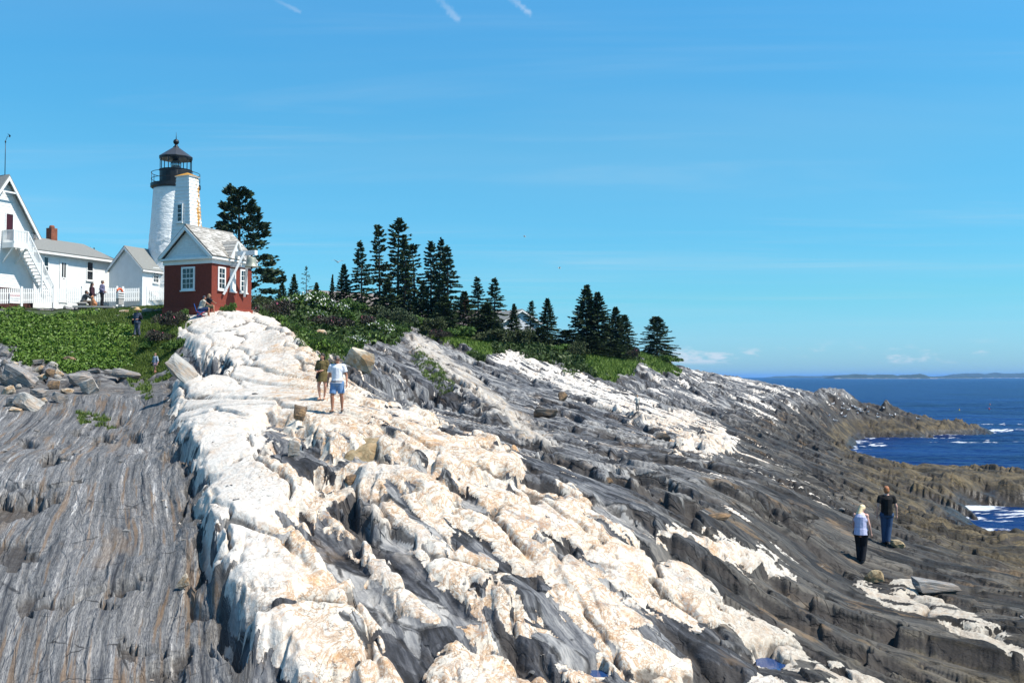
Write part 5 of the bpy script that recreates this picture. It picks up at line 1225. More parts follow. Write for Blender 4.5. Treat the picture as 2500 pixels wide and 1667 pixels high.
TREES = [
 ('full1', 716, 670, 96, 40, 'small spruce top rising above the bushes near the big pine'),
 ('sparse', 752, 650, 100, 34, 'thin half bare spruce above the bushes right of the big pine'),
 ('full1', 690, 690, 92, 46, 'low bushy spruce beside the dark pine'),
 ('full1', 776, 690, 98, 40, 'squat spruce in the bushes below the thin bare one'),
 ('full1', 807, 671, 110, 22, 'tiny pointed spruce left of the dark shingled gable'),
 ('full1', 840, 646, 104, 56, 'short conical spruce directly above the dark shingled gable'),
 ('tall3', 886, 589, 104, 50, 'leftmost tall spruce of the ridge group, standing free'),
 ('tall1', 930, 551, 108, 46, 'tall thin spruce with ragged tip, second in the ridge group'),
 ('tall1', 970, 534, 110, 66, 'tallest spruce of the ridge group with clubbed tip'),
 ('tall3', 990, 580, 106, 50, 'spruce pressed against the right side of the tallest one'),
 ('tall2', 1016, 596, 108, 46, 'spruce with open branches between the tallest and the middle cluster'),
 ('tall1', 1052, 590, 108, 44, 'left member of the close cluster of three in mid ridge'),
 ('tall3', 1071, 583, 106, 50, 'middle and tallest of the close cluster of three'),
 ('tall3', 1093, 600, 104, 60, 'right member of the close cluster of three'),
 ('full1', 1032, 690, 104, 60, 'low dark spruce filling the gap under the open branched one'),
 ('full1', 945, 680, 104, 70, 'low dark spruce at the foot of the thin ragged one'),
 ('full1', 1130, 712, 100, 74, 'wide low spruce below the cluster of three'),
 ('full1', 1085, 720, 98, 80, 'broad dark spruce skirt at the foot of the cluster'),
 ('tall3', 1168, 676, 102, 46, 'spruce with a rounded top left of the pair near the far house'),
 ('tall3', 1206, 678, 104, 50, 'pointed spruce right of the round topped one'),
 ('full1', 1190, 740, 99, 90, 'low wide spruce beneath the pair near the far house'),
 ('full1', 1255, 742, 100, 44, 'small spruce in front of the grey gabled house at right'),
 ('tall3', 1294, 735, 104, 34, 'slim spruce just right of the grey gabled house'),
 ('full1', 1337, 729, 106, 58, 'conical spruce standing between the slim one and the dense trio'),
 ('full1', 1430, 696, 110, 88, 'tall dense spruce, left of the dense trio'),
 ('full1', 1462, 714, 110, 84, 'dense spruce in the centre of the dense trio'),
 ('full1', 1502, 750, 111, 66, 'ragged lower spruce, right of the dense trio'),
 ('full2', 1522, 770, 112, 60, 'short wide spruce leaning to the sea beside the trio'),
 ('full2', 1604, 774, 115, 80, 'last round spruce of the ridge, alone nearest to the sea'),
 ('full2', 1385, 806, 102, 90, 'flat topped low spruce with bare stems under the conical one'),
 ('full2', 1445, 820, 102, 90, 'wide low evergreen below the dense trio'),
 ('full2', 1500, 832, 103, 80, 'low dark evergreen at the seaward foot of the trio'),
 ('full2', 1320, 800, 103, 70, 'low evergreen beneath the slim spruce'),
 ('full1', 215, 603, 98, 14, 'small spruce tip showing above the long grey roof, left one'),
 ('full1', 236, 607, 100, 22, 'small spruce tip showing above the long grey roof, right one'),
]
for (k, px, yt, Y, w, lb) in TREES: tree(k, px, yt, Y, w, lb)

# ------------------------------------------------------------------ shrubs
def shrub_mesh(seed, n, size, lumps=9, twiggy=0.0):
    rng = np.random.RandomState(seed); C = rng.normal(size=(lumps, 3)) * [0.5, 0.5, 0.2]; C[:, 2] = np.abs(C[:, 2]) + 0.35; Rr = rng.uniform(0.3, 0.6, lumps)
    k = rng.randint(0, lumps, n); d = rng.normal(size=(n, 3)); d /= np.linalg.norm(d, axis=1, keepdims=True); d[:, 2] = np.abs(d[:, 2]) * 0.9 - 0.15
    P = C[k] + d * (Rr[k] * rng.uniform(0.55, 1.05, n))[:, None]; P[:, 2] = np.maximum(P[:, 2], 0.0)
    ok = P[:, 2] >= 0
    return tufts(P[ok], d[ok] + rng.normal(size=(ok.sum(), 3)) * 0.7, size, rng, 1.0), P, d
M['rose_leaf'] = leaf_mat('rose leaves', (0.040, 0.085, 0.014), (0.078, 0.148, 0.026), (0.14, 0.225, 0.042))
M['dull_leaf'] = leaf_mat('dull leaves', (0.032, 0.048, 0.016), (0.060, 0.080, 0.028), (0.09, 0.105, 0.04))
M['brown_leaf'] = leaf_mat('brown twiggy foliage', (0.035, 0.027, 0.022), (0.060, 0.050, 0.042), (0.040, 0.060, 0.025))
M['olive_leaf'] = leaf_mat('pale juniper', (0.040, 0.062, 0.028), (0.060, 0.085, 0.040), (0.085, 0.11, 0.05))
M['petal'] = simple_mat('white petals', (0.85, 0.84, 0.80), 0.6, 0.03)
M['pink'] = simple_mat('pink petals', (0.55, 0.12, 0.20), 0.6, 0.1)
SHR = {}
for key, seed, n, sz, mt, blossom in (('white_rose', 1, 2600, 0.085, 'rose_leaf', 'petal'), ('green', 2, 2400, 0.09, 'rose_leaf', None), ('brown', 3, 2600, 0.075, 'brown_leaf', 'pink'), ('juniper', 4, 3400, 0.06, 'olive_leaf', None), ('dull', 5, 2600, 0.08, 'dull_leaf', None)):
    (V, F), P, d = shrub_mesh(seed, n, sz); lm_ = np_mesh('foliage', V, F); lm_.materials.append(M[mt])
    bm_ = None
    if blossom:
        rng = np.random.RandomState(seed + 50); ok = np.where((P[:, 2] > 0.35) & (d[:, 2] > 0.0))[0]; cc = rng.choice(ok, 230 if blossom == 'petal' else 16, replace=False)
        Pb = P[cc] + d[cc] * 0.06
        v1, f1 = tufts(Pb, rng.normal(size=(len(Pb), 3)), 0.075, rng, 1.0); v2, f2 = tufts(Pb, rng.normal(size=(len(Pb), 3)), 0.07, rng, 1.0)
        bm_ = np_mesh('blossoms', np.concatenate([v1, v2]), np.concatenate([f1, f2 + len(v1)])); bm_.materials.append(M[blossom])
    st_ = []; sf_ = []
    SHR[key] = (lm_, bm_)
def shrub(kind, px, pybase, Y, wpx, hpx, label, group='bushes on the ridge'):
    a, b_ = ray(px, pybase); x = a * Y; g = ground(x, Y); s = wpx * Y / FPX / 2.2; hz = hpx * Y / FPX / 1.15
    r = empty('shrub', (x, Y, min(g, CAMZ + b_ * Y) - 0.05), random.Random(int(px * 7 + pybase)).uniform(0, 6.28)); tag(r, label, 'shrub', group)
    lm_, bm_ = SHR[kind]
    for nm, me in (('foliage', lm_), ('blossoms', bm_)):
        if me is None: continue
        o = bpy.data.objects.new(nm, me); COL.objects.link(o); o.parent = r; o.scale = (s, s, hz)
SHRUBS = [
 ('brown', 668, 772, 68, 100, 62, 'brownish twiggy bush against the right corner of the red bell house'),
 ('dull', 640, 730, 76, 90, 46, 'dull dark bush at the foot of the big pine'),
 ('green', 700, 720, 84, 100, 40, 'green bush behind the brownish twiggy one'),
 ('white_rose', 745, 752, 80, 120, 58, 'white flowering rose bush, highest on the ridge'),
 ('white_rose', 800, 770, 78, 110, 56, 'white flowering rose bush right of the highest one'),
 ('white_rose', 755, 800, 72, 90, 48, 'white flowering rose bush low above the pale rocks'),
 ('brown', 800, 808, 70, 100, 50, 'brownish leafed bush under the white roses'),
 ('green', 845, 800, 74, 80, 44, 'green bush between the white roses and the orange boulder'),
 ('white_rose', 868, 832, 66, 64, 34, 'small white flowering bush beside the single white stone'),
 ('brown', 882, 798, 78, 70, 44, 'brown grey twiggy bush left of the pale round juniper'),
 ('white_rose', 932, 806, 76, 90, 44, 'white flowering bush above the start of the tan rock slab'),
 ('green', 965, 800, 82, 70, 36, 'green bush behind the tan rock slab'),
 ('juniper', 985, 806, 90, 92, 64, 'pale green round juniper below the tallest spruce'),
 ('dull', 1050, 812, 92, 70, 50, 'grey green bush right of the round juniper'),
 ('brown', 1075, 815, 90, 50, 36, 'greyish twiggy bush below the cluster of three spruces'),
 ('green', 1130, 815, 94, 110, 40, 'dark green bush below the wide low spruce'),
 ('dull', 1210, 822, 96, 110, 46, 'dark bush under the pair of spruces near the far house'),
 ('dull', 1270, 835, 98, 80, 50, 'dark bush under the small spruce before the grey house'),
 ('dull', 1420, 870, 98, 64, 46, 'small dark bush in front of the wide low evergreen'),
 ('brown', 1545, 870, 104, 34, 42, 'tangle of silvery brown twigs left of the last spruce'),
 ('green', 1630, 880, 112, 60, 26, 'green bush on the seaward side under the last spruce'),
 ('green', 1380, 852, 99, 80, 26, 'bright low bush with pale flowers under the flat topped spruce'),
 ('brown', 415, 800, 57.5, 74, 58, 'reddish brown wild rose bush left of the white rock hump'),
 ('brown', 392, 838, 56, 70, 44, 'dark wild rose bush with pink flowers above the child'),
 ('green', 440, 868, 54, 70, 46, 'dark green bush in the hollow behind the leaning pale slab'),
 ('green', 370, 862, 56, 60, 36, 'green bush beside the path just above the child'),
 ('green', 562, 770, 59, 36, 34, 'small green bush at the foot of the front corner of the bell house'),
 ('green', 452, 772, 59.5, 30, 26, 'small green bush under the bell house window'),
 ('dull', 610, 700, 90, 60, 40, 'dark bush left behind the brownish one'),
 ('green', 860, 760, 92, 80, 50, 'green bush below the dark shingled gable'),
 ('green', 1020, 780, 99, 110, 40, 'green undergrowth bush beneath the middle spruces'),
 ('dull', 900, 770, 98, 80, 44, 'dark bush at the foot of the free standing tall spruce'),
]
for t_ in SHRUBS: shrub(*t_)

# ------------------------------------------------------------------ ground cover and grass
M['cover'] = leaf_mat('leafy ground cover', (0.055, 0.108, 0.013), (0.100, 0.180, 0.022), (0.18, 0.27, 0.045), 0.5)
M['grass'] = leaf_mat('rough grass', (0.055, 0.100, 0.012), (0.095, 0.150, 0.022), (0.15, 0.19, 0.045), 0.6)
M['grass_bright'] = leaf_mat('bright rough grass', (0.085, 0.15, 0.018), (0.14, 0.22, 0.03), (0.20, 0.27, 0.055), 0.6)  # lighter green for the brighter grass patches
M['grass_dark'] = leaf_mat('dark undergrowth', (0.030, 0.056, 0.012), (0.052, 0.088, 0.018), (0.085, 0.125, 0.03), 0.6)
rngc = np.random.RandomState(5)
inview = (np.abs(gA) < 0.53) & (gY < 135)
def sample(mask, n):
    ii = np.flatnonzero(mask.ravel()); k = rngc.choice(ii, n); r, c = np.divmod(k, NC)
    fr = rngc.rand(n); fc = rngc.rand(n); r = np.minimum(r, NR - 2); c = np.minimum(c, NC - 2)
    l = LN[r] + (LN[r + 1] - LN[r]) * fr; a = AX[c] + (AX[c + 1] - AX[c]) * fc; y = np.exp(l); x = a * y
    return x, y, ground_v(x, y)
gm_full = (m_green > 0.55) & inview
PATHP = [(58,758),(62,747),(190,744),(196,756),(150,762),(90,762)]
pathm = poly_sdf(PATHP) > -2
lawn = (gPX + 70 * n1 > 215) & (gPX < 420) & (gPY > 725) & (gPY + 45 * gnoise(gX32 / 2.5, gY32 / 2.5, 77) < 795)
left = gm_full & (gPX < 460) & ~pathm
dirt = poly_sdf([(318,828),(345,822),(352,870),(366,912),(340,918),(326,880),(316,850)]) > 0
def cover(name, mask, n, size, mat, upright=0.5, lift_=0.06):
    x, y, z = sample(mask, n); P = np.stack([x, y, z + rngc.uniform(0, lift_, n)], 1)
    D = rngc.normal(size=(n, 3)); D[:, 2] = np.abs(D[:, 2]) * upright + 0.1
    V, F = tufts(P, D, 1.0, rngc, 0.8); s = (size * (0.6 + 0.8 * rngc.rand(n)))[:, None]
    V = (V.reshape(n, 4, 3) - P[:, None]) * s[:, :, None] * 1.0 + P[:, None]
    tag(link(name, np_mesh(name, V.reshape(-1, 3), F), mat), kind='stuff')
def blades(name, mask, n, h, mat, w=0.012):
    x, y, z = sample(mask, n); az = rngc.rand(n) * 6.28; hh_ = h * (0.5 + rngc.rand(n)); lean = rngc.normal(size=(n, 2)) * hh_[:, None] * 0.35; ww = w * (1 + y / 60)
    a = np.stack([x - np.cos(az) * ww, y - np.sin(az) * ww, z - 0.02], 1); b_ = np.stack([x + np.cos(az) * ww, y + np.sin(az) * ww, z - 0.02], 1); c = np.stack([x + lean[:, 0], y + lean[:, 1], z + hh_], 1)
    V = np.stack([a, b_, c], 1).reshape(-1, 3); tag(link(name, np_mesh(name, V, np.arange(3 * n).reshape(n, 3)), mat), kind='stuff')
cover('ground_cover', left & ~lawn & ~dirt & (gPX + 40 * n1 < 330), 90000, 0.10, M['cover'], 0.6, 0.16)
blades('grass', (left & (lawn | (gPX > 285) | dirt)) & (gY < 80), 60000, 0.13, M['grass'], 0.014)
rg = gm_full & (gPX >= 600)
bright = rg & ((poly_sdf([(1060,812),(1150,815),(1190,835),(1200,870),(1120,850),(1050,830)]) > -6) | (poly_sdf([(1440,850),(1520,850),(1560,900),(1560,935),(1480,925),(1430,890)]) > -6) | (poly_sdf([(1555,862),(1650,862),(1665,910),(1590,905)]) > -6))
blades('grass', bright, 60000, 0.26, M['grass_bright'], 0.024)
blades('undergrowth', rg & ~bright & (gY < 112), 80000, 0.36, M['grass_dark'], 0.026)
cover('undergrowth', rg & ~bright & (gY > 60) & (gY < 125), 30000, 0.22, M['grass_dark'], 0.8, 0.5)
cover('ground_cover', rg & (gPX < 1000) & (gPX > 660) & (gY < 90), 24000, 0.16, M['cover'], 0.8, 0.35)
# tufts rooted in cracks
tuftm = sum(((poly_sdf(P) > 0) for P in ([(300,905),(360,915),(375,960),(360,975),(310,930)], [(180,1000),(260,1010),(290,1035),(200,1040)], [(1000,870),(1020,860),(1060,900),(1110,950),(1090,960),(1030,910)], [(1380,900),(1420,912),(1400,925),(1370,912)], [(700,830),(760,870),(850,880),(840,850),(760,830)])), np.zeros_like(gA, bool)) > 0
blades('grass_tufts', tuftm & (fbm(gX32 / 0.7, gY32 / 0.7, 88, 2) > 0.1), 9000, 0.14, M['grass'], 0.012)

# gravel path draped over the ground
gx_ = []; 
def drape(name, P, mat, lift_=0.02, nx=30, ny=8):
    # P: four photo corners (near left, near right, far right, far left)
    cs = [hit(*p) for p in P]; vs = []; 
    for j in range(ny + 1):
        for i in range(nx + 1):
            u, v = i / nx, j / ny; q = (cs[0] * (1 - u) + cs[1] * u) * (1 - v) + (cs[3] * (1 - u) + cs[2] * u) * v
            vs.append((q.x, q.y, ground(q.x, q.y) + lift_))
    I = np.arange((nx + 1) * (ny + 1)).reshape(ny + 1, nx + 1); F = np.stack([I[:-1, :-1], I[:-1, 1:], I[1:, 1:], I[1:, :-1]], -1).reshape(-1, 4)
    o = link(name, np_mesh(name, vs, F, True), mat); tag(o, kind='structure'); return o
M['gravel'] = simple_mat('grey gravel', (0.24, 0.22, 0.21), 0.95, 0.3, 18.0, 0.02)
drape('gravel_path', [(60, 757), (196, 757), (190, 747), (64, 747)], M['gravel'], 0.05)

# ------------------------------------------------------------------ loose rocks
def rock_mat(name, c0, c1, c2, stain=0.0, freq=9.0, lam=(0.35, 0.9, 4.0)):
    m, nt, b = new_mat(name); oc = nt.node('ShaderNodeTexCoord').outputs['Object']
    n = nt.noise(nt.mul(oc, lam), freq * 0.5, 6.0, 0.72, 0.3); f = nt.noise(oc, 8.0, 5.0, 0.65); g = nt.noise(oc, 1.7, 4.0, 0.6)
    col = nt.ramp(n, [(0.33, c0), (0.5, c1), (0.66, c2)])
    if stain: col = nt.mix(nt.math('MULTIPLY', nt.step(nt.math('ADD', g, nt.math('MULTIPLY', nt.math('SUBTRACT', f, 0.5), 0.5)), 0.48, 0.62), stain), col, nt.mix(f, (0.24, 0.12, 0.05), (0.55, 0.34, 0.16)))
    nt.put(b.inputs['Base Color'], col); b.inputs['Roughness'].default_value = 0.9
    nt.put(b.inputs['Normal'], nt.bump(nt.math('ADD', n, nt.math('MULTIPLY', f, 0.5)), 0.05, 0.9)); return m
RK = {'grey': rock_mat('grey slate block', (0.05, 0.05, 0.053), (0.19, 0.187, 0.183), (0.36, 0.35, 0.33), 0.25),
      'dark': rock_mat('dark slate block', (0.03, 0.03, 0.03), (0.085, 0.08, 0.075), (0.15, 0.14, 0.13), 0.3),
      'pale': rock_mat('pale block', (0.15, 0.145, 0.135), (0.33, 0.318, 0.295), (0.48, 0.465, 0.43), 0.35),
      'tan': rock_mat('tan block', (0.26, 0.20, 0.13), (0.46, 0.39, 0.30), (0.60, 0.54, 0.45), 0.9, lam=(0.8, 1.0, 1.2)),
      'brown': rock_mat('brown block', (0.05, 0.035, 0.025), (0.14, 0.10, 0.07), (0.26, 0.18, 0.11), 0.6),
      'olive': rock_mat('mossy gold brown block', (0.14, 0.10, 0.05), (0.27, 0.21, 0.12), (0.40, 0.34, 0.22), 0.4, lam=(0.9, 1.0, 1.2))}
def rock_mesh(seed, round_=0.15):
    rng = random.Random(seed); bm = bmesh.new()
    for i in range(26):
        v = Vector((rng.uniform(-1, 1), rng.uniform(-1, 1), rng.uniform(-1, 1)))
        mx = max(abs(v.x), abs(v.y), abs(v.z)); v = v / mx * (1 - round_ * rng.random() * 1.6)
        v = Vector((v.x, v.y * rng.uniform(0.85, 1.0), v.z * rng.uniform(0.8, 1.0))); bm.verts.new(v * 0.5)
    r = bmesh.ops.convex_hull(bm, input=bm.verts); bmesh.ops.delete(bm, geom=[g for g in r['geom_interior'] if isinstance(g, bmesh.types.BMVert)], context='VERTS')
    bmesh.ops.triangulate(bm, faces=bm.faces)
    bmesh.ops.subdivide_edges(bm, edges=bm.edges, cuts=2, use_grid_fill=True)
    from mathutils import noise as mn
    for v in bm.verts: v.co += v.co.normalized() * 0.05 * (mn.noise(v.co * 3.1 + Vector((seed, 0, 0))) + 0.5 * mn.noise(v.co * 8 + Vector((seed, 3, 0))))
    m = bpy.data.meshes.new('boulder'); bm.to_mesh(m); bm.free(); return m
def boulder(x0, x1, y0, y1, kind, label, seed=None, tilt=(0, 0, 0), depth=1.0, name='boulder', cat='boulder', group=None, sink=0.15, Y=None, round_=0.15, cover_h=1.0):
    px = (x0 + x1) / 2; p = hit(px, y1 - 1) if Y is None else None
    if p is None: a, b_ = ray(px, y1); p = Vector((a * Y, Y, ground(a * Y, Y)))
    s = p.y / FPX; w = (x1 - x0) * s; hgt = (y1 - y0) * s
    seed = seed if seed is not None else int(px * 13 + y0)
    m = rock_mesh(seed, round_); m.materials.append(RK[kind]); o = bpy.data.objects.new(name, m); COL.objects.link(o)
    d = w * depth * 0.7; o.scale = (w * 1.08, d, hgt * (1 + sink) * cover_h)
    o.location = (p.x, p.y + d * 0.35, p.z + hgt * 0.5 - sink * hgt * 0.5); rr = random.Random(seed)
    o.rotation_euler = (tilt[0], tilt[1], tilt[2] if tilt[2] else rr.uniform(-0.5, 0.5)); tag(o, label, cat, group); return o
gA_ = 'loose slate blocks heaped along the lower edge of the grass'
LOOSE = [
 (0,20,849,872,'grey','grey block half sunk in the leafy green at the left edge, above the heap',(0,.1,0)),
 (0,18,874,895,'grey','grey block at the left edge just below the half sunk one',(0,-.4,.2)),
 (-6,86,888,946,'grey','biggest long grey slab of the heap, sloping down to the right',(0,.45,.1)),
 (-8,36,906,944,'grey','square grey block under the left end of the biggest slab',(0,.15,.1)),
 (52,86,905,936,'grey','rounded grey block leaning on the right end of the biggest slab',(.2,.3,.3)),
 (27,43,881,899,'tan','small orange tan pointed stone above the biggest slab',(0,.5,.1)),
 (62,107,876,891,'grey','log shaped grey slab lying level in the grass',(0,-.12,.1)),
 (118,141,881,898,'pale','pale angular stone at the top of the heap, ringed by grass',(0,.4,.3)),
 (81,108,891,912,'tan','tan triangular stone below the log shaped slab',(0,-.5,.2)),
 (109,131,895,921,'brown','brown mossy upright stone in the middle of the heap',(0,.2,.2)),
 (129,156,900,919,'tan','pinkish tan stone sloping right beside the mossy upright one',(0,.5,.2)),
 (126,151,914,926,'pale','bright white rounded stone lying before the pinkish one',(0,.05,.2)),
 (86,114,912,929,'tan','narrow tan stone tilted up to the right in the heap',(0,-.45,.1)),
 (-4,35,939,964,'tan','long tan slab tilted up to the right at the left edge',(0,-.4,.1)),
 (19,99,954,1003,'pale','large striped pale pink slab low in the heap',(0,.5,.15)),
 (9,63,967,994,'grey','dark banded slab lying in front of the striped pink one',(0,.1,.1)),
 (69,114,942,973,'grey','splintered grey slab with open layers in the middle of the heap',(0,-.2,.1)),
 (161,222,903,944,'grey','large grey striped boulder with a black shadowed underside',(0,-.15,.3)),
 (191,234,917,964,'pale','pale upright block resting against the large striped boulder',(.2,-.5,.2)),
 (203,243,900,912,'grey','thin flat slab behind the large striped boulder',(0,-.05,.1)),
 (268,345,900,926,'grey','long thin dark slab sloping right towards the child',(0,.28,.1)),
 (250,292,903,918,'grey','small flat slab left of the long thin dark one',(0,.2,.1)),
 (112,144,924,952,'brown','dark brown boulder in the shadow below the white stone',(0,.1,.2)),
 (17,53,993,1007,'tan','flat tan stone at the bottom left of the heap',(0,.15,.1)),
 (90,114,971,986,'tan','small yellow stone right of the striped pink slab',(0,-.5,.1)),
 (144,176,944,962,'tan','low tan wedge under the large striped boulder',(0,.2,.1)),
 (35,51,936,951,'pale','small pale chip standing in the dark gap of the heap',(0,-.6,.1)),
 (120,160,954,985,'grey','grey slab edge at the foot of the heap in mid left',(0,.3,.1)),
 (228,245,920,950,'grey','narrow knobby stone right of the pale upright block',(0,.2,.1)),
 (160,181,858,867,'pale','thin white flake lying in the leafy green',(0,-.4,.1)),
 (152,186,868,884,'brown','brown stone half hidden in the leafy green under the white flake',(0,.15,.1)),
]
for (x0, x1, y0, y1, kd, lb, tl) in LOOSE: boulder(x0 + (x1 - x0) * .06, x1 - (x1 - x0) * .06, y0 + (y1 - y0) * .15, y1, kd, lb, tilt=tl, group=gA_, sink=0.12, round_=0.12)
BIG = [
 (272,304,749,757,'tan','flat brown slab in the grass right of the standing man at the fence',(0,.1,.1),.8),
 (288,316,757,765,'tan','yellowish flat stone in the grass left of the person with the straw hat',(0,0,.1),.8),
 (345,374,751,766,'pale','pale stone in the grass left of the red bell house',(0,0,.1),.8),
 (318,345,749,756,'tan','small flat stone behind the straw hat',(0,0,.1),.8),
 (372,405,755,763,'grey','grey flat stone by the foot of the white tower',(0,0,.1),.8),
 (842,912,846,908,'tan','large orange cream boulder perched above the dark cleft beside the walking couple',(.15,.38,.2),.8),
 (760,797,802,832,'tan','tan pointed slab standing up at the grass edge above the couple',(0,-.75,.1),.5),
 (742,776,812,832,'grey','low grey stone left of the tan pointed slab',(0,.1,.1),.8),
 (880,898,811,824,'pale','single clean white stone in the bushes above the orange boulder',(0,0,.1),.8),
 (1300,1360,997,1021,'dark','black boulder lying on the bright sloping slabs in mid picture',(0,.1,.2),.7),
 (1362,1386,955,980,'brown','brown pointed stone standing on the slabs above the black boulder',(0,-.2,.1),.7),
 (838,876,1158,1186,'brown','dark brown square stone in the gap of the pale rocks',(0,.1,.1),.8),
 (702,730,1074,1116,'pale','light grey squared block beside the blue grey slabs below the couple',(0,.1,.2),.7),
 (714,745,990,1030,'brown','rust brown stone in a fold of the pale rock below the couple',(0,.2,.2),.8),
 (1472,1500,1166,1182,'brown','small brown stone on the smooth grey slabs in the centre',(0,.1,.1),.7),
 (1722,1788,1250,1270,'brown','flat rust red slab on the dark grey ledges',(0,.1,.1),.7),
 (436,462,1398,1442,'tan','orange stone wedged in the crevice beside the pale spine',(.1,.5,.2),.7),
 (1600,1640,1055,1074,'dark','black rounded stone at the left end of the thick light slab',(0,.1,.1),.7),
 (2116,2158,1392,1426,'olive','pale brown knob by a crack below the blonde woman',(0,.1,.1),.9),
 (2236,2344,1418,1452,'grey','smooth rounded grey stone on the ledges right of the brown knob',(0,.14,.1),.8),
 (2176,2215,1318,1338,'olive','pale knob of rock beside the feet of the man in black',(0,.1,.1),.8),
]
for (x0, x1, y0, y1, kd, lb, tl, dp) in BIG: boulder(x0, x1, y0, y1, kd, lb, tilt=tl, depth=dp, round_=0.32 if kd in ('tan', 'olive', 'brown', 'dark') else 0.2)
o = boulder(838, 948, 1036, 1120, 'olive', 'gold brown mossy boulder set in the pale rock below the couple', tilt=(-.35, .15, .15), depth=0.9, sink=0.9, round_=0.22, cover_h=0.75)
# the pale slab leaning in the hollow
o = boulder(402, 492, 866, 940, 'pale', 'large pale slab leaning across the hollow right of the child', tilt=(-0.35, 0.75, 0.3), depth=0.4, sink=0.1, round_=0.3, cover_h=0.72)
# many small angular chips scattered over the ledges
rs = random.Random(9); chipm = [rock_mesh(900 + i, 0.15) for i in range(6)]
vs_, fs_, base_ = [], [], 0
for i in range(420):
    r_, c_ = rs.randrange(60, NR - 30), rs.randrange(26, NC - 26)
    if m_green[r_, c_] > 0.3 or gz[r_, c_] < 1.5: continue
    if gPX[r_, c_] > 500 and hh[r_, c_] > blur(hh[max(0, r_-6):r_+7, max(0, c_-6):c_+7], 0, 0).mean() and rs.random() < 0.7: continue
    me = chipm[i % 6]; s = rs.choice((0.03, 0.04, 0.06, 0.10)) * (0.6 + gY[r_, c_] / 45); R3 = Matrix.Rotation(rs.random() * 6, 3, 'Z') @ Matrix.Rotation(rs.random() - .5, 3, 'X')
    n0 = len(vs_)
    for v in me.vertices:
        q = R3 @ Vector((v.co.x * s * 1.6, v.co.y * s, v.co.z * s * 0.6)); vs_.append((q.x + gX[r_, c_], q.y + gY[r_, c_], q.z + gz[r_, c_] + s * 0.15))
    for p in me.polygons: fs_.append([n0 + k for k in p.vertices])
me = bpy.data.meshes.new('stone_chips'); me.from_pydata(vs_, [], fs_); me.update(); tag(link('stone_chips', me, RK['grey']), kind='stuff')

# ------------------------------------------------------------------ cottages behind the trees
def cottage(label, px, Y, pybase, w, d, he, hr, rz, wallm, roofm, wins=(), chim=None, base_drop=2.0):
    a, b_ = ray(px, pybase); p = Vector((a * Y, Y, CAMZ + b_ * Y)); c = empty('cottage', p, rz); tag(c, label, 'house')
    prism('wall', [(-d / 2, -base_drop), (d / 2, -base_drop), (d / 2, he), (0, hr - 0.06), (-d / 2, he)], 'x', -w / 2, w / 2, wallm, c)
    k = (hr - he) / (d / 2)
    for s in (-1, 1): prism('roof_slope', [(s * (d / 2 + 0.3), he - 0.3 * k), (0, hr), (0, hr + 0.14), (s * (d / 2 + 0.32), he - 0.3 * k + 0.12)], 'x', -w / 2 - 0.3, w / 2 + 0.3, roofm, c)
    for s in (-1, 1):
        for xx in (-w / 2 - 0.36, w / 2 + 0.30): prism('barge_board', [(s * (d / 2 + 0.3), he - 0.3 * k - 0.003), (0, hr - 0.003), (0, hr - 0.18), (s * (d / 2 + 0.1), he - 0.3 * k - 0.1)], 'x', xx, xx + 0.06, M['white'], c)
    for (face, t, z, ww, wh) in wins:
        if face == 'S': window(c, 'S', -d / 2, t - ww / 2, t + ww / 2, z, z + wh, 2, 2, 0.10, False)
        else: window(c, 'F', -w / 2, t - ww / 2, t + ww / 2, z, z + wh, 2, 2, 0.10, False)
    if chim: box('chimney', chim - 0.35, chim + 0.35, -0.35, 0.35, hr - 0.5, hr + 1.5, M['brick'], c)
    return c
M['darkshingle'] = simple_mat('dark brown shingle wall', (0.060, 0.048, 0.042), 0.9, 0.2, 6.0, 0.01, stretch=(1, 1, 4))
M['pinkroof'] = simple_mat('faded pinkish roof', (0.17, 0.145, 0.135), 0.9, 0.15, 9.0, 0.01)
cottage('dark shingled cottage with a white edged gable half hidden by bushes and spruces', 842, 118, 762, 9.0, 6.2, 0.2, 2.2, radians(40), M['darkshingle'], M['pinkroof'], [('F', 0.0, 0.5, 0.7, 0.8), ('S', 1.0, -0.9, 0.8, 0.9)])
cottage('long brown house with pinkish roof and chimney behind the middle spruces', 1075, 128, 850, 15.0, 8.0, 2.0, 4.6, radians(8), M['darkshingle'], M['pinkroof'], [('S', -5.0, 0.0, 0.9, 1.2), ('S', -2.0, 0.0, 0.9, 1.2), ('S', 1.5, 0.0, 0.9, 1.2), ('S', 5.0, 0.0, 0.9, 1.2)], chim=3.2)
cottage('white and grey gabled house peeping out behind the spruces on the right', 1250, 124, 812, 4.6, 5.0, 1.2, 2.6, radians(-62), simple_mat('pale grey wall', (0.55, 0.57, 0.6)), M['asphalt'], [('F', 0.0, -0.4, 0.8, 1.0)])

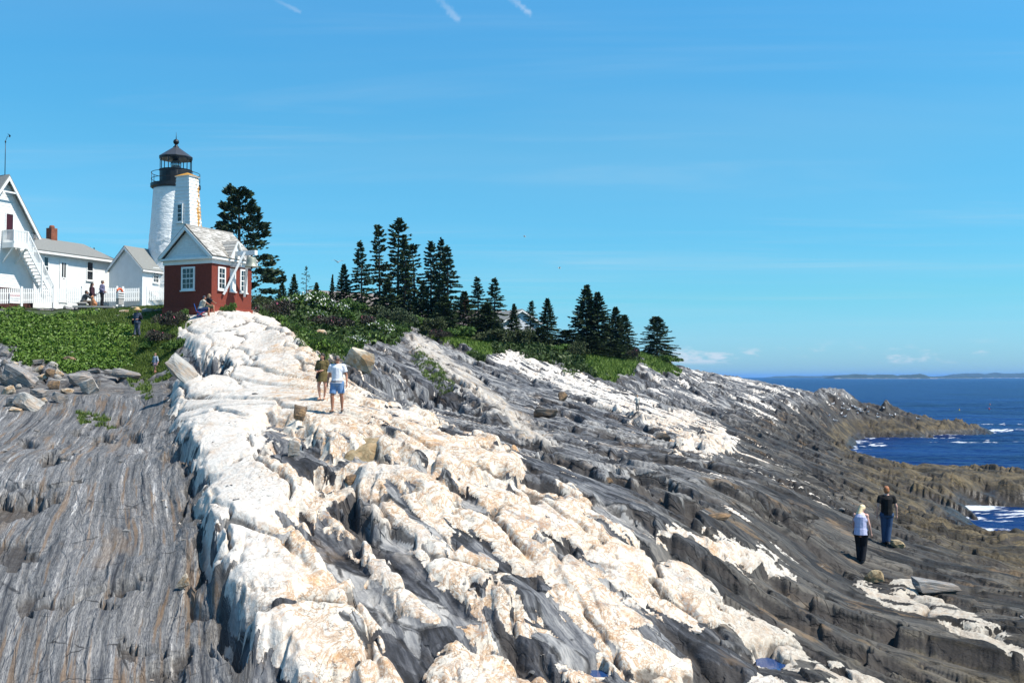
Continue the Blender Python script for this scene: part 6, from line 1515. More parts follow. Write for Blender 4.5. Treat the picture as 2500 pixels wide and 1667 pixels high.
# ------------------------------------------------------------------ islands on the horizon
def island(name, label, x0, x1, pytop, D, seed, rows=10, shore=True, Hb=None):
    a0, _ = ray(x0, 920); a1, _ = ray(x1, 920); xa, xb_ = a0 * D, a1 * D; n = 160; m_ = 12; H = CAMZ + ray(1250, pytop)[1] * D
    u = np.linspace(0, 1, n); v = np.linspace(-1, 1, m_); U_, V_ = np.meshgrid(u, v)
    env = np.clip(np.minimum(U_, 1 - U_) * 9, 0, 1) ** 0.7
    z = H * env * (0.78 + 0.3 * fbm(U_ * 5 + seed, V_ * 0 + seed, seed, 3)) * (1 - V_ ** 2) ** 0.6
    dep_ = (xb_ - xa) * 0.18
    X = xa + (xb_ - xa) * U_; Yy = D + dep_ * (V_ + 1); z = np.maximum(z, -0.5) + 0.09 * H * gnoise(U_ * 90, V_ * 5, seed + 3) * env
    I = np.arange(n * m_).reshape(m_, n); F = np.stack([I[:-1, :-1], I[:-1, 1:], I[1:, 1:], I[1:, :-1]], -1).reshape(-1, 4)
    r = empty(name, (0, 0, 0)); tag(r, label, 'island')
    link('woods', np_mesh('woods', np.stack([X, Yy, z], -1).reshape(-1, 3), F, True), ISL, r)
    if shore:
        uu = np.linspace(0.01, 0.99, 90); rr2 = np.random.RandomState(seed); hs_ = H * 0.09 * (0.5 + rr2.rand(90)); vs = []
        for q, hq in zip(uu, hs_): x = xa + (xb_ - xa) * q; vs += [(x, D - 6, -0.5), (x, D - 2 + dep_ * 0.08, hq)]
        F = [(2 * i, 2 * i + 2, 2 * i + 3, 2 * i + 1) for i in range(89)]
        link('rocky_shore', np_mesh('rocky_shore', vs, F, True), ISR, r)
ISL = simple_mat('far spruce woods', (0.022, 0.042, 0.024), 0.9, 0.3, 0.02); ISR = simple_mat('far pale shore rocks', (0.26, 0.25, 0.24), 0.9, 0.2, 0.05)
island('island', 'long low wooded island with a pale shore in the middle of the horizon', 2035, 2292, 912, 5200, 3)
island('island', 'faint low coast at the left end of the horizon', 1880, 2110, 916.5, 8200, 5, shore=False)
island('island', 'wooded island rising toward the right edge of the horizon', 2320, 2640, 909, 7600, 8)
island('island', 'small flat islet with a pale shore right of the middle island', 2240, 2400, 917.5, 5800, 12)

# ------------------------------------------------------------------ sea air
hz = box('haze', -16000, 16000, -60, 30400, -20, 62, None) if False else None
mh = bpy.data.materials.new('sea air'); mh.use_nodes = True; ht = NT(mh.node_tree); ht.n.clear()
pv = ht.node('ShaderNodeVolumePrincipled'); pv.inputs['Color'].default_value = (0.22, 0.50, 1.0, 1); pv.inputs['Density'].default_value = 0.00006; pv.inputs['Anisotropy'].default_value = 0.0
mo = ht.node('ShaderNodeOutputMaterial'); ht.l.new(pv.outputs[0], mo.inputs['Volume'])
hz = box('haze', -49000, 49000, -60, 30400, -20, 62, mh); tag(hz, kind='stuff')
# ------------------------------------------------------------------ soft bodies: tapered limbs fused into one skin
def _caps(bm, p0, p1, r0, r1, flat=False, n=12):
    p0 = Vector(p0); p1 = Vector(p1); d = p1 - p0; L = d.length; d = d / L if L > 1e-6 else Vector((0, 0, 1))
    s = d.cross(Vector((0, 0, 1)) if abs(d.z) < 0.9 else Vector((1, 0, 0))).normalized(); u = d.cross(s)
    rings = []
    if flat: rings = [(0.0, r0), (L, r1)]
    else:
        for t in (-80, -50, -20): rings.append((r0 * sin(radians(t)), r0 * cos(radians(t))))
        for t in (20, 50, 80): rings.append((L + r1 * sin(radians(t)), r1 * cos(radians(t))))
    prev = None; first = None
    for (h_, r) in rings:
        ring = [bm.verts.new(p0 + d * h_ + (s * cos(2 * pi * k / n) + u * sin(2 * pi * k / n)) * r) for k in range(n)]
        if prev:
            for k in range(n): bm.faces.new((prev[k], prev[(k + 1) % n], ring[(k + 1) % n], ring[k]))
        else: first = ring
        prev = ring
    bm.faces.new(list(reversed(first))); bm.faces.new(prev)
def _ell(bm, c, r, rot=None, n=14):
    c = Vector(c); R = rot or Matrix.Identity(3); rings = []; prev = None
    for i in range(1, 9):
        t = pi * i / 9; ring = [bm.verts.new(c + R @ Vector((r[0] * sin(t) * cos(2 * pi * k / n), r[1] * sin(t) * sin(2 * pi * k / n), r[2] * cos(t)))) for k in range(n)]
        if prev:
            for k in range(n): bm.faces.new((prev[k], ring[k], ring[(k + 1) % n], prev[(k + 1) % n]))
        else: bm.faces.new(ring)
        prev = ring
    bm.faces.new(list(reversed(prev)))
def fuse(name, prims, voxel, mat, parent, smooth=2):
    """prims: ('c',p0,p1,r0,r1) rounded limb, ('f',...) flat ended, ('e',c,(rx,ry,rz)[,rot]) ellipsoid"""
    bm = bmesh.new()
    for p in prims:
        if p[0] == 'e': _ell(bm, *p[1:])
        else: _caps(bm, p[1], p[2], p[3], p[4], p[0] == 'f')
    bmesh.ops.recalc_face_normals(bm, faces=bm.faces)
    m = bpy.data.meshes.new(name); bm.to_mesh(m); bm.free()
    o = bpy.data.objects.new(name, m); COL.objects.link(o)
    md = o.modifiers.new('r', 'REMESH'); md.mode = 'VOXEL'; md.voxel_size = voxel; md.use_smooth_shade = True
    if smooth: ms = o.modifiers.new('s', 'SMOOTH'); ms.factor = 0.5; ms.iterations = smooth
    bpy.context.view_layer.update()
    me = bpy.data.meshes.new_from_object(o.evaluated_get(bpy.context.evaluated_depsgraph_get())); me.name = name
    bpy.data.objects.remove(o); bpy.data.meshes.remove(m)
    me.materials.clear(); o = link(name, me, mat, parent)
    for p in me.polygons: p.use_smooth = True
    return o
def cloth_mat(name, c, var=0.12, scale=14.0):
    return simple_mat(name, c, 0.85, var, scale, 0.01, spec=0.2)
SKIN = simple_mat('skin', (0.46, 0.24, 0.165), 0.5, 0.06); SKIN_TAN = simple_mat('tanned skin', (0.36, 0.165, 0.10), 0.5, 0.06); SKIN_PALE = simple_mat('pale skin', (0.56, 0.32, 0.25), 0.5, 0.06)
DARKEYE = simple_mat('dark eye', (0.02, 0.012, 0.01), 0.2)

def person(label, loc, rz, H, J=None, skin=SKIN, top=None, bottom=None, shoes=None, hair=None, vox=0.011, female=False, group=None, head_turn=0.0, head_nod=0.0, build=1.0):
    """local frame: x to the person's left... +y ahead, z up; lengths are fractions of the height H"""
    r = empty('person', loc, rz); tag(r, label, 'person', group)
    V = lambda t: Vector(t) * H
    sw = 0.092 if female else 0.106
    j = dict(pelvis=(0, 0, 0.52), chest=(0, 0, 0.74), neck=(0, 0.0, 0.83), head=(0, 0.012, 0.925),
             shL=(sw, 0, 0.795), shR=(-sw, 0, 0.795), elL=(sw + 0.035, -0.01, 0.635), elR=(-sw - 0.035, -0.01, 0.635), wrL=(sw + 0.045, 0.03, 0.49), wrR=(-sw - 0.045, 0.03, 0.49),
             hipL=(0.052, 0, 0.50), hipR=(-0.052, 0, 0.50), knL=(0.058, 0.012, 0.275), knR=(-0.058, 0.012, 0.275), anL=(0.058, -0.012, 0.042), anR=(-0.058, -0.012, 0.042))
    if J: j.update(J)
    j = {k: V(v) for k, v in j.items()}
    b = build; fw = 1.08 if female else 1.0
    toes = {}
    P = [('c', j['pelvis'], j['chest'], 0.082 * H * b * fw, 0.088 * H * b), ('e', j['chest'] + V((0, 0, 0.01)), (0.105 * H * b, 0.068 * H * b, 0.095 * H)), ('e', j['pelvis'], (0.098 * H * b * fw, 0.072 * H * b, 0.07 * H)),
         ('c', j['shL'], j['shR'], 0.036 * H * b, 0.036 * H * b), ('c', j['neck'] + V((0.02, 0, 0)), j['shL'], 0.026 * H, 0.028 * H), ('c', j['neck'] - V((0.02, 0, 0)), j['shR'], 0.026 * H, 0.028 * H), ('c', j['neck'] - V((0, 0, 0.03)), j['head'] - V((0, 0.008, 0.02)), 0.034 * H, 0.030 * H)]
    Rh = Matrix.Rotation(head_turn, 3, 'Z') @ Matrix.Rotation(-head_nod, 3, 'X')
    hc = j['head']
    P += [('e', hc, (0.044 * H, 0.054 * H, 0.062 * H), Rh), ('e', hc + Rh @ V((0, 0.012, -0.028)), (0.034 * H, 0.040 * H, 0.038 * H), Rh), ('c', hc + Rh @ V((0, 0.048, 0.0)), hc + Rh @ V((0, 0.062, -0.014)), 0.005 * H, 0.008 * H),
          ('e', hc + Rh @ V((0.045, -0.003, -0.004)), (0.006 * H, 0.011 * H, 0.017 * H), Rh), ('e', hc + Rh @ V((-0.045, -0.003, -0.004)), (0.006 * H, 0.011 * H, 0.017 * H), Rh)]
    for s in 'LR':
        P += [('c', j['sh' + s], j['el' + s], 0.030 * H * b, 0.022 * H * b), ('c', j['el' + s], j['wr' + s], 0.023 * H * b, 0.0145 * H)]
        P += [('c', j['hip' + s], j['kn' + s], 0.056 * H * b * fw, 0.034 * H * b), ('c', j['kn' + s], j['kn' + s] * 0.62 + j['an' + s] * 0.38 + V((0, -0.012, 0)), 0.032 * H * b, 0.034 * H * b), ('c', j['kn' + s] * 0.62 + j['an' + s] * 0.38 + V((0, -0.010, 0)), j['an' + s], 0.032 * H * b, 0.019 * H)]
        fwd = V((0.012 if s == 'L' else -0.012, 0.085, -0.025)); P += [('c', j['an' + s] + V((0, -0.018, -0.018)), j['an' + s] + fwd, 0.020 * H, 0.015 * H)]; toes[s] = fwd
        # hand: palm, four unequal bent fingers and a thumb from the side of the palm
        d = (j['wr' + s] - j['el' + s]).normalized(); side = Vector((1, 0, 0)) if s == 'L' else Vector((-1, 0, 0)); fr = Vector((0, 1, 0)); fr = (fr - d * fr.dot(d)).normalized(); inn = d.cross(fr)
        if inn.dot(side) > 0: inn = -inn
        pc = j['wr' + s] + d * 0.030 * H
        P += [('c', j['wr' + s], pc + d * 0.012 * H, 0.013 * H, 0.017 * H), ('e', pc, (0.016 * H, 0.021 * H, 0.026 * H))]
        for q, (o_, ln) in enumerate(((0.020, 0.036), (0.007, 0.042), (-0.006, 0.039), (-0.019, 0.030))):
            k0 = pc + d * 0.022 * H + fr * o_ * 0.85 * H; k1 = k0 + (d * 0.85 + inn * 0.25).normalized() * ln * 0.5 * H; k2 = k1 + (d * 0.6 + inn * 0.7).normalized() * ln * 0.5 * H
            P += [('c', k0, k1, 0.0058 * H, 0.0052 * H), ('c', k1, k2, 0.0052 * H, 0.0045 * H)]
        tb = pc + fr * 0.016 * H - d * 0.010 * H; t1_ = tb + (fr * 0.8 + d * 0.7).normalized() * 0.020 * H; P += [('c', tb, t1_, 0.0075 * H, 0.006 * H), ('c', t1_, t1_ + (d * 0.9 + fr * 0.2 + inn * 0.2).normalized() * 0.018 * H, 0.006 * H, 0.005 * H)]
    fuse('body', P, vox, skin, r)
    ey = [('e', hc + Rh @ V((x, 0.050, 0.006)), (0.0065 * H, 0.004 * H, 0.004 * H)) for x in (-0.017, 0.017)]
    fuse('eyes', ey, 0.0035, DARKEYE, r, 0)
    fuse('mouth', [('c', hc + Rh @ V((-0.012, 0.048, -0.034)), hc + Rh @ V((0.012, 0.048, -0.034)), 0.004 * H, 0.004 * H)], 0.0035, simple_mat('lips', (0.35, 0.10, 0.09)), r, 0)
    if top:
        mt, sleeve, hem, flare = top[:4]; g = top[4] if len(top) > 4 else 0.010
        T = [('c', j['pelvis'] * (1 - 0.35) + j['chest'] * 0.35, j['chest'], (0.086 * b * fw + g) * H, (0.088 * b + g) * H), ('e', j['chest'] + V((0, 0, 0.008)), ((0.107 * b + g) * H, (0.070 * b + g) * H, 0.097 * H)), ('c', j['shL'] * 0.92 + j['neck'] * 0.08, j['shR'] * 0.92 + j['neck'] * 0.08, (0.037 * b + g * 0.8) * H, (0.037 * b + g * 0.8) * H), ('c', j['neck'] + V((0.028, 0, -0.008)), j['shL'], 0.028 * H, (0.030 + g) * H), ('c', j['neck'] - V((0.028, 0, 0.008)), j['shR'], 0.028 * H, (0.030 + g) * H),
             ('f', j['pelvis'] + V((0, 0, 0.06)), j['pelvis'] - V((0, 0, hem)), (0.084 * b * fw + g) * H, (0.088 * b * fw + g + flare) * H)]
        if sleeve == 0:
            T = [T[0], ('e', j['chest'] - V((0, 0, 0.022)), ((0.103 * b + g) * H, (0.070 * b + g) * H, 0.085 * H)), T[-1]]
            for s in 'LR': T.append(('c', j['chest'] + V((0.055 if s == 'L' else -0.055, -0.03, 0.0)), j['neck'] * 0.45 + j['sh' + s] * 0.55 + V((0, 0, -0.005)), 0.030 * H, 0.022 * H))
        for s in 'LR':
            if sleeve > 0:
                if sleeve <= 1: e_ = j['sh' + s].lerp(j['el' + s], sleeve); T += [('f', j['sh' + s], e_, (0.033 * b + g) * H, (0.029 * b + g) * H), ('e', j['sh' + s], [(0.033 * b + g) * H] * 3)]
                else: e_ = j['el' + s].lerp(j['wr' + s], sleeve - 1); T += [('c', j['sh' + s], j['el' + s], (0.034 * b + g) * H, (0.027 * b + g) * H), ('f', j['el' + s], e_, (0.027 * b + g) * H, (0.020 + g) * H), ('e', j['sh' + s], [(0.033 * b + g) * H] * 3)]
        fuse(top[5] if len(top) > 5 else 'shirt', T, vox, mt, r)
    if bottom:
        mt, ln, fl = bottom[:3]; g = 0.009
        T = [('e', j['pelvis'] + V((0, 0, -0.005)), ((0.102 * b * fw + g) * H, (0.078 * b + g + 0.006) * H, 0.084 * H)), ('c', j['hipL'] + V((0, 0, 0.0)), j['hipR'], (0.062 * b * fw + g) * H, (0.062 * b * fw + g) * H), ('c', j['pelvis'], j['pelvis'] * 0.88 + (j['knL'] + j['knR']) * 0.06, (0.060 * b * fw + g) * H, (0.050 * b * fw + g) * H)]
        for s in 'LR':
            h0 = j['hip' + s]
            if ln <= 1: e_ = h0.lerp(j['kn' + s], ln); T += [('f', h0, e_, (0.058 * b * fw + g) * H, (0.046 * b + g + fl) * H)]
            else: e_ = j['kn' + s].lerp(j['an' + s], min(1.0, ln - 1)); T += [('c', h0, j['kn' + s], (0.057 * b * fw + g) * H, (0.038 * b + g) * H), ('f', j['kn' + s] + V((0, 0, 0.01)), e_ - V((0, 0, 0.012)), (0.038 * b + g) * H, (0.028 + g + fl) * H)]
        fuse(bottom[3] if len(bottom) > 3 else 'trousers', T, vox, mt, r)
    if shoes:
        T = []
        for s in 'LR': T += [('c', j['an' + s] + V((0, -0.022, -0.022)), j['an' + s] + toes[s] + V((0, 0.006, -0.002)), 0.023 * H, 0.019 * H)]
        fuse('shoes', T, vox, shoes, r)
    if hair:
        mt, st = hair; T = [('e', hc + Rh @ V((0, -0.008, 0.014)), (0.050 * H, 0.057 * H, 0.058 * H), Rh), ('e', hc + Rh @ V((0, -0.022, -0.012)), (0.047 * H, 0.042 * H, 0.050 * H), Rh)]
        if st == 'long': T += [('c', hc + Rh @ V((0, -0.030, 0)), j['neck'] + V((0, -0.055, -0.06)), 0.046 * H, 0.034 * H), ('c', hc + Rh @ V((0.040, -0.012, 0)), j['neck'] + V((0.05, -0.01, -0.03)), 0.018 * H, 0.020 * H), ('c', hc + Rh @ V((-0.040, -0.012, 0)), j['neck'] + V((-0.05, -0.01, -0.03)), 0.018 * H, 0.020 * H)]
        if st == 'shoulder': T += [('c', hc + Rh @ V((0, -0.028, 0)), j['neck'] + V((-0.02, -0.045, -0.005)), 0.050 * H, 0.032 * H), ('c', hc + Rh @ V((-0.03, -0.02, 0)), j['neck'] + V((-0.06, -0.03, -0.005)), 0.028 * H, 0.018 * H)]
        hcut = [t for t in T]
        fuse('hair', hcut, vox * 0.8, mt, r)
    return r, j, hc, Rh, H
def at_px(px, py, pxh, Ymin=13):
    p = hit(px, py, Ymin); return p, pxh * p.y / FPX

HAIR = {k: simple_mat(k + ' hair', c, 0.6, 0.2, 20.0, 0.01) for k, c in {'grey brown': (0.12, 0.10, 0.09), 'dark': (0.022, 0.014, 0.010), 'blonde': (0.78, 0.62, 0.36), 'ginger': (0.34, 0.13, 0.05), 'light brown': (0.25, 0.15, 0.08)}.items()}

# couple walking down the pale rock
p, H = at_px(823, 1008, 139)
r, j, hc, Rh, H_ = person('man in light grey T-shirt and blue shorts walking down the pale rock', p + Vector((0, 0, 0.02)), radians(176), H, dict(anL=(0.075, 0.04, 0.042), knL=(0.078, 0.05, 0.275), anR=(-0.075, -0.06, 0.055), knR=(-0.078, 0.0, 0.285), elL=(0.155, -0.01, 0.64), wrL=(0.165, 0.03, 0.50), elR=(-0.16, -0.02, 0.64), wrR=(-0.175, 0.035, 0.50)),
    SKIN_TAN, (cloth_mat('light grey cotton', (0.62, 0.64, 0.70)), 0.62, 0.012, 0.004, 0.014), (cloth_mat('blue denim shorts', (0.13, 0.235, 0.42)), 0.80, 0.002, 'shorts'), simple_mat('brown sandals', (0.09, 0.05, 0.03)), (HAIR['grey brown'], 'short'), vox=0.0115, head_turn=0.25, head_nod=0.25, build=1.08)
fuse('belt', [('f', Vector((0, 0, 0.525)) * H, Vector((0, 0, 0.548)) * H, 0.112 * H, 0.113 * H)], 0.010, simple_mat('brown belt', (0.06, 0.03, 0.02)), r, 0)
fuse('sunglasses', [('e', hc + Rh @ (Vector((x, 0.054, 0.008)) * H), (0.015 * H, 0.007 * H, 0.010 * H)) for x in (-0.018, 0.018)] + [('c', hc + Rh @ (Vector((-0.045, 0.02, 0.008)) * H), hc + Rh @ (Vector((-0.03, 0.05, 0.008)) * H), 0.004 * H, 0.004 * H), ('c', hc + Rh @ (Vector((0.045, 0.02, 0.008)) * H), hc + Rh @ (Vector((0.03, 0.05, 0.008)) * H), 0.004 * H, 0.004 * H), ('c', hc + Rh @ (Vector((-0.01, 0.056, 0.010)) * H), hc + Rh @ (Vector((0.01, 0.056, 0.010)) * H), 0.004 * H, 0.004 * H)], 0.004, simple_mat('black lenses', (0.01, 0.01, 0.012), 0.15), r, 0)
p, H = at_px(787, 977, 114)
OLIVE = cloth_mat('olive brown cotton', (0.115, 0.088, 0.035), 0.3, 8.0)
r, j, hc, Rh, H_ = person('woman in olive brown tunic with long dark hair, walking behind the man', p + Vector((0, 0, 0.02)), radians(170), H, dict(anR=(-0.035, -0.02, 0.05), knR=(-0.075, 0.03, 0.28), anL=(0.045, 0.03, 0.042), knL=(0.065, 0.06, 0.28), elR=(-0.115, -0.03, 0.655), wrR=(-0.02, 0.115, 0.615), elL=(0.15, -0.03, 0.65), wrL=(0.085, 0.10, 0.60)),
    SKIN, (OLIVE, 1.35, 0.14, 0.020, 0.018, 'tunic'), (OLIVE, 0.55, 0.0, 'shorts'), simple_mat('pale flat shoes', (0.42, 0.25, 0.17)), (HAIR['dark'], 'long'), vox=0.0115, female=True, head_turn=-0.2, head_nod=0.15)
fuse('dark_scarf', [('c', Vector((0.06, 0.10, 0.62)) * H, Vector((0.085, 0.11, 0.47)) * H, 0.028 * H, 0.034 * H), ('e', Vector((0.03, 0.105, 0.60)) * H, (0.05 * H, 0.03 * H, 0.03 * H))], 0.012, cloth_mat('black knit', (0.015, 0.015, 0.02)), r)
bag, = (empty('handbag', r.location + Vector((0, 0, 0)), r.rotation_euler[2]),); tag(bag, 'brown handbag hanging at the hip of the woman in the olive tunic', 'bag')
fuse('pouch', [('e', Vector((-0.165, -0.02, 0.535)) * H, (0.035 * H, 0.06 * H, 0.065 * H)), ('f', Vector((-0.165, -0.02, 0.54)) * H, Vector((-0.165, -0.02, 0.475)) * H, 0.045 * H, 0.055 * H)], 0.014, cloth_mat('brown leather', (0.10, 0.06, 0.04)), bag)
tube('strap', [Vector((-0.165, -0.02, 0.58)) * H, Vector((-0.150, -0.02, 0.72)) * H, Vector((-0.115, -0.01, 0.86)) * H], 0.010, cloth_mat('brown strap', (0.07, 0.04, 0.03)), bag, 6)

# couple on the dark ledges
p, H = at_px(2166, 1332, 142)
r, j, hc, Rh, H_ = person('man in black T-shirt and dark jeans seen from behind on the dark ledges', p + Vector((0, 0, 0.02)), radians(-6), H, dict(anL=(-0.005, -0.05, 0.06), knL=(0.035, -0.01, 0.285), hipL=(0.05, 0, 0.5), anR=(-0.035, 0.03, 0.042), knR=(-0.045, 0.03, 0.28), elL=(0.155, -0.02, 0.645), wrL=(0.165, 0.01, 0.50), elR=(-0.15, -0.02, 0.645), wrR=(-0.155, 0.02, 0.50)),
    SKIN_PALE, (cloth_mat('black cotton', (0.010, 0.010, 0.011)), 0.60, 0.015, 0.0, 0.013), (cloth_mat('dark blue denim', (0.035, 0.065, 0.13)), 1.97, 0.006, 'jeans'), simple_mat('black shoes', (0.012, 0.012, 0.012)), (HAIR['ginger'], 'short'), vox=0.0115, head_nod=0.1, build=1.02)
p, H = at_px(2103, 1370, 143)
LAV = cloth_mat('lavender cotton', (0.48, 0.49, 0.68))
r, j, hc, Rh, H_ = person('blonde woman in lavender tank top and black trousers seen from behind', p + Vector((0, 0, -0.05)), radians(-28), H, dict(head=(0.015, 0.055, 0.905), neck=(0.0, 0.015, 0.83), anL=(0.02, -0.03, 0.042), knL=(0.045, 0.03, 0.28), anR=(-0.03, 0.02, 0.042), knR=(-0.05, 0.05, 0.28), elL=(0.135, -0.015, 0.645), wrL=(0.155, 0.045, 0.50), elR=(-0.135, 0.02, 0.65), wrR=(-0.11, 0.10, 0.52)),
    SKIN_PALE, (LAV, 0.0, 0.045, 0.012, 0.012, 'tank_top'), (cloth_mat('black trousers cloth', (0.012, 0.013, 0.018)), 1.97, 0.012), simple_mat('dark shoes', (0.02, 0.02, 0.025)), (HAIR['blonde'], 'shoulder'), vox=0.0115, female=True, head_turn=-0.35, head_nod=0.75, build=1.1)

# person with the straw hat on the grass path
V3 = lambda t, H: Vector(t) * H
p, H = at_px(335, 822, 70, 50)
r, j, hc, Rh, H_ = person('person in a straw hat and dark patterned clothes carrying bags on the grass path', p, radians(165), H, dict(anL=(0.07, 0.05, 0.05), anR=(-0.06, -0.04, 0.04), elR=(-0.15, -0.02, 0.64), wrR=(-0.06, 0.10, 0.60), elL=(0.15, -0.02, 0.64), wrL=(0.10, 0.10, 0.60)),
    SKIN, (cloth_mat('dark navy cloth', (0.05, 0.065, 0.10), 0.6, 10), 1.3, 0.05, 0.01, 0.018), (simple_mat('patterned trousers', (0.07, 0.08, 0.11), 0.8, 0.9, 22.0), 1.9, 0.015), simple_mat('tan sandals', (0.4, 0.22, 0.14)), None, vox=0.016, female=True)
hat = empty('straw_hat', r.location + Matrix.Rotation(radians(165), 3, 'Z') @ (hc + V3((0, 0, 0.035), H)), 0.3); tag(hat, 'wide brimmed straw hat worn by the person on the grass path', 'hat')
lathe('brim', [(0.001, 0.0), (0.09 * H, 0.0), (0.15 * H, -0.02 * H), (0.148 * H, -0.03 * H), (0.05 * H, -0.008 * H), (0.001, -0.008 * H)], simple_mat('straw', (0.62, 0.42, 0.22), 0.8, 0.15, 20), hat, 20)
lathe('crown', [(0.072 * H, 0.0), (0.068 * H, 0.045 * H), (0.045 * H, 0.065 * H), (0.001, 0.068 * H)], simple_mat('straw crown', (0.62, 0.42, 0.22), 0.8, 0.15, 20), hat, 20)
for sx_, lb_ in ((-1, 'dark shoulder bag carried on the left side by the person in the straw hat'), (1, 'black backpack carried on the right side by the person in the straw hat')):
    bg_ = empty('bag', r.location, radians(165)); tag(bg_, lb_, 'bag')
    fuse('pouch', [('e', V3((-sx_ * 0.15, 0.02, 0.52 if sx_ < 0 else 0.68), H), (0.06 * H, 0.07 * H, 0.09 * H))], 0.03, cloth_mat('black bag cloth', (0.012, 0.012, 0.018)), bg_)
    tube('strap', [V3((-sx_ * 0.16, 0.02, 0.6), H), V3((-sx_ * 0.14, 0.0, 0.75), H), V3((-sx_ * 0.11, 0.0, 0.86), H)], 0.015, M['black'], bg_, 5)
# child
p, H = at_px(379, 912, 51, 45)
person('small child in grey long sleeved top and pink skirt climbing over the rocks', p, radians(150), H, dict(elR=(-0.17, 0.0, 0.66), wrR=(-0.27, 0.06, 0.56), elL=(0.15, -0.02, 0.64), wrL=(0.15, 0.08, 0.54), knR=(-0.07, 0.08, 0.32), anR=(-0.03, 0.0, 0.12), head=(0, 0.01, 0.92)),
    SKIN, (cloth_mat('grey jersey', (0.24, 0.28, 0.33)), 1.8, 0.0, 0.0, 0.018), (cloth_mat('pink skirt', (0.62, 0.35, 0.38)), 0.55, 0.03, 'skirt'), simple_mat('pink shoes', (0.5, 0.18, 0.14)), (HAIR['light brown'], 'short'), vox=0.013)

# two people sitting before the bell house
SIT = dict(pelvis=(0, 0, 0.27), chest=(0, 0.06, 0.48), neck=(0, 0.09, 0.57), head=(0, 0.11, 0.66), shL=(0.105, 0.08, 0.55), shR=(-0.105, 0.08, 0.55), hipL=(0.055, 0.02, 0.26), hipR=(-0.055, 0.02, 0.26),
           knL=(0.07, 0.25, 0.30), knR=(-0.07, 0.25, 0.29), anL=(0.07, 0.27, 0.045), anR=(-0.07, 0.24, 0.045), elL=(0.12, 0.20, 0.47), elR=(-0.12, 0.20, 0.47), wrL=(0.05, 0.29, 0.42), wrR=(-0.05, 0.29, 0.42))
HS = 1.72
pz = W(490, 762, 58.0); pz.z = ground(pz.x, pz.y) - 0.02
person('seated person in beige shirt and dark cap facing right in front of the bell house', pz, radians(-72), HS, dict(SIT), SKIN_TAN, (cloth_mat('beige shirt', (0.42, 0.39, 0.32)), 0.6, 0.01, 0.0, 0.014), (cloth_mat('navy shorts', (0.015, 0.03, 0.08)), 0.95, 0.01, 'shorts'), simple_mat('white trainers', (0.8, 0.8, 0.8)), (simple_mat('dark cap', (0.03, 0.035, 0.05)), 'short'), vox=0.015)
pz2 = W(503, 761, 58.9); pz2.z = ground(pz2.x, pz2.y) - 0.02
person('second seated person with light brown hair half hidden behind the one in the cap', pz2, radians(-70), 1.66, dict(SIT), SKIN_TAN, (cloth_mat('black shirt', (0.02, 0.02, 0.025)), 1.0, 0.01, 0.0, 0.014), (cloth_mat('grey green shorts', (0.07, 0.08, 0.05)), 0.9, 0.01, 'shorts'), simple_mat('white shoes', (0.78, 0.78, 0.78)), (HAIR['light brown'], 'long'), vox=0.015, female=True)
chr_ = empty('folding_chair', pz + Vector((0.0, 0.0, 0.02)), radians(-72)); tag(chr_, 'low folding chair with red frame and blue seat under the person in the cap', 'chair')
MB_ = cloth_mat('blue chair fabric', (0.03, 0.12, 0.42)); MRd = simple_mat('red chair frame', (0.35, 0.02, 0.02), 0.4)
box('seat', -0.24, 0.24, -0.22, 0.24, 0.30, 0.325, MB_, chr_); 
quad_obj('backrest', [(-0.24, -0.24, 0.31), (0.24, -0.24, 0.31), (0.24, -0.215, 0.315), (-0.24, -0.215, 0.315), (-0.24, -0.38, 0.75), (0.24, -0.38, 0.75), (0.24, -0.355, 0.755), (-0.24, -0.355, 0.755)], BOXF, MB_, chr_)
for sx_ in (-0.24, 0.24):
    tube('leg', [(sx_, -0.24, 0.0), (sx_, 0.22, 0.31)], 0.016, MRd, chr_, 6); tube('leg', [(sx_, 0.24, 0.0), (sx_, -0.22, 0.31)], 0.016, MRd, chr_, 6)
tl_ = empty('towel', pz + Matrix.Rotation(radians(-72), 3, 'Z') @ Vector((-0.29, -0.05, 0.2))); tag(tl_, 'blue and white cloth draped over the side of the folding chair', 'towel')
fuse('cloth', [('e', (0, 0, 0.02), (0.10, 0.16, 0.16)), ('e', (-0.06, -0.1, -0.05), (0.07, 0.08, 0.16))], 0.02, simple_mat('blue and white towel', (0.12, 0.28, 0.62), 0.9, 0.9, 5.0), tl_)

# three visitors and a dog by the fence
pf = W(237, 746, 65.0); pf.z = ground(pf.x, pf.y)
def fence_pt(px, Y): q = W(px, 745, Y); q.z = ground(q.x, q.y); return q
q = fence_pt(249, 67.4); person('standing man in grey blue jacket and black trousers looking right by the fence', q, radians(-78), 1.74, dict(elL=(0.13, -0.05, 0.65), wrL=(0.06, 0.09, 0.56), elR=(-0.13, -0.04, 0.65), wrR=(-0.05, 0.10, 0.56)), SKIN_TAN, (cloth_mat('grey blue jacket', (0.13, 0.13, 0.22)), 1.8, 0.03, 0.0, 0.018), (cloth_mat('black trousers b', (0.012, 0.012, 0.014)), 1.95, 0.01), simple_mat('brown shoes', (0.05, 0.02, 0.015)), (HAIR['grey brown'], 'short'), vox=0.016)
q2 = fence_pt(224, 67.2); person('standing woman in dark red jacket with long dark hair and bare legs by the fence', q2, radians(-70), 1.70, dict(elR=(-0.12, 0.0, 0.65), wrR=(-0.10, 0.10, 0.54)), SKIN, (cloth_mat('dark plum jacket', (0.05, 0.022, 0.03)), 1.8, 0.05, 0.01, 0.018), (cloth_mat('dark shorts', (0.02, 0.02, 0.05)), 0.5, 0.01, 'shorts'), simple_mat('grey shoes', (0.2, 0.15, 0.13)), (HAIR['dark'], 'long'), vox=0.016, female=True)
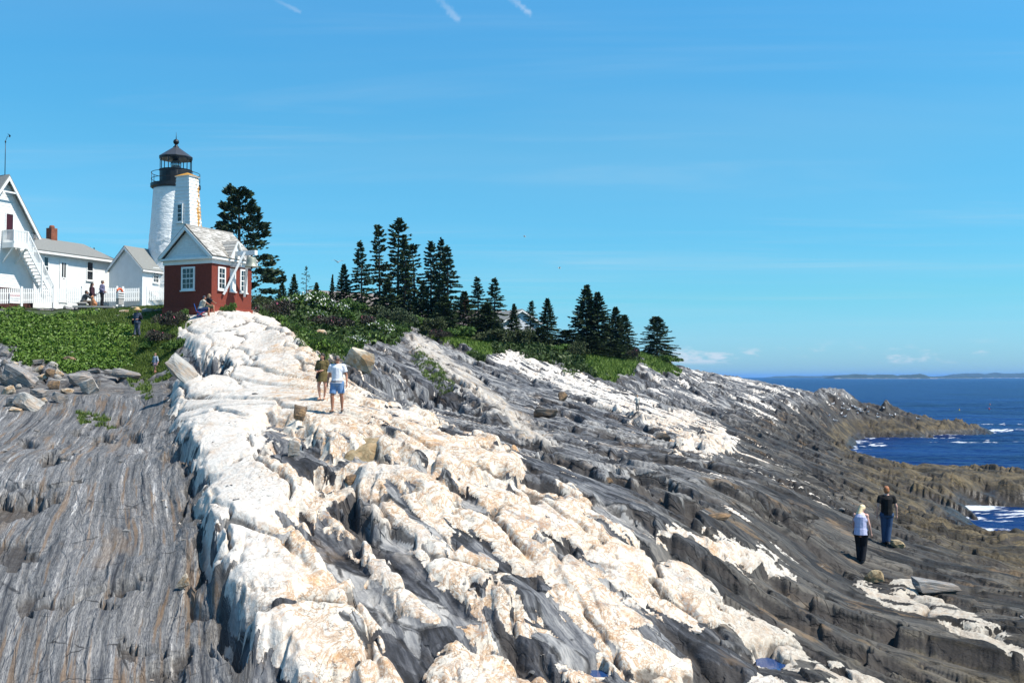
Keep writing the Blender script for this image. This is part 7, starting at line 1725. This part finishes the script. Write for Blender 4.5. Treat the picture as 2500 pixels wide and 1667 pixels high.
q3 = fence_pt(203, 66.6); S2 = dict(SIT); S2.update(pelvis=(0, 0, 0.29), hipL=(0.055, 0.02, 0.28), hipR=(-0.055, 0.02, 0.28), elR=(-0.12, 0.14, 0.50), wrR=(-0.03, 0.17, 0.60))
person('seated person in dark grey jacket drinking from a white cup on the low grey bench', q3, radians(-60), 1.72, S2, SKIN_TAN, (cloth_mat('dark grey jacket', (0.06, 0.07, 0.075)), 1.8, 0.02, 0.0, 0.02), (cloth_mat('brown trousers', (0.08, 0.06, 0.045)), 1.9, 0.01), simple_mat('shoes dark', (0.02, 0.02, 0.02)), (HAIR['dark'], 'short'), vox=0.016)
cup = empty('cup', q3 + Matrix.Rotation(radians(-60), 3, 'Z') @ V3((0.0, 0.195, 0.645), 1.72)); tag(cup, 'white paper cup held to the mouth of the seated person by the fence', 'cup')
lathe('cup_body', [(0.03, -0.05), (0.042, 0.06), (0.038, 0.06), (0.026, -0.045)], M['white'], cup, 12)
bn = empty('bench', q3 + Vector((-0.05, -0.0, 0.0)), radians(-60)); tag(bn, 'low grey block bench under the seated person by the fence', 'bench')
box('seat', -0.55, 0.45, -0.28, 0.24, 0.38, 0.46, M['concrete'], bn)
for xx in (-0.48, 0.2): box('leg', xx, xx + 0.2, -0.22, 0.18, -0.1, 0.378, simple_mat('dark concrete', (0.07, 0.08, 0.08)), bn)
slab_ = box('stone_slab', -1.4, 1.1, -0.35, 0.25, -0.02, 0.09, M['concrete']); sp_pt = fence_pt(236, 66.0); slab_.location = sp_pt; slab_.rotation_euler = (0, 0, 0.12); tag(slab_, 'flat concrete slab in the grass under the standing man and the dog', 'slab')
dq = fence_pt(229, 66.3); dog = empty('dog', dq + Vector((0, 0, 0.07)), radians(160)); tag(dog, 'reddish tan dog sitting at the feet of the standing woman', 'dog')
fuse('body', [('c', (0, -0.14, 0.14), (0, 0.06, 0.40), 0.13, 0.10), ('c', (0, 0.06, 0.40), (0, 0.10, 0.55), 0.085, 0.06), ('e', (0, 0.13, 0.61), (0.065, 0.085, 0.07)), ('c', (0, 0.18, 0.60), (0, 0.27, 0.57), 0.038, 0.025),
               ('c', (0.06, 0.06, 0.36), (0.065, 0.08, 0.18), 0.045, 0.028), ('c', (0.065, 0.08, 0.18), (0.065, 0.07, 0.02), 0.028, 0.022), ('c', (0.065, 0.07, 0.02), (0.065, 0.12, 0.01), 0.024, 0.018),
               ('c', (-0.06, 0.06, 0.36), (-0.065, 0.08, 0.18), 0.045, 0.028), ('c', (-0.065, 0.08, 0.18), (-0.065, 0.07, 0.02), 0.028, 0.022), ('c', (-0.065, 0.07, 0.02), (-0.065, 0.12, 0.01), 0.024, 0.018),
               ('c', (0.08, -0.14, 0.16), (0.12, 0.04, 0.18), 0.075, 0.05), ('c', (0.12, 0.04, 0.18), (0.12, -0.10, 0.05), 0.035, 0.022), ('c', (0.12, -0.10, 0.03), (0.12, 0.06, 0.015), 0.024, 0.02),
               ('c', (-0.08, -0.14, 0.16), (-0.12, 0.04, 0.18), 0.075, 0.05), ('c', (-0.12, 0.04, 0.18), (-0.12, -0.10, 0.05), 0.035, 0.022), ('c', (-0.12, -0.10, 0.03), (-0.12, 0.06, 0.015), 0.024, 0.02),
               ('c', (0, -0.24, 0.08), (0.10, -0.38, 0.03), 0.025, 0.015), ('c', (0.05, 0.10, 0.65), (0.075, 0.09, 0.57), 0.02, 0.015), ('c', (-0.05, 0.10, 0.65), (-0.075, 0.09, 0.57), 0.02, 0.015)], 0.014, simple_mat('reddish tan fur', (0.42, 0.19, 0.09), 0.8, 0.25, 12), dog)
fuse('nose', [('e', (0, 0.292, 0.575), (0.014, 0.012, 0.012))], 0.006, M['black'], dog, 0)
ls = empty('leash', (0, 0, 0)); tag(ls, 'dark leash sagging between the standing woman and the standing man', 'leash')
A_ = q2 + Vector((0.25, -0.15, 0.93)); B_ = q + Vector((-0.12, -0.1, 0.98)); tube('strap', [A_.lerp(B_, t) + Vector((0, 0, -0.10 * sin(pi * t))) for t in np.linspace(0, 1, 8)], 0.022, M['black'], ls, 5)

# far walker on the white belt
p, H = at_px(1556, 1004, 40, 45)
person('far figure in pale clothes and hat standing on the white rock belt', p, radians(180), H, dict(elL=(0.17, 0, 0.66), wrL=(0.19, 0.03, 0.53)), SKIN, (cloth_mat('pale shirt', (0.50, 0.49, 0.45)), 0.9, 0.02, 0.0, 0.016), (cloth_mat('grey trousers', (0.20, 0.19, 0.18)), 1.9, 0.01), simple_mat('dark boots', (0.06, 0.05, 0.05)), (simple_mat('tan hat', (0.45, 0.34, 0.2)), 'short'), vox=0.016)

# ------------------------------------------------------------------ birds
M['gull'] = simple_mat('white feathers', (0.82, 0.82, 0.82), 0.7, 0.03); M['gullback'] = simple_mat('grey feathers', (0.30, 0.31, 0.33), 0.7, 0.05)
def bird_proto():
    r = empty('gull', (0, 0, 0))
    fuse('body', [('e', (0, 0, 0.20), (0.07, 0.17, 0.08)), ('c', (0, 0.12, 0.24), (0, 0.17, 0.33), 0.045, 0.034), ('e', (0, 0.18, 0.345), (0.034, 0.042, 0.034)), ('c', (0, -0.14, 0.20), (0, -0.27, 0.19), 0.04, 0.015)], 0.02, M['gull'], r)
    for s in (-1, 1): fuse('wing', [('e', (s * 0.065, -0.04, 0.225), (0.018, 0.16, 0.055))], 0.02, M['gullback'], r, 1)
    tube('beak', [(0, 0.215, 0.345), (0, 0.26, 0.335)], [0.011, 0.004], M['orange'], r, 5)
    for s in (-1, 1): tube('leg', [(s * 0.025, 0.01, 0.14), (s * 0.025, 0.01, 0.0)], 0.007, M['orange'], r, 4)
    return r
gull0 = bird_proto()
GULLS = [(2034,990),(2057,1001),(2060,991),(2083,996),(2090,999),(2095,1004),(2072,1004),(2102,1003),(2103,1008),(2117,998),(2119,1010),(2094,1013),(2142,1015),(2144,1022),(2175,1018),(2186,1017),(2158,1000),(2024,1019),(2039,1031),(2062,1021),(2055,1014),(2241,1026),(2302,1011)]
kids = list(gull0.children)
for i, (x, y) in enumerate(GULLS):
    p = hit(x, y, 60)
    if i == 0: g_ = gull0
    else:
        g_ = gull0.copy(); COL.objects.link(g_)
        for c in kids: d = c.copy(); COL.objects.link(d); d.parent = g_
    g_.location = p; g_.rotation_euler = (0, 0, random.Random(i).uniform(0, 6.28)); g_.scale = (1.35,) * 3
    tag(g_, 'white gull standing on the dark rocks of the low point', 'gull', 'gulls resting on the point')
# dark bird on the pale pinnacle
p = hit(2074, 958, 60); cb = empty('cormorant', p, 2.2); tag(cb, 'black bird perched on top of the pale rock pinnacle', 'bird')
fuse('body', [('e', (0, 0, 0.35), (0.10, 0.14, 0.26)), ('c', (0, 0.03, 0.52), (0, 0.10, 0.80), 0.06, 0.035), ('c', (0, 0.10, 0.80), (0, 0.30, 0.86), 0.03, 0.012), ('c', (0, -0.08, 0.2), (0, -0.22, 0.02), 0.05, 0.03)], 0.03, M['black'], cb)
# gulls on the wing
def flyer(px, py, Y, label, rz, sc=1.0):
    o = empty('flying_gull', W(px, py, Y), rz); tag(o, label, 'gull')
    fuse('body', [('e', (0, 0, 0), (0.07, 0.2, 0.07)), ('c', (0, 0.16, 0.02), (0, 0.24, 0.02), 0.045, 0.02), ('c', (0, -0.16, 0), (0, -0.30, 0.0), 0.05, 0.02)], 0.025, M['gull'], o)
    for s in (-1, 1):
        quad_obj('wing', [(s * 0.05, 0.10, 0.03), (s * 0.32, 0.14, 0.20), (s * 0.68, -0.04, 0.10), (s * 0.34, -0.03, 0.19), (s * 0.05, -0.10, 0.03)] + [(s * 0.05, 0.10, 0.015), (s * 0.32, 0.14, 0.185), (s * 0.68, -0.04, 0.09), (s * 0.34, -0.03, 0.175), (s * 0.05, -0.10, 0.015)],
                 [(0, 1, 3, 4), (1, 2, 3), (9, 8, 6, 5), (8, 7, 6), (0, 5, 6, 1), (1, 6, 7, 2), (4, 3, 8, 9), (3, 2, 7, 8)], M['gullback'], o)
    o.scale = (sc,) * 3
flyer(825, 640, 95, 'gull flying above the small conical spruce at left', 0.6)
flyer(1366, 655, 150, 'gull flying high right of the spruce cluster', 1.9, 0.9)
flyer(1281, 578, 150, 'gull flying above the pair of spruces', 1.2, 0.8)
# lobster pot floats out on the water
for (x, y, lb, c) in ((2342, 1002, 'small yellow float on the water beyond the point', (0.6, 0.45, 0.05)), (2415, 999, 'small red float on the water, right of the yellow one', (0.5, 0.05, 0.03)), (2417, 988, 'small pinkish float farther out on the water', (0.5, 0.2, 0.15))):
    a, b_ = ray(x, y); Y = -CAMZ / b_; f = empty('float', (a * Y, Y, 0)); tag(f, lb, 'float')
    lathe('float_body', [(0.02, -0.15), (0.16, -0.08), (0.18, 0.12), (0.12, 0.28), (0.03, 0.32)], simple_mat('float paint %d' % x, c), f, 10); tube('spindle', [(0, 0, 0.30), (0, 0, 0.75)], 0.03, M['wood'], f, 5)
